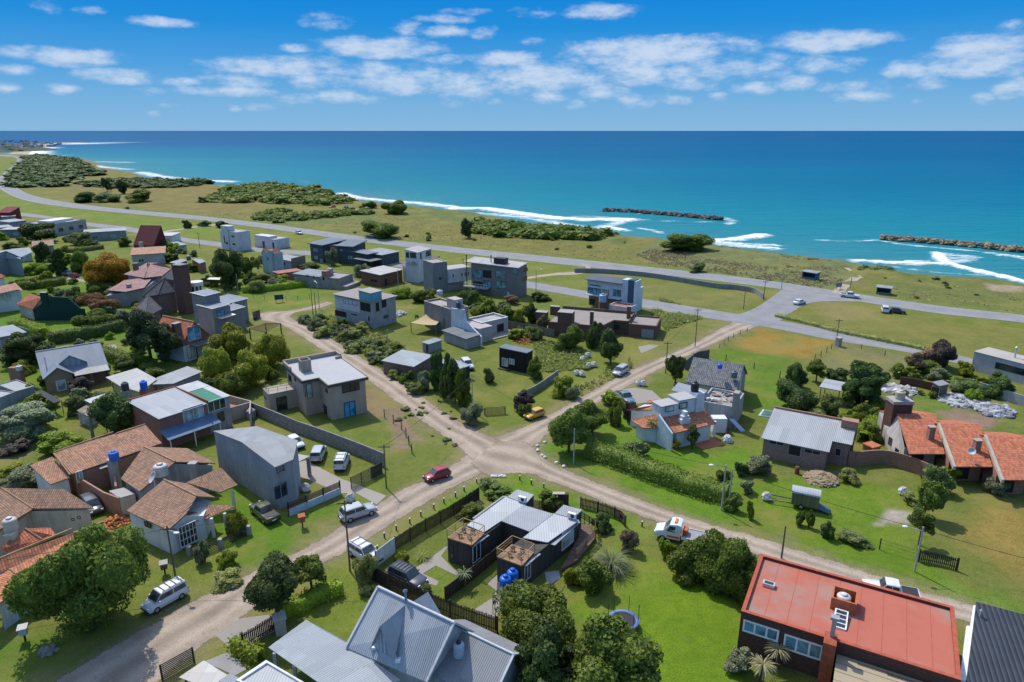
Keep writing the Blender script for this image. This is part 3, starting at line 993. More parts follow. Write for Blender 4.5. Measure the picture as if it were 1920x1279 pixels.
def m_road(c,c2,rag,ruts=.35,crack=0.0,stones=.4):
 m,nt,b=mat_base('road_surface',0.95,0.15)
 pos=geo_pos(nt)
 ed=N(nt,'ShaderNodeAttribute',_attribute_name='edge').outputs['Fac']
 ac=N(nt,'ShaderNodeAttribute',_attribute_name='across').outputs['Fac']
 n1=noise(nt,pos,.2,6,.6)
 n2=noise(nt,pos,1.6,6,.65)
 n3=noise(nt,pos,9.0,3,.6)
 cc=mixc(nt,maprange(nt,n1,.34,.66),c2,c)
 warp=math_n(nt,'ADD',ac,math_n(nt,'MULTIPLY',math_n(nt,'SUBTRACT',noise(nt,pos,.12,3),.5),.22))
 for k in(.3,.7):
  d=math_n(nt,'ABSOLUTE',math_n(nt,'SUBTRACT',warp,k))
  cc=mixc(nt,math_n(nt,'MULTIPLY',maprange(nt,d,.13,.02),ruts),cc,scale_c(c,1.22))
 d=math_n(nt,'ABSOLUTE',math_n(nt,'SUBTRACT',warp,.5))
 cc=mixc(nt,math_n(nt,'MULTIPLY',maprange(nt,d,.1,.0),ruts*.7),cc,scale_c(c2,.8))
 cc=mixc(nt,math_n(nt,'MULTIPLY',maprange(nt,n2,.5,.72),.55),cc,scale_c(c2,.72))
 cc=mixc(nt,math_n(nt,'MULTIPLY',maprange(nt,n3,.50,.66),stones*1.3),cc,scale_c(c2,.6))
 nt.links.new(cc,b.inputs['Base Color'])
 bump(nt,b,math_n(nt,'ADD',n2,math_n(nt,'MULTIPLY',n3,.4)),.10 if ruts>.1 else.02)
 if rag>0:
  nn=math_n(nt,'ADD',math_n(nt,'MULTIPLY',noise(nt,pos,.55,6,.7,(9,3,0)),rag*1.5),math_n(nt,'MULTIPLY',noise(nt,pos,3.5,3,.7,(2,3,0)),rag*.5))
  f=maprange(nt,math_n(nt,'SUBTRACT',ed,nn),-rag*.98,-rag*.72)
  tr=N(nt,'ShaderNodeBsdfTransparent')
  mx=N(nt,'ShaderNodeMixShader')
  nt.links.new(f,mx.inputs[0])
  nt.links.new(tr.outputs[0],mx.inputs[1])
  nt.links.new(b.outputs[0],mx.inputs[2])
  nt.links.new(mx.outputs[0],nt.nodes['Material Output'].inputs['Surface'])
 return m
M_DIRT=m_road((.38,.31,.24),(.245,.195,.148),1.3,.6)
M_ASPH=m_road((.265,.262,.265),(.21,.21,.215),.5,.12,0,.15)
M_SANDT=m_road((.40,.33,.25),(.30,.25,.18),1.2)
A_LEFT=[(20,1330),(95,1282),(200,1217),(320,1150),(420,1097),(540,1043),(640,987),(740,925),(810,892),(862,862),(885,838),(920,822),(950,812),(1010,787),(1100,738),(1180,695),(1290,648),(1360,610),(1392,596)]
A_RIGHT=[(200,1360),(290,1285),(345,1240),(440,1172),(500,1122),(560,1082),(650,1035),(720,993),(800,943),(870,905),(925,880),(975,862),(1003,838),(1045,802),(1130,752),(1240,692),(1330,650),(1400,620),(1448,606)]
strip('dirt_road',A_LEFT,A_RIGHT,.020,M_DIRT)
B_LEFT=[(612,566),(550,582),(497,585),(480,598),(520,606),(560,628),(620,668),(700,722),(790,790),(850,832),(880,860),(905,885)]
B_RIGHT=[(626,569),(600,578),(565,584),(545,592),(556,602),(600,622),(680,672),(760,722),(850,782),(905,812),(950,830),(985,850)]
strip('dirt_road',B_LEFT,B_RIGHT,.026,M_DIRT)
C_UP=[(930,828),(985,828),(1010,850),(1035,868),(1090,893),(1200,935),(1300,972),(1400,1000),(1500,1032),(1620,1070),(1720,1105),(1830,1135),(1960,1175)]
C_LO=[(880,870),(915,893),(955,889),(995,891),(1060,915),(1150,950),(1240,985),(1330,1012),(1430,1048),(1560,1090),(1680,1130),(1800,1165),(1940,1210)]
strip('dirt_road',C_UP,C_LO,.032,M_DIRT)
strip('paved_road',[(-120,372),(-30,388),(20,397),(75,403),(165,417),(250,427),(335,444),(410,454),(500,466),(620,473),(720,487),(850,504),(1000,529),(1097,545),(1222,563),(1340,582),(1461,601),(1570,622),(1711,648),(1900,690)],[(-120,380),(-30,395),(20,403),(75,409),(165,424),(250,436),(335,452),(410,463),(500,474),(620,482),(720,497),(850,516),(1000,542),(1097,559),(1222,580),(1340,599),(1461,618),(1570,640),(1711,663),(1900,708)],.040,M_ASPH,2.0)
H_UP=[(-60,286),(0,290),(30,291.5),(44,297),(42,306),(28,322),(22,337),(30,350),(60,366),(130,380),(240,393),(370,404.5),(480,417),(560,427.5),(700,446),(880,466),(1080,486),(1200,499),(1340,514),(1460,529),(1580,547),(1750,572),(1920,591),(2150,620)]
H_LO=[(-60,290),(0,293),(24,294.5),(32,299),(26,309),(6,325),(-6,340),(-2,353),(40,374),(120,388),(240,400.5),(370,412.5),(480,426),(560,437),(700,456),(880,477),(1080,499),(1200,511),(1340,527),(1460,542),(1580,561),(1750,587),(1920,606),(2150,640)]
hw,HL,HR=strip('highway',H_UP,H_LO,.046,M_ASPH,3.0)
strip('connector_road',[(1478,531),(1462,546),(1440,562),(1415,578),(1375,592),(1330,596)],[(1620,566),(1540,566),(1510,572),(1482,588),(1462,603),(1440,612)],.054,M_ASPH,1.5)
strip('sand_track',[(1085,493),(1098,502),(1085,509),(1040,512),(990,519),(950,524),(930,536)],[(1108,498),(1106,508),(1085,515),(1040,517),(990,524),(960,531),(945,542)],.050,M_SANDT)
strip('sand_track',[(1556,548),(1575,533),(1597,518),(1625,507),(1645,499)],[(1585,552),(1594,538),(1615,523),(1638,513),(1662,505)],.050,M_SANDT)
strip('sand_track',[(1600,519),(1590,508),(1572,499)],[(1606,518),(1597,506),(1582,497)],.056,M_SANDT)
strip('sand_track',[(292,436),(330,430),(370,424),(400,421),(420,414)],[(300,438),(335,432),(372,426.5),(402,424),(432,417)],.050,M_SANDT)
strip('sand_track',[(560,404),(640,394),(700,390),(716,387)],[(562,407),(642,397),(702,393.5),(720,391)],.050,M_SANDT)
for poly,nm in ROADSIDE:
 if nm=='dirt_road':
  s=np.where((gy<330)&(np.abs(gx)<220))[0]
  d=dist_poly(gx[s],gy[s],poly,True)
  w=np.clip((1.9+(fbm(gx[s],gy[s],3.5,4)-.5)*5.0-d)/1.6,0,1)[:,None]*.62
  cov[s]=cov[s]*(1-w)+np.array((.27,.215,.12))*w
 if nm=='highway':
  s=np.where(gy<1500)[0]
  d=dist_poly(gx[s],gy[s],poly,True)
  w=np.clip((7+(fbm(gx[s],gy[s],8,3)-.5)*8-d)/4,0,1)[:,None]*.7
  cov[s]=cov[s]*(1-w)+np.array((.14,.195,.032))*w
sd=ge['sd']
w=np.clip((2.5+(fbm(gx,gy,10,4)-.5)*9-sd)/3,0,1)[:,None]
cov=cov*(1-w*.8)+np.array((.26,.205,.14))*w*.8
for poly,c in(([(595,353),(612,351),(640,366),(634,369),(600,362)],(.40,.29,.19)),([(1850,535),(1920,540),(1930,552),(1860,546)],(.40,.33,.25)),([(55,284),(90,278),(130,275),(130,279),(90,286),(60,291)],(.5,.42,.34))):
 paint(px(poly),c,2,3)
cattr(ground.data,'cover',cov)
def lines(name,edge_l,edge_r,k0,k1,z,mat,t=None,i0=0,i1=None,dash=None):
 a=edge_l*(1-k0)+edge_r*k0
 b_=edge_l*(1-k1)+edge_r*k1
 mb=MB()
 i1=i1 or len(a)-1
 for i in range(i0,min(i1,len(a)-1)):
  if dash and(i//dash)%2:
   continue
  mb.face([(*a[i],z),(*a[i+1],z),(*b_[i+1],z),(*b_[i],z)])
 o=mb.build(name,mat)
 tag(o,kind='structure')
M_LINE=m_flatroof((.55,.55,.53),(.3,.3,.3),.6,1.2)
M_LINEY=m_flatroof((.45,.40,.22),(.25,.25,.22),.7,1.2)
nl=len(HL)
lines('road_marking',HL,HR,.10,.118,.062,M_LINE,i0=int(nl*.30))
lines('road_marking',HL,HR,.882,.90,.062,M_LINE,i0=int(nl*.30))
lines('road_marking',HL,HR,.493,.507,.062,M_LINEY,i0=int(nl*.30),dash=2)
# ------------------------------------------------------------ sea
FOAM=[([(118,300),(150,303),(200,304),(246,305)],12,1.1),([(150,306),(190,313),(240,318)],14,1.0),([(55,292),(62,284),(75,278),(110,272),(170,268),(240,267)],55,1.3),([(95,296),(118,292),(140,290)],12,.8),([(262,323),(300,331),(350,337),(430,341)],14,1.1),([(330,334),(380,336),(438,339)],6,.8),([(446,346),(500,348),(560,350)],4,.9),([(345,262),(400,261.6),(446,262)],7,1.0),([(600,258.5),(660,259)],7,.6),([(510,330),(560,338),(580,343)],4,.6),([(575,325),(620,330)],3,.6),([(640,363),(670,371),(720,376),(790,382),(850,388)],10,1.1),([(690,371),(760,377),(820,380)],4,.8),([(855,391),(905,391),(945,396),(1000,404),(1060,410),(1120,412),(1175,412)],10,1.35),([(880,399),(950,404),(1010,412),(1060,421),(1120,432)],9,.9),([(1000,408),(1100,406),(1170,409)],4,.9),([(1050,400),(1090,397),(1135,397)],3,.6),([(1120,428),(1150,420),(1190,411)],7,.9),([(1140,426),(1168,432)],6,1.2),([(1200,428),(1225,432),(1240,437)],4,.9),([(1190,412),(1250,414),(1350,417)],3,.8),([(1200,400),(1300,406),(1360,412)],4,.9),([(1335,452),(1380,449),(1428,441)],7,1.3),([(1300,451),(1360,459),(1450,466)],6,1.0),([(1345,455),(1400,459),(1450,460)],5,1.1),([(1360,408),(1372,414),(1366,420)],5,.8),([(1530,450),(1600,452),(1650,450)],2.5,.8),([(1605,489),(1680,493),(1760,495)],5,1.2),([(1700,490),(1740,489)],2.5,1.0),([(1758,475),(1768,488),(1790,498),(1840,509),(1920,528),(2000,545)],4,1.35),([(1770,477),(1800,478),(1822,480),(1795,490)],6,.9),([(1775,483),(1800,486)],7,.9),([(1655,452),(1700,459),(1800,468),(1920,481)],3,.9),([(1740,451),(1800,456),(1860,462),(1925,468)],4,1.3),([(1880,478),(1925,484)],5,1.0),([(1675,500),(1760,511),(1850,516)],3,.7),]
sxs=grid_lines([(-30000,-6000,3000),(-6000,-1500,300),(-1500,-700,20),(-700,-300,6),(-300,300,2.2),(300,420,6),(420,6000,300),(6000,30000,3000)])
sys_=grid_lines([(120,190,6),(190,420,2.0),(420,800,5),(800,2200,16),(2200,5000,100),(5000,40000,2500)])
def sea_f(x,y):
 sd=shore_dist(x,y)
 f=np.zeros(x.shape)
 for ln,w,s in FOAM:
  p=resample(px(ln,SEA_Z),max(3,w))
  k=np.where((x>p[:,0].min()-5*w)&(x<p[:,0].max()+5*w)&(y>p[:,1].min()-5*w)&(y<p[:,1].max()+5*w))[0]
  if len(k):
   d=dist_poly(x[k],y[k],p)
   f[k]=np.maximum(f[k],s*np.exp(-(d/w)**2))
 f=np.maximum(f,.75*np.exp(-((sd+9)/6)**2))
 z=SEA_Z+.25*(fbm(x*.4,y,8,3)-.5)+np.where(f>.9,.5,0)
 return z,{'foam':f,'off':np.clip(-sd,0,1e5)}
sm,nt,b=mat_base('sea_water',0.45,0.5)
pos=geo_pos(nt)
foam=N(nt,'ShaderNodeAttribute',_attribute_name='foam').outputs['Fac']
off=N(nt,'ShaderNodeAttribute',_attribute_name='off').outputs['Fac']
big=noise(nt,vmath(nt,'MULTIPLY',pos,(.0022,.010,1)),1.0,5,.6)
bands=noise(nt,vmath(nt,'MULTIPLY',pos,(.00022,.0016,1)),1.0,4,.55)
dd=math_n(nt,'MULTIPLY',off,math_n(nt,'ADD',.55,math_n(nt,'MULTIPLY',big,.9)))
lg=math_n(nt,'LOGARITHM',math_n(nt,'ADD',dd,1.0),10.0)
base=ramp(nt,math_n(nt,'DIVIDE',lg,4.6),[(.0,(.120,.180,.180)),(.25,(.075,.200,.210)),(.38,(.038,.205,.235)),(.49,(.010,.185,.240)),(.60,(.001,.132,.225)),(.68,(.000,.097,.205)),(.80,(.000,.085,.190)),(.92,(.002,.078,.170)),(1.0,(.005,.070,.16))])
base=mixc(nt,math_n(nt,'MULTIPLY',maprange(nt,bands,.44,.64),.5),base,mixc(nt,1.0,base,(.6,.78,.86),'MULTIPLY'))
wav=noise(nt,vmath(nt,'MULTIPLY',pos,(.035,.16,.1)),1.0,5,.6)
base=mixc(nt,math_n(nt,'MULTIPLY',maprange(nt,wav,.42,.66),.38),base,mixc(nt,1.0,base,(.62,.75,.84),'MULTIPLY'))
sil=math_n(nt,'MULTIPLY',maprange(nt,off,70,10),maprange(nt,noise(nt,pos,.03,4),.35,.65))
base=mixc(nt,math_n(nt,'MULTIPLY',sil,.6),base,(.15,.165,.175))
fn=noise(nt,vmath(nt,'MULTIPLY',pos,(.10,.26,.1)),1.0,7,.72)
fn2=noise(nt,vmath(nt,'MULTIPLY',pos,(.5,.9,.3)),1.0,4,.7)
fm=math_n(nt,'ADD',foam,math_n(nt,'MULTIPLY',math_n(nt,'SUBTRACT',fn,.5),2.0))
fm=math_n(nt,'ADD',fm,math_n(nt,'MULTIPLY',math_n(nt,'SUBTRACT',fn2,.5),.9))
ff=maprange(nt,fm,.55,1.15)
ff=math_n(nt,'MULTIPLY',ff,maprange(nt,foam,.12,.4))
caps=noise(nt,vmath(nt,'MULTIPLY',pos,(.020,.11,.1)),1.0,6,.78,(400,90,0))
cz=noise(nt,vmath(nt,'MULTIPLY',pos,(.003,.006,.1)),1.0,3,.5)
capf=math_n(nt,'MULTIPLY',maprange(nt,caps,.695,.76),maprange(nt,cz,.45,.62))
ff=math_n(nt,'MAXIMUM',ff,math_n(nt,'MULTIPLY',capf,.55))
base=mixc(nt,ff,base,(.74,.77,.78))
nt.links.new(base,b.inputs['Base Color'])
nt.links.new(maprange(nt,ff,0,1,.4,.9),b.inputs['Roughness'])
b.inputs['IOR'].default_value=1.33
b.inputs['Specular IOR Level'].default_value=.03
wb=noise(nt,vmath(nt,'MULTIPLY',pos,(.12,.45,.3)),1.0,5,.65)
bump(nt,b,math_n(nt,'ADD',math_n(nt,'MULTIPLY',wav,3.0),wb),.9,1.0)
sea,sx_,sy_,sz_,se_=grid_mesh('sea',sxs,sys_,sea_f,sm,keep=lambda x,y,e:e['off']>0)
tag(sea,kind='structure')
fattr(sea.data,'foam',se_['foam'])
fattr(sea.data,'off',se_['off'])
def breakwater(pts,w,n,h,c,label):
 p=resample(px(pts,SEA_Z),1.0)
 mb=MB()
 r_=random.Random(3)
 for i in range(n):
  t=r_.random()
  k=t*(len(p)-2)
  q=p[int(k)]
  d=p[int(k)+1]-q
  d=d/np.hypot(*d)
  o=r_.gauss(0,.38)
  o=max(-1,min(1,o))
  s=r_.uniform(.55,1.15)
  mb.blob((q[0]-d[1]*o*w,q[1]+d[0]*o*w,SEA_Z+h*(1-abs(o))-.2+r_.uniform(-.3,.3)),(s*r_.uniform(.8,1.5),s*r_.uniform(.8,1.4),s*r_.uniform(.6,1)),1,.22)
 m,nt,b=mat_base('boulders',.9,.2)
 ge_=N(nt,'ShaderNodeNewGeometry')
 nt.links.new(mixc(nt,ge_.outputs['Random Per Island'],scale_c(c,.45),scale_c(c,1.5)),b.inputs['Base Color'])
 tag(mb.build('breakwater',m),label,'breakwater')
breakwater([(1132,396),(1180,398),(1230,402),(1290,407),(1358,414)],3.0,420,2.0,(.14,.11,.09),'long low breakwater of dark boulders standing in the sea, the farther one')
breakwater([(1653,449),(1700,453),(1780,459),(1850,466),(1935,475)],3.4,420,2.2,(.24,.18,.11),'breakwater of tan boulders with waves breaking over it, the nearer one at the right edge')
mb=MB()
hx,hy=P2(-70,277)
n=60
vs,fs=[],[]
for j in range(n+1):
 for i in range(n+1):
  x=hx-520+840*i/n
  y=hy-330+640*j/n
  d=math.hypot((x-hx+120)/330,(y-hy)/300)
  h=33*max(0,math.cos(min(1,d)*math.pi/2))**1.0+4*float(fbm(np.array([x]),np.array([y]),70,3)[0])-11
  vs.append((x,y,h if d<1.0 else-11))
for j in range(n):
 for i in range(n):
  a=j*(n+1)+i
  fs.append((a,a+1,a+n+2,a+n+1))
mb.mesh_part(vs,fs)
m,nt,b=mat_base('wooded_headland',.95,.1)
nn=noise(nt,geo_pos(nt),.05,6,.7)
nt.links.new(ramp(nt,nn,[(.35,(.030,.045,.030)),(.55,(.075,.10,.065)),(.7,(.11,.11,.07))]),b.inputs['Base Color'])
o=mb.build('headland_hill',m)
tag(o,kind='structure')
r_=random.Random(11)
mb=MB()
for i in range(190):
 u,v=r_.uniform(-60,128),r_.uniform(262.5,281)
 if v<262+u*.06 or v>283-max(0,u-30)*.13:
  continue
 p=P(u,v,0)
 d=math.hypot((p.x-hx+120)/330,(p.y-hy)/300)
 z=(33*math.cos(min(1,d)*math.pi/2)-9)if d<1 else-8
 z=max(z,-8)
 p=P(u,v,z)
 w,dd_,hh=r_.uniform(6,15),r_.uniform(6,11),r_.uniform(3,7)
 mb.box(p.x-w/2,p.y-dd_/2,z-1,p.x+w/2,p.y+dd_/2,z+hh)
m,nt,b=mat_base('far_town',.8,.2)
ge_=N(nt,'ShaderNodeNewGeometry')
nt.links.new(ramp(nt,ge_.outputs['Random Per Island'],[(0,(.6,.6,.58)),(.4,(.34,.24,.20)),(.7,(.55,.5,.45)),(1,(.16,.16,.17))]),b.inputs['Base Color'])
tag(mb.build('far_town',m),'tiny pale and brick coloured houses of the far town on the headland','town',kind='stuff')
p=px([(40,296),(52,290),(60,283),(75,277),(112,270.5),(170,267.2),(205,266.6),(110,267.5),(60,272),(30,280),(20,290)],SEA_Z+.6)
mb=MB()
mb.face([(a[0],a[1],SEA_Z+.6)for a in p])
tag(mb.build('beach',m_flatroof((.50,.40,.32),(.36,.26,.21),.6,.02)),kind='structure')
# ------------------------------------------------------------ vegetation
ico1=(np.array([tuple(v)for v in ICO[1][0]]),np.array(ICO[1][1]))
def leaf_quads(cen,nor,size,g,jit=.55,aspect=1.0):
 n=len(cen)
 nor=nor+g.normal(0,jit,(n,3))
 nor/=np.linalg.norm(nor,axis=1)[:,None]+1e-9
 ref=g.normal(0,1,(n,3))
 t=np.cross(nor,ref)
 t/=np.linalg.norm(t,axis=1)[:,None]+1e-9
 bt=np.cross(nor,t)
 s=(size*g.uniform(.6,1.35,n))[:,None]
 a,b_=t*s,bt*s*aspect
 fold=nor*s*.25
 v=np.stack([cen-a+fold*0,cen-b_*.75-fold,cen+a,cen+b_*.75-fold],1).reshape(-1,3)
 f=np.arange(4*n).reshape(n,4)
 return v,f
def np_mesh(name,parts):
 """parts: list of (verts, faces ndarray)"""
 me=bpy.data.meshes.new(name)
 nv=sum(len(v)for v,f in parts)
 vs=np.concatenate([v for v,f in parts]).astype(np.float32)
 me.vertices.add(nv)
 me.vertices.foreach_set('co',vs.ravel())
 li,ls,off,k=[],[],0,0
 for v,f in parts:
  li.append((f+off).ravel())
  ls.append(k+np.arange(len(f))*f.shape[1])
  k+=f.size
  off+=len(v)
 li,ls=np.concatenate(li).astype(np.int32),np.concatenate(ls).astype(np.int32)
 me.loops.add(len(li))
 me.loops.foreach_set('vertex_index',li)
 me.polygons.add(len(ls))
 me.polygons.foreach_set('loop_start',ls)
 me.update(calc_edges=True)
 return me
def lobes(kind,g):
 L=[]
 if kind=='round':
  for i in range(36):
   d=g.normal(0,1,3)
   d/=np.linalg.norm(d)
   if d[2]<-.75:
    d[2]*=.3
   L.append((d*g.uniform(.52,.80),g.uniform(.20,.38)))
  L.append((np.zeros(3),.72))
 elif kind=='loose':
  for i in range(30):
   d=g.normal(0,1,3)
   d/=np.linalg.norm(d)
   L.append((d*np.array([1,1,.9])*g.uniform(.35,.82),g.uniform(.16,.32)))
 elif kind=='bush':
  for i in range(22):
   a,r=g.uniform(0,6.283),g.uniform(.0,.72)**.7
   z=-.6+g.uniform(0,1.15)*math.sqrt(max(0,1-r*r))
   L.append((np.array([r*math.cos(a),r*math.sin(a),z]),g.uniform(.24,.42)))
  L.append((np.array([0,0,-.35]),.55))
 elif kind=='pine':
  for i in range(34):
   z=g.uniform(-.85,.9)
   rr=.92*(1-max(0,z)**2.0*.75)*(.65+.35*min(1,(z+1)))
   a=g.uniform(0,6.283)
   L.append((np.array([rr*.75*math.cos(a),rr*.75*math.sin(a),z]),g.uniform(.17,.30)))
  L.append((np.zeros(3),.5))
 elif kind=='clumpy':
  for i in range(20):
   d=g.normal(0,1,3)
   d/=np.linalg.norm(d)
   d[2]=abs(d[2])*1.1-.35
   L.append((d*g.uniform(.45,.82),g.uniform(.22,.42)))
  L.append((np.array([0,0,-.2]),.6))
 elif kind=='column':
  for i in range(26):
   z=g.uniform(-.95,.9)
   rr=.55*(1-abs(z)**3)
   a=g.uniform(0,6.283)
   L.append((np.array([rr*math.cos(a),rr*math.sin(a),z]),g.uniform(.22,.36)))
 return L
def crown_arrays(kind,n,leaf,seed,core=.84,jit=.6):
 g=np.random.default_rng(seed)
 L=lobes(kind,g)
 w=np.array([r*r for c,r in L])
 w/=w.sum()
 parts=[]
 pick=g.choice(len(L),n,p=w)
 C=np.array([c for c,r in L])[pick]
 Rr=np.array([r for c,r in L])[pick]
 d=g.normal(0,1,(n,3))
 d[:,2]+=.25
 d/=np.linalg.norm(d,axis=1)[:,None]
 p=C+d*(Rr*g.uniform(.86,1.10,n))[:,None]
 bump_=[(g.normal(0,1,3),g.uniform(0,6),g.uniform(.07,.16))for _ in range(6)]
 def warp(q):
  u=q/(np.linalg.norm(q,axis=1)[:,None]+1e-6)
  return q*(1+sum(a*np.sin(u@k*2.2+o)for k,o,a in bump_))[:,None]
 deep=np.zeros(n,bool)
 for c,r in L:
  deep|=np.linalg.norm(p-c,axis=1)<r*.80
 p,d=p[~deep],d[~deep]
 parts.append(leaf_quads(warp(p),d,leaf*g.uniform(.6,1.5,len(p)),g,jit))
 if core>0:
  V,Fc=ico1
  for c,r in L:
   parts.append((warp(c+V*(r*core*(1+g.uniform(-.12,.12,(len(V),1))))),Fc))
 a=np.abs(parts[0][0])
 k=np.array([np.percentile(np.hypot(a[:,0],a[:,1]),97)]*2+[np.percentile(a[:,2],98)])
 return[(v/k,f)for v,f in parts]
PROTO={}
def proto(kind,size):
 k=(kind,size)
 if k not in PROTO:
  n,leaf={'S':(2600,.115),'M':(7500,.066),'L':(17000,.041),'X':(30000,.030)}[size]
  core={'loose':.55,'pine':.75}.get(kind,.78)
  PROTO[k]=[]
  for i in range(3):
   me=np_mesh('foliage_'+kind,crown_arrays(kind,n,leaf,100+i*7+len(PROTO)*31,core))
   me.materials.append(None)
   PROTO[k].append(me)
 return PROTO[k]
LEAF={'mid':m_leaf((.128,.190,.030),(.19,.24,.032)),'dark':m_leaf((.075,.125,.033),(.125,.185,.04)),'pine':m_leaf((.07,.105,.04),(0.093,0.145,0.0517)),'bright':m_leaf((.20,.30,.028)),'yellow':m_leaf((0.258,0.31,0.033),(0.352,0.33,0.0413)),'olive':m_leaf((0.237,0.289,0.155),(0.298,0.333,0.21)),'grey':m_leaf((0.206,0.248,0.124),(0.31,0.31,0.176)),'rust':m_leaf((0.33,0.186,0.0723),(0.206,0.186,0.0619)),'gold':m_leaf((0.414,0.23,0.0115),(0.206,0.206,0.0309)),'flower':m_leaf((0.575,0.38,0.0115),(0.245,0.315,0.035)),'purple':m_leaf((.11,.08,.07),(.13,.13,.06)),'brown':m_leaf((0.248,0.186,0.103),(0.186,0.206,0.0826)),'weed':m_leaf((0.289,0.341,0.093),(0.284,0.257,0.109)),'dry':m_leaf((0.353,0.299,0.115),(0.345,0.253,0.115)),'scrub':m_leaf((0.155,0.217,0.0661),(0.248,0.289,0.103)),'blossom':m_leaf((0.345,0.253,0.149),(0.289,0.31,0.103)),'white':m_leaf((0.575,0.575,0.517),(0.248,0.33,0.103)),'straw':m_leaf((0.391,0.345,0.184),(0.271,0.271,0.122)),}
M_BARK=m_plain((.10,.075,.055),.9)
_nveg=[0]
def place_bbox(u0,v0,u1,v1,trunk,asp=None):
 """ellipsoid filling the pixel box, its underside trunk metres above the ground -> centre, r, c"""
 uc,vc=(u0+u1)/2,(v0+v1)/2
 zc=trunk+1.5
 for _ in range(8):
  p=P(uc,vc,zc)
  d=depth_of(p)
  r=(u1-u0)/2*d/F_PX
  th=math.atan2(CAM_H-zc,math.hypot(p.x,p.y))
  H=(v1-v0)/2*d/F_PX
  c2=(H*H-(r*math.sin(th))**2)/math.cos(th)**2
  c=math.sqrt(max(c2,(.35*r)**2))
  zc=trunk+c
 return P(uc,vc,zc),r,c
def limb_mesh(h,r,crown_r,crown_z0,seed):
 rr=random.Random(seed)
 mb=MB()
 top=Vector((rr.uniform(-.05,.05)*h,rr.uniform(-.05,.05)*h,h))
 mb.tube((0,0,-.2),top*.55,r*1.25,r*.85,8)
 mb.tube(top*.55,top,r*.85,r*.45,7)
 for i in range(6):
  a=rr.uniform(0,6.283)
  s=top*rr.uniform(.5,.95)
  e=Vector((math.cos(a)*crown_r*.6,math.sin(a)*crown_r*.6,crown_z0+rr.uniform(.2,.9)*crown_r))
  mb.tube(s,e,r*.4,r*.12,5)
 return mb
def veg(kind,box,mat,name,label,cat,trunk=0.0,group=None,stand=None):
 """a tree or shrub whose crown fills the pixel box"""
 _nveg[0]+=1
 k=_nveg[0]
 p,r,c=place_bbox(*box,trunk)
 size='S' if r<1.1 else 'M' if r<2.6 else 'L' if r<4.6 else 'X'
 if p.y>230:
  size={'X':'L','L':'M'}.get(size,size)
 me=proto(kind,size)[k%3]
 o=bpy.data.objects.new('crown' if trunk>0 else name,me)
 col.objects.link(o)
 o.material_slots[0].link='OBJECT'
 o.material_slots[0].material=LEAF[mat]
 rot=(k*2.399)%6.283
 if trunk>0:
  t=thing(name,label,cat,(p.x,p.y,0),0,group)
  o.parent=t
  o.location=(0,0,p.z)
  hh=p.z+c*.2
  limb_mesh(hh,max(.07,.05*r+.04),r,p.z-c*.5,k).build('trunk',M_BARK,t)
 else:
  o.location=p
  tag(o,label,cat,group)
 o.rotation_euler=(0,0,rot)
 o.scale=(r,r,c)
 return o
def join_crowns(name,items,mat):
 """items: (kind, size, centre, (rx, ry, rz), rot) -> one mesh of foliage"""
 parts=[]
 for kind,n,leaf,p,s,rot,seed in items:
  ca,sa=math.cos(rot),math.sin(rot)
  M=np.array([[ca,-sa,0],[sa,ca,0],[0,0,1]])
  for v,f in crown_arrays(kind,n,leaf,seed):
   parts.append(((v*np.array(s))@M.T+np.array(p),f))
 me=np_mesh(name,parts)
 me.materials.append(LEAF[mat])
 o=bpy.data.objects.new(name,me)
 col.objects.link(o)
 return o
def hedge(name,pts,w,h,mat,label,cat='hedge',leaf=.13,dens=26,rag=.18,group=None,z=0.0):
 """a continuous clipped or shaggy hedge along a pixel line on the ground"""
 g=np.random.default_rng(abs(hash(label))%9999 if False else sum(map(ord,label)))
 p=resample(px(pts),.6)
 d=np.gradient(p,axis=0)
 d/=np.linalg.norm(d,axis=1)[:,None]+1e-9
 nrm=np.c_[-d[:,1],d[:,0]]
 Ln=np.hypot(*np.diff(p,axis=0).T).sum()
 N_=int(Ln*(w+2*h)*dens)
 t=g.uniform(0,len(p)-1.001,N_)
 i=t.astype(int)
 f=(t-i)[:,None]
 c=p[i]*(1-f)+p[i+1]*f
 nn=nrm[i]
 s=g.uniform(0,w+2*h,N_)
 bulge=.75+.5*fbm(c[:,0],c[:,1],1.6,3)
 hh=h*bulge
 off=np.where(s<h,-w/2,np.where(s>h+w,w/2,s-h-w/2))*(.8+.4*bulge)
 zz=np.where(s<h,s,np.where(s>h+w,s-h-w,h))/h*hh
 k=np.clip(zz/hh,0,1)
 off=off*(1-.22*k**3)
 up=np.where((s>=h)&(s<=h+w),1.0,.35)
 side=np.sign(off)*np.where((s<h)|(s>h+w),1.0,.2)
 nor=np.c_[nn*side[:,None],up]
 pos_=np.c_[c+nn*off[:,None],zz+z]+g.normal(0,rag,(N_,3))*np.array([1,1,.7])
 pos_[:,2]=np.maximum(pos_[:,2],.02)
 parts=[leaf_quads(pos_,nor,np.full(N_,leaf),g,.6)]
 m=len(p)
 prof=[(-.40,0),(-.42,.6),(-.34,.90),(0,.95),(.34,.90),(.42,.6),(.40,0)]
 bl=(.75+.5*fbm(p[:,0],p[:,1],1.6,3))[:,None]
 V=np.stack([np.c_[p+nrm*(a*w),(b_*h*bl)+z]for a,b_ in prof],1)
 idx=np.arange(m*7).reshape(m,7)
 Fq=np.stack([idx[:-1,:-1],idx[1:,:-1],idx[1:,1:],idx[:-1,1:]],-1).reshape(-1,4)
 parts.append((V.reshape(-1,3),Fq))
 me=np_mesh(name,parts)
 me.materials.append(LEAF[mat])
 o=bpy.data.objects.new(name,me)
 col.objects.link(o)
 tag(o,label,cat,group)
 return o
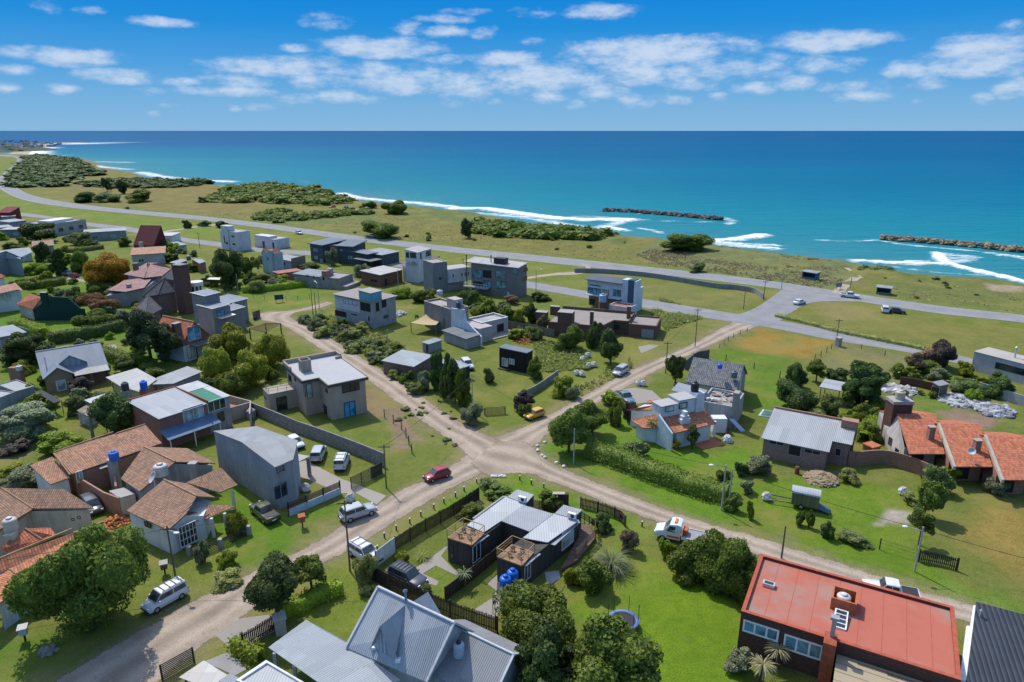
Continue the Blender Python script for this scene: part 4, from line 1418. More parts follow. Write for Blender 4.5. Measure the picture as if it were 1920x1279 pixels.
def scatter(name,polys,n,size,hgt_,mat,label=None,blades=5,avoid=True,up=1.0,seed=5):
 """tufts of uncountable low growth over pixel polygons: one object"""
 g=np.random.default_rng(seed)
 P_=[]
 areas=[abs(shoelace([tuple(q)for q in px(pl)]))for pl in polys]
 for pl,ar in zip(polys,areas):
  w=px(pl)
  k=int(n*ar/sum(areas))
  a=w.min(0)+(w.max(0)-w.min(0))*g.random((k*3,2))
  a=a[inside(a[:,0],a[:,1],w)][:k]
  keep=fbm(a[:,0],a[:,1],6,3)+g.uniform(-.25,.25,len(a))>.42
  P_.append(a[keep])
 a=np.concatenate(P_)
 if avoid:
  for poly,nm in ROADSIDE:
   a=a[~inside(a[:,0],a[:,1],poly)]
 n=len(a)
 a3=np.repeat(a,blades,0)
 m=len(a3)
 sc=np.repeat(g.uniform(.5,1.3,n),blades)
 ang=g.uniform(0,6.283,m)
 lean=g.uniform(.15,.8,m)/up
 L=hgt_*sc*g.uniform(.6,1.1,m)
 base=np.c_[a3+g.normal(0,size*.3,(m,2)),np.full(m,-.02)]
 dirv=np.c_[np.cos(ang)*np.sin(lean),np.sin(ang)*np.sin(lean),np.cos(lean)]
 side=np.c_[-np.sin(ang),np.cos(ang),np.zeros(m)]*(size*.22*sc)[:,None]
 mid=base+dirv*(L*.55)[:,None]
 tip=base+dirv*L[:,None]+np.c_[np.cos(ang),np.sin(ang),-.4*np.ones(m)]*(L*.22)[:,None]
 v=np.stack([base-side*.6,base+side*.6,mid+side,tip,mid-side],1).reshape(-1,3)
 f=np.arange(m*5).reshape(m,5)
 me=np_mesh(name,[(v,f)])
 me.materials.append(LEAF[mat])
 o=bpy.data.objects.new(name,me)
 col.objects.link(o)
 tag(o,label,'grass' if 'grass' in name else 'ground cover',kind='stuff')
 return o
def fronds(mb,c,n,L,droop,wid,rr,up=.9,mi=0,seg=6):
 for i in range(n):
  a=rr.uniform(0,6.283)
  e=rr.uniform(.05,1.0)*up
  ll=L*rr.uniform(.75,1.1)
  p=Vector(c)
  d=Vector((math.cos(a)*math.cos(e),math.sin(a)*math.cos(e),math.sin(e)))
  s=Vector((-math.sin(a),math.cos(a),0))
  pts=[]
  for k in range(seg+1):
   t=k/seg
   wv=wid*(.35+1.3*t)*(1-t)**.6 if k<seg else 0
   pts.append((p-s*wv-Vector((0,0,wv*.5)),p.copy(),p+s*wv-Vector((0,0,wv*.5))))
   p=p+d*(ll/seg)
   d=(d-Vector((0,0,droop/seg))).normalized()
  for k in range(seg):
   A,B=pts[k],pts[k+1]
   mb.face([A[0],B[0],B[1],A[1]],mi)
   mb.face([A[1],B[1],B[2],A[2]],mi)
def palm(box_c,z,L,n,label,mat='mid',droop=1.5,wid=.16,th=None,name='palm_tree',cat='palm tree'):
 p=P(*box_c,0)
 t=thing(name,label,cat,(p.x,p.y,0))
 rr=random.Random(sum(map(ord,label)))
 mb=MB()
 fronds(mb,(0,0,z),n,L,droop,wid,rr)
 mb.build('crown',LEAF[mat],t)
 if z>.2:
  MB().tube((0,0,-.1),(0,0,z),th or.18,(th or.18)*.8,8).build('trunk',M_BARK,t)
 return t
def pampas(box,label,mat='grey'):
 p,r,c=place_bbox(*box,0)
 rr=random.Random(sum(map(ord,label)))
 mb=MB()
 fronds(mb,(0,0,0),420,r*1.5+c*.6,2.2,.04,rr,up=1.35,seg=5)
 return tag(mb.build('pampas_grass',LEAF[mat],None,(p.x,p.y,0)),label,'ornamental grass')
# ------------------------------------------------------------ vehicles
def _loft(mb,secs,mi=0,caps=True,smooth=True):
 n=len(secs[0])
 vs=[p for s in secs for p in s]
 fs=[]
 for k in range(len(secs)-1):
  for i in range(n):
   j=(i+1)%n
   fs.append((k*n+i,(k+1)*n+i,(k+1)*n+j,k*n+j))
 mb.mesh_part(vs,fs,mi,smooth)
 if caps:
  mb.face(secs[0],mi)
  mb.face(secs[-1][::-1],mi)
CAR={'hatch':(3.75,1.64,.86,.92,1.45,.26,.43,.86,.97,.92),'sedan':(4.3,1.70,.88,.93,1.44,.28,.45,.76,.88,.98),'wagon':(4.3,1.70,.88,.95,1.50,.27,.43,.90,.985,.95),'suv':(4.5,1.84,1.02,1.08,1.74,.27,.41,.90,.985,1.08),'van':(4.2,1.74,.98,1.08,1.82,.18,.36,.955,.99,1.08),'minivan':(4.3,1.74,.95,1.02,1.68,.20,.37,.93,.985,1.02),'pickup':(5.2,1.84,1.04,1.10,1.78,.29,.39,.62,.655,1.06),}
M_TYRE=m_plain((.018,.018,.018),.85)
M_RIM=m_plain((.42,.43,.45),.35,.5,.6)
M_LAMP=m_plain((.75,.76,.78),.15,.6)
M_TAIL=m_plain((.30,.015,.012),.3,.5)
M_CARGL=m_glass((.035,.05,.06),.06)
M_TRIM=m_plain((.03,.03,.032),.6)
def wheel(root,x,y,r,w=.2):
 s=1 if y>0 else-1
 t=MB()
 t.tube((x,y-s*w,r),(x,y,r),r,n=16)
 o=t.build('wheel',M_TYRE,root)
 MB().tube((x,y-s*.02,r),(x,y+s*.012,r),r*.62,r*.55,10).build('rim',M_RIM,o)
def car(kind,label,front,rear,c,z=.55,rack=False,name=None,cat=None,trim=None,blackroof=False,group=None,plain=False,zg=0.0):
 L,W,zh,zb,zr,f0,f1,f2,f3,zd=CAR[kind]
 a,b=P(*front,z),P(*rear,z)
 m=(a+b)/2
 rot=math.atan2((a-b).y,(a-b).x)
 t=thing(name or{'pickup':'pickup_truck','van':'van','minivan':'van','suv':'parked_car'}.get(kind,'parked_car'),label,cat or{'pickup':'pickup truck','van':'van','minivan':'van'}.get(kind,'car'),(m.x,m.y,.05+zg),rot,group)
 X=lambda f:L*(.5-f)
 hw=W/2
 paint_=m_paint(c)
 mb=MB()
 gc=.26 if kind not in('suv','pickup')else.34
 def sec(f,top,k=1.0,low=gc):
  x=X(f)
  w_=hw*k
  zm=low+(top-low)*.58
  return[(x,-w_*.93,low),(x,-w_,low+.12),(x,-w_,zm),(x,-w_*.955,top-.05),(x,-w_*.88,top),(x,w_*.88,top),(x,w_*.955,top-.05),(x,w_,zm),(x,w_,low+.12),(x,w_*.93,low)]
 S=[sec(0.0,zh-.26,.80,gc+.08),sec(.02,zh-.16,.90),sec(.07,zh-.08,.97),sec(f0*.6,zh-.03,1.0),sec(f0,zh+.02,1.0),sec(f0+.06,zb,1.0),sec(.6,zb+.01,1.0)]
 if kind=='pickup':
  S+=[sec(f3+.01,zd,1.0),sec(.985,zd,.99),sec(1.0,zd-.04,.95,gc+.14)]
 else:
  S+=[sec(f3-.06,zd,.99),sec(.975,zd-.06,.96),sec(1.0,zd-.22,.88,gc+.12)]
 _loft(mb,S)
 tw=hw*(.80 if kind not in('van',)else.86)
 bw=hw*.90
 def csec(f,zt,w1):
  x=X(f)
  return[(x,-bw,zb-.04),(x,-(w1*.5+bw*.5)*1.02,(zb+zt)/2),(x,-w1,zt-.06),(x,-w1*.86,zt),(x,0,zt+.02),(x,w1*.86,zt),(x,w1,zt-.06),(x,(w1*.5+bw*.5)*1.02,(zb+zt)/2),(x,bw,zb-.04)]
 x0,x1,x2,x3=X(f0),X(f1),X(f2),X(f3)
 secs=[]
 base=lambda f:[(X(f),-bw,zb-.04),(X(f),-bw,zb-.03),(X(f),-bw*.98,zb-.02),(X(f),-bw*.8,zb-.02),(X(f),0,zb-.02),(X(f),bw*.8,zb-.02),(X(f),bw*.98,zb-.02),(X(f),bw,zb-.03),(X(f),bw,zb-.04)]
 secs=[base(f0),csec(f1,zr-.02,tw),csec((f1+f2)/2,zr,tw),csec(f2,zr-.03,tw*.98),base(f3)]
 _loft(mb,secs,0,True,False)
 if kind=='pickup':
  mb.box(X(f3+.035),-hw*.80,zd+.004,X(.97),hw*.80,zd+.012,1)
 body=mb.build('body',[paint_,M_TRIM],t)
 up=lambda A,B,k:tuple(A[i]+(B[i]-A[i])*k for i in range(3))
 def glass(nm,q,off):
  g=MB()
  g.face([tuple(Vector(p)+Vector(off))for p in q])
  return g.build(nm,M_CARGL,t)
 k0,k1=.10,.92
 q=[(x0,-bw*.92,zb-.02),(x0,bw*.92,zb-.02),(x1,tw*.9,zr-.04),(x1,-tw*.9,zr-.04)]
 glass('windscreen',[up(q[0],q[3],k0),up(q[1],q[2],k0),up(q[1],q[2],k1),up(q[0],q[3],k1)],(.02,0,.025))
 q=[(x3,bw*.9,zb-.02),(x3,-bw*.9,zb-.02),(x2,-tw*.9,zr-.05),(x2,tw*.9,zr-.05)]
 glass('rear_window',[up(q[0],q[3],.22),up(q[1],q[2],.22),up(q[1],q[2],.88),up(q[0],q[3],.88)],(-.02,0,.02))
 for s in(-1,1):
  lo,hi=zb+.05,zr-.16
  fr=lambda x,zz:x
  kk=(lo-zb)/(zr-zb)
  kh=(hi-zb)/(zr-zb)
  yl=s*(bw+(tw-bw)*kk+.022)
  yh=s*(bw+(tw-bw)*kh+.030)
  xf_l,xf_h=x0+(x1-x0)*kk-.12,x0+(x1-x0)*kh-.10
  xr_l,xr_h=x3+(x2-x3)*kk+.16,x3+(x2-x3)*kh+.14
  xm=(x1+x2)/2+.1
  for(a0,b0,a1,b1)in((xf_l,xf_h,xm+.05,xm+.05),(xm-.05,xm-.05,xr_l,xr_h)):
   q=[(a0,yl,lo),(a1,yl,lo),(b1,yh,hi),(b0,yh,hi)]
   if s>0:
    q=q[::-1]
   g=MB()
   g.face(q)
   g.build('window',M_CARGL,t)
  wr=.30 if kind in('hatch','sedan','wagon')else.34 if kind in('van','minivan')else.37
  wheel(t,X(.185),s*(hw+.012),wr)
  wheel(t,X(.80),s*(hw+.012),wr)
  if not plain:
   h=MB()
   h.box(X(.055),s*hw*.52,zh-.30,X(-.004),s*hw*.84,zh-.17)if s>0 else h.box(X(.055),s*hw*.84,zh-.30,X(-.004),s*hw*.52,zh-.17)
   h.build('headlight',M_LAMP,t)
   h=MB()
   y0,y1=sorted((s*hw*.70,s*hw*.90))
   h.box(X(1.004),y0,zd-.34,X(.965),y1,zd-.12)
   h.build('tail_light',M_TAIL,t)
   m2=MB()
   y0,y1=sorted((s*hw*1.0,s*(hw+.17)))
   m2.box(x0-.42,y0,zb+.02,x0-.30,y1,zb+.15)
   m2.build('side_mirror',trim or paint_,t)
 if not plain:
  MB().box(X(.03),-hw*.86,gc+.02,X(-.012),hw*.86,gc+.2).build('bumper',trim or M_TRIM,t)
  MB().box(X(1.012),-hw*.86,gc+.06,X(.97),hw*.86,gc+.22).build('bumper',trim or M_TRIM,t)
  MB().box(X(1.016),-.24,gc+.26,X(.98),.24,gc+.38).build('number_plate',M_WHITEP,t)
 if rack:
  r=MB()
  for k in range(rack):
   x=x1+(x2-x1)*(k+.6)/rack
   r.bar((x,-tw*.92,zr+.07),(x,tw*.92,zr+.07),.05)
  for s in(-1,1):
   r.bar((x1-.1,s*tw*.84,zr+.05),(x2+.1,s*tw*.84,zr+.05),.04)
  r.build('roof_rack',M_TRIM,t)
 return t
# ------------------------------------------------------------ house tools
def _crop(ox,oy,s):
 return lambda x,y:(ox+x/s,oy+y/s)
d1,d2,d3=_crop(0,220,3.996),_crop(400,220,3.996),_crop(860,220,3.996)
d4=_crop(1340,320,3.31)
e1,e2,e3,e4=_crop(0,380,5.328),_crop(280,400,5.328),_crop(560,420,5.328),_crop(840,440,5.328)
g1,g2,g3,g4,g5=_crop(0,600,5.328),_crop(220,520,5.328),_crop(460,620,5.328),_crop(700,560,5.328),_crop(960,500,5.328)
k6,k7,k8=_crop(1000,640,4.2625),_crop(1260,620,4.2625),_crop(1560,620,4.264)
n1,n2,n3,n4=_crop(0,780,4.2625),_crop(0,980,4.2775),_crop(340,740,4.2625),_crop(340,980,4.2775)
n5,n6,n7,n8,n9,n0=_crop(700,860,3.707),_crop(640,1020,4.8),_crop(1000,900,3.707),_crop(1340,980,3.31),_crop(1380,860,3.556),_crop(640,1080,6.427)
CAMV=Vector((0,0,CAM_H))
def ray_wall(A,B,u,v):
 """where the sight line through u, v meets the vertical plane through A and B"""
 d=P(u,v,0)-CAMV
 n=Vector((B.y-A.y,A.x-B.x,0))
 t=(A-CAMV).dot(n)/d.dot(n)
 return CAMV+d*t
def win_on(root,A,B,tl,br,**kw):
 """a window in the wall from A (left) to B (right, seen from outside), its corners read at photo pixels"""
 a,b=ray_wall(A,B,*tl),ray_wall(A,B,*br)
 U=Vector((B.x-A.x,B.y-A.y,0)).normalized()
 w=(b-a).dot(U)
 h=a.z-b.z
 p=Vector((a.x,a.y,b.z))
 ro=root.rotation_euler.z
 p=Matrix.Rotation(-ro,3,'Z')@(p-Vector(root.location))
 return window(root,p,math.atan2(U.y,U.x)-ro,max(.25,w),max(.25,h),**kw)
class House:
 """box-shaped body: near roof corner, right corner, left corner read at height h"""
 def __init__(self,label,near,right,left,base_v=None,h=None,cat='house',name='house',base_u=None,L=None,W=None):
  if h is None:
   h=hgt(base_u or near[0],base_v,near[1])
  self.h=h
  f=Frame(near,right,left,h)
  self.f=f
  self.L,self.W=L or f.L,W or f.W
  self.root=thing(name,label,cat,f.o,f.rot)
 def A(self,side,off=0.0):
  f,L,W=self.f,self.L,self.W
  return{'f':(f.w(0,-off),f.w(L,-off)),'r':(f.w(L+off,0),f.w(L+off,W)),'l':(f.w(-off,W),f.w(-off,0)),'b':(f.w(L,W+off),f.w(0,W+off))}[side]
 def win(self,side,tl,br,off=0.0,**kw):
  return win_on(self.root,*self.A(side,off),tl,br,**kw)
 def loc(self,p,z=0.0):
  return self.f.loc(p[0],p[1],z)
 def box(self,name,b,mat):
  return box_part(self.root,name,b,mat)
class Facing(House):
 """body whose street front runs between two ground pixels; third pixel is the far end of the right side"""
 def __init__(self,label,left,right,back,h,cat='house',name='house'):
  f=Frame(left,right,back,0)
  self.f,self.L,self.W,self.h=f,f.L,f.W,h
  self.root=thing(name,label,cat,f.o,f.rot)
class PolyHouse:
 """irregular body; parts stay in world axes round the root"""
 def __init__(self,label,at_,cat='house',name='house',z=0.0):
  self.o=P(at_[0],at_[1],z)
  self.o.z=0
  self.root=thing(name,label,cat,self.o)
 def pt(self,p,z):
  return P(p[0],p[1],z)-self.o
 def roof(self,pts,mat,t=.14,name='roof'):
  """pts: [(pixel, z)...]"""
  mb=MB()
  mb.slab([self.pt(p,z)for p,z in pts],t)
  return mb.build(name,mat,self.root)
 def roofs(self,planes,mat,t=.14,name='roof',caps=None,capm=None,cr=.12):
  mb=MB()
  for pts in planes:
   mb.slab([self.pt(p,z)for p,z in pts],t)
  o=mb.build(name,mat,self.root)
  if caps:
   for(a,za),(b,zb)in caps:
    MB().tube(self.pt(a,za)+Vector((0,0,.02)),self.pt(b,zb)+Vector((0,0,.02)),cr,n=6).build('ridge_cap',capm,o)
  return o
 def walls(self,pts,mat,drop=.16,name='wall',z0=-.3,inset=0.0,close=True):
  """pts: [(pixel, ztop)...] of the wall top; footprint shrunk by inset metres"""
  w=[self.pt(p,z)for p,z in pts]
  c=sum(w,Vector())/len(w)
  if inset:
   w=[p+(Vector((c.x,c.y,p.z))-p).normalized()*inset for p in w]
  ar=sum(a.x*b.y-b.x*a.y for a,b in zip(w,w[1:]+w[:1]))
  if ar<0:
   w=w[::-1]
  mb=MB()
  k=len(w)
  for i in range(k):
   a,b=w[i],w[(i+1)%k]
   mb.face([(a.x,a.y,z0),(b.x,b.y,z0),(b.x,b.y,b.z-drop),(a.x,a.y,a.z-drop)])
  c=sum(w,Vector())/k
  c.z=min(p.z for p in w)-.25
  for i in range(k):
   a,b=w[i],w[(i+1)%k]
   mb.face([(a.x,a.y,a.z-drop),(b.x,b.y,b.z-drop),(c.x,c.y,c.z-drop)])
  return mb.build(name,mat,self.root)
 def win(self,a,b,tl,br,z=0.0,**kw):
  return win_on(self.root,P(*a,z),P(*b,z),tl,br,**kw)
def tank_on(label,p,z,r=.5,h=1.2,c=(.02,.09,.45),lidc=None):
 q=P(p[0],p[1],z)
 return water_tank(label,q,r,h,c,lidc)
def fence_run(name,label,pts,h,mat,post=None,spacing=2.0,t=.06,style='solid',cat='fence',pmat=None,z=0.0):
 """a fence along a pixel line: one board panel mesh, each post a part"""
 p=resample(px(pts),.25)
 o=Vector((p[0][0],p[0][1],z))
 root=thing(name,label,cat,o)
 s=np.r_[0,np.cumsum(np.hypot(*np.diff(p,axis=0).T))]
 Lt=s[-1]
 at_=lambda d:Vector((np.interp(d,s,p[:,0]),np.interp(d,s,p[:,1]),z))-o
 mb=MB()
 if style=='pickets':
  k=int(Lt/.18)
  rr=random.Random(4)
  for i in range(k):
   a,b=at_(i*Lt/k+.02),at_((i+.72)*Lt/k)
   q=[a,b,b+Vector((0,0,h*rr.uniform(.93,1.03))),a+Vector((0,0,h*rr.uniform(.93,1.03)))]
   nn=(b-a).cross(Vector((0,0,1))).normalized()*t*.5
   mb.face([x+nn for x in q])
   mb.face([x-nn for x in q][::-1])
   mb.face([q[3]+nn,q[2]+nn,q[2]-nn,q[3]-nn][::-1])
  for zz in(h*.25,h*.8):
   k=max(1,int(Lt/1.5))
   for i in range(k):
    mb.bar(at_(i*Lt/k)+Vector((0,0,zz)),at_((i+1)*Lt/k)+Vector((0,0,zz)),.07)
 elif style=='slats':
  k=max(1,int(Lt/1.5))
  nb=max(2,int(h/.17))
  for j in range(nb):
   zz=.12+(h-.15)*j/(nb-1)
   for i in range(k):
    mb.bar(at_(i*Lt/k)+Vector((0,0,zz)),at_((i+1)*Lt/k)+Vector((0,0,zz)),.03,h=.11)
 elif style=='wire':
  k=max(1,int(Lt/2))
  for zz in(.35,.7,1.05):
   for i in range(k):
    mb.bar(at_(i*Lt/k)+Vector((0,0,zz*h/1.15)),at_((i+1)*Lt/k)+Vector((0,0,zz*h/1.15)),.018)
 else:
  k=max(1,int(Lt/1.0))
  for i in range(k):
   a,b=at_(i*Lt/k),at_((i+1)*Lt/k)
   nn=(b-a).cross(Vector((0,0,1))).normalized()*t*.5
   q=[a-Vector((0,0,.2)),b-Vector((0,0,.2)),b+Vector((0,0,h)),a+Vector((0,0,h))]
   mb.face([x+nn for x in q])
   mb.face([x-nn for x in q][::-1])
   mb.face([q[3]+nn,q[2]+nn,q[2]-nn,q[3]-nn][::-1])
  for e,sg in((0,-1),(Lt,1)):
   a=at_(e)
   dd=(at_(min(Lt,e+.1))-at_(max(0,e-.1))).normalized()
   nn=dd.cross(Vector((0,0,1))).normalized()*t*.5
   mb.face([a-nn,a+nn,a+nn+Vector((0,0,h)),a-nn+Vector((0,0,h))])
 mb.build('panel' if style!='wire' else 'wires',mat,root)
 if post:
  k=min(90,max(1,int(Lt/spacing)))
  for i in range(k+1):
   q=at_(i*Lt/k)
   pm=MB()
   pm.box(q.x-post/2,q.y-post/2,-.2,q.x+post/2,q.y+post/2,h+.08)
   pm.build('post',pmat or mat,root)
 return root
M_ROOFG=m_metal((.44,.46,.48),.20,.03,.25)
M_ROOFB=m_metal((.36,.41,.46),.20,.03,.25)
M_ROOFW=m_metal((.60,.62,.62),.25,.03,.22,(.34,.33,.31))
M_ROOFD=m_metal((.095,.115,.135),.45,.04,.25,(.05,.05,.05))
M_BRICK=m_brick()
M_BRICKD=m_brick((.11,.05,.035),(.09,.07,.06))
M_BRICKO=m_brick((.36,.16,.09),(.36,.31,.26))
M_CREAM=m_plaster((.46,.40,.32),.35)
M_PWHITE=m_plaster((.66,.66,.64),.28,(.33,.34,.34))
M_PGREY=m_plaster((.30,.30,.30),.5,(.13,.13,.13))
M_BLOCK=m_brick((.25,.24,.225),(.19,.18,.17),.42,.21)
M_TILEO=m_tile((.50,.19,.095),.25)
M_TILEB=m_tile((.30,.17,.105),.45)
M_TILER=m_tile((.47,.15,.075),.15)
M_TILEOLD=m_tile((.40,.20,.12),.45,.26,.38,(.15,.12,.09))
M_RIDGE=m_plaster((.42,.25,.15),.5)
# ------------------------------------------------------------ houses in the foreground
def red_roof_house():
 H=House('long house with a flat red painted roof, faded grey patches and dark brick walls',(1390,1146),(1802,1276),(1453,1046.5),h=4.3)
 L,W,h,r=H.L,H.W,H.h,H.root
 red=m_flatroof((.40,.122,.082),(.29,.215,.18),.95,.13)
 redw=m_plain((.36,.085,.05),.8,.2,0,.2)
 flat_house(r,0,0,L,W,h,M_BRICKD,red,.26,.28,capm=redw)
 H.win('f',n8(180,598),n8(392,742),frame=M_WHITEP,pane=M_GLASSB,nx=3,fw=.16)
 H.win('f',n8(435,688),n8(660,858),frame=M_WHITEP,pane=M_GLASSB,nx=3,fw=.16)
 x,y=H.loc(n8(800,500),h)
 b=MB()
 s=1.05
 for q in((x-s,y-s,x+s,y-s+.16),(x-s,y+s-.16,x+s,y+s),(x-s,y-s+.16,x-s+.16,y+s-.16),(x+s-.16,y-s+.16,x+s,y+s-.16)):
  b.box(q[0],q[1],h-.27,q[2],q[3],h+.95)
 b.build('tank_enclosure',m_plain((.40,.13,.06),.85,.2,0,.25),r)
 p=H.f.w(x-.05,y+.05,h-.24)
 water_tank('pale grey water tank in the brick box on the red flat roof',p,.62,1.15,(.50,.46,.44),(.55,.55,.55))
 for k in range(1,9):
  x=L*k/9
  MB().box(x,.3,h-.259,x+.05,W-.3,h-.246).build('membrane_seam',redw,r)
 x,y=H.loc(n8(337,380),h)
 q=MB()
 q.box(x-.55,y-.33,h-.27,x+.55,y+.33,h+.12)
 k=q.build('skylight',M_ALU,r)
 MB().box(x-.4,y-.2,h+.123,x+.4,y+.2,h+.14).build('pane',M_GLASS,k)
 x,y=H.loc(n8(782,600),h)
 q=MB()
 q.slab([(x-.55,y-1.1,h-.1),(x+.55,y-1.1,h-.1),(x+.55,y+1.1,h+.25),(x-.55,y+1.1,h+.25)],.2)
 k=q.build('skylight',M_WHITEP,r)
 for i in range(4):
  y0,y1=y-1.0+i*.52,y-.58+i*.52
  z=lambda t:h+.01+(t-y+1.1)/2.2*.35-.1
  MB().face([(x-.43,y0,z(y0)),(x+.43,y0,z(y0)),(x+.43,y1,z(y1)),(x-.43,y1,z(y1))])if False else None
  g=MB()
  g.face([(x-.43,y0,z(y0)),(x+.43,y0,z(y0)),(x+.43,y1,z(y1)),(x-.43,y1,z(y1))])
  g.build('pane',M_GLASS,k)
 x,y=H.loc(n8(712,770),h)
 c=MB()
 c.box(x-.5,-1.3,-.3,x+.5,.35,h+.45)
 c.build('chimney',m_plain((.30,.08,.04),.9,.2,0,.25),r)
 fl=MB()
 fl.box(x-.1,-.3,h+.45,x+.26,.06,h+2.2)
 fl.box(x-.25,-.42,h+2.2,x+.41,.18,h+2.45)
 fl.build('flue_pipe',m_plain((.33,.32,.34),.5,.4,.3),r)
 x0=x+.75
 t=MB()
 t.box(x0,-6.5,-.3,L+1,-.005,h-1.35)
 t.build('porch',M_BRICKD,r)
 t=MB()
 t.box(x0-.1,-6.6,h-1.345,L+1.1,-.015,h-1.2)
 t.build('terrace',m_plank((.40,.33,.22),1.1,True,.12),r)
 for i in range(2):
  p_=MB()
  p_.tube((x0+1.5+i*2.2,-.5-i*.12,h-1.1),(x0+6.5+i*2.2,-.5-i*.12,h-1.1),.05)
  p_.build('pipe',M_TRIM,r)
 return H
RH=red_roof_house()
def dark_seam_house():
 H=PolyHouse('black standing seam metal roof with white edge boards at the bottom right corner',n8(1620,490))
 z0,z1=3.4,4.6
 H.roof([(n8(1622,490),z1),(n8(1960,580),z1),(n8(1990,1060),z0),(n8(1562,990),z0)],m_metal((.035,.042,.055),.42,.07,.15,(.09,.09,.1)),.18)
 H.walls([(n8(1630,500),z1-.1),(n8(1950,585),z1-.1),(n8(1980,1050),z0-.1),(n8(1575,985),z0-.1)],M_PGREY)
 b=MB()
 a=[H.pt(n8(1606,512),z1-.05),H.pt(n8(1620,512),z1-.05),H.pt(n8(1560,985),z0-.05),H.pt(n8(1520,975),z0-.05),H.pt(n8(1562,640),z1-.4),H.pt(n8(1585,640),z1-.4)]
 b.slab([a[0],a[1],a[2],a[3],a[4],a[5]],.25)
 b.build('fascia',M_WHITEP,H.root)
 q=H.pt(n8(1650,570),z1)
 flue(H.root,q.x,q.y,z1-.4,z1+.35,.07)
 return H
dark_seam_house()
def gabled_metal_house():
 H=PolyHouse('large grey metal roofed gabled house with a triangular dormer and rusty flue, bottom centre',n6(400,900))
 zr,ze=7.2,3.2
 M=m_metal((.50,.54,.58),.19,.03,.22,(.24,.23,.21),1.05,.5,.12)
 ridge_l,ridge_r=n6(330,388),n6(1018,712)
 H.roofs([[(n6(42,930),ze),(n6(768,1245),ze),(ridge_r,zr),(ridge_l,zr)]],M,.12)
 A,B=H.pt(ridge_l,zr),H.pt(ridge_r,zr)
 C_,D=H.pt(n6(42,930),ze),H.pt(n6(768,1245),ze)
 d=(B-A).normalized()
 n=Vector((-d.y,d.x,0))
 run=abs((C_-A).dot(n))
 a2=A+n*run
 b2=B+n*run
 a2.z=b2.z=ze
 mb=MB()
 mb.slab([b2,a2,A,B],.12)
 mb.build('roof',M,H.root)
 c=MB()
 c.tube(A+Vector((0,0,.03)),B+Vector((0,0,.03)),.14,n=6)
 for s,e in((C_,A),(D,B),(b2,B)):
  c.bar(s+Vector((0,0,.05)),e+Vector((0,0,.05)),.22,h=.14)
 c.build('ridge_cap',m_plain((.44,.45,.46),.5),H.root)
 ins=d*.35
 w=MB()
 A1,B1=A+ins,B-ins
 c1,d1_=C_+ins+n*.35,D-ins+n*.35
 e1_,f1=a2+ins-n*.35,b2-ins-n*.35
 Z=lambda p,z:(p.x,p.y,z)
 zs=ze+.15
 w.face([Z(c1,-.3),Z(d1_,-.3),Z(d1_,zs),Z(c1,zs)])
 w.face([Z(d1_,-.3),Z(f1,-.3),Z(f1,zs),Z(B1,zr-.2),Z(d1_,zs)])
 w.face([Z(f1,-.3),Z(e1_,-.3),Z(e1_,zs),Z(f1,zs)])
 w.face([Z(e1_,-.3),Z(c1,-.3),Z(c1,zs),Z(A1,zr-.2),Z(e1_,zs)])
 w.build('wall',m_plaster((.42,.43,.44),.4,(.16,.17,.18)),H.root)
 nr=Vector((0,0,1))
 slope=lambda p:ze+(zr-ze)*((p-C_).dot(n)/(A-C_).dot(n))
 L_,R_=H.pt(n0(355,720),5.2),H.pt(n0(700,905),4.6)
 mid=(L_+R_)/2
 hw=d*((R_-L_).dot(d)/2)
 base=mid
 pl,pr=base-hw,base+hw
 pl.z=pr.z=slope(base)+.02
 back=base+n*2.7
 back.z=slope(back)
 apex=base.copy()
 apex.z=back.z
 w=MB()
 w.face([pl+Vector((0,0,-.3)),pr+Vector((0,0,-.3)),pr,apex-Vector((0,0,.08)),pl])
 dm=w.build('dormer',m_plank((.33,.38,.43),.2),H.root)
 w=MB()
 ov=-n*.45
 w.slab([pl+ov-Vector((0,0,.06)),apex+ov,back+n*.1],.08)
 w.slab([apex+ov,pr+ov-Vector((0,0,.06)),back+n*.1],.08)
 w.build('dormer_roof',M,dm)
 for q in(pl,pr):
  bx_=MB()
  bx_.box(q.x-.22,q.y-.2,q.z-.35,q.x+.22,q.y+.2,q.z-.1)
  bx_.build('bracket',M_WHITEP,dm)
 q=H.pt(n6(585,590),zr-.9)
 flue(H.root,q.x,q.y,zr-1.2,zr+.95,.11,m_plain((.16,.2,.24),.5))
 b=MB()
 b.blob((q.x,q.y,zr-.85),(.35,.35,.2),1,.1)
 b.build('flashing',M_WHITEP,H.root)
 q0,q1,q2=H.pt(n6(780,430),zr-.6),H.pt(n6(668,530),zr-.9),H.pt(n6(915,612),ze+.3)
 w=MB()
 e=(q0-B).dot(n)
 bk=q0+n*.0
 root_=A+d*((q0-A).dot(d))
 root_.z=zr-.25
 l_=q0-d*2.6
 r__=q0+d*2.6
 l_.z=r__.z=ze+.2
 bl,br_=root_-d*2.6,root_+d*2.6
 bl.z=br_.z=ze+.2
 w.slab([l_,q0,root_,bl],.1)
 w.slab([q0,r__,br_,root_],.1)
 w.build('roof',M,H.root)
 zr2,ze2=5.3,3.0
 A2,B2=H.pt(n6(1150,802),zr2),H.pt(n6(1552,996),zr2)
 run2=3.4
 w=MB()
 P_=lambda p,k,z:Vector((p.x+n.x*k,p.y+n.y*k,z))
 A2b=A2-d*3.0
 w.slab([P_(A2b,-run2,ze2),P_(B2,-run2,ze2),B2,A2b],.1)
 w.slab([P_(B2,run2,ze2),P_(A2b,run2,ze2),A2b,B2],.1)
 w.build('roof',m_metal((.34,.35,.36),.19,.03,.3,(.2,.19,.18),1.05),H.root)
 c=MB()
 c.tube(A2b,B2+Vector((0,0,.03)),.11,n=6)
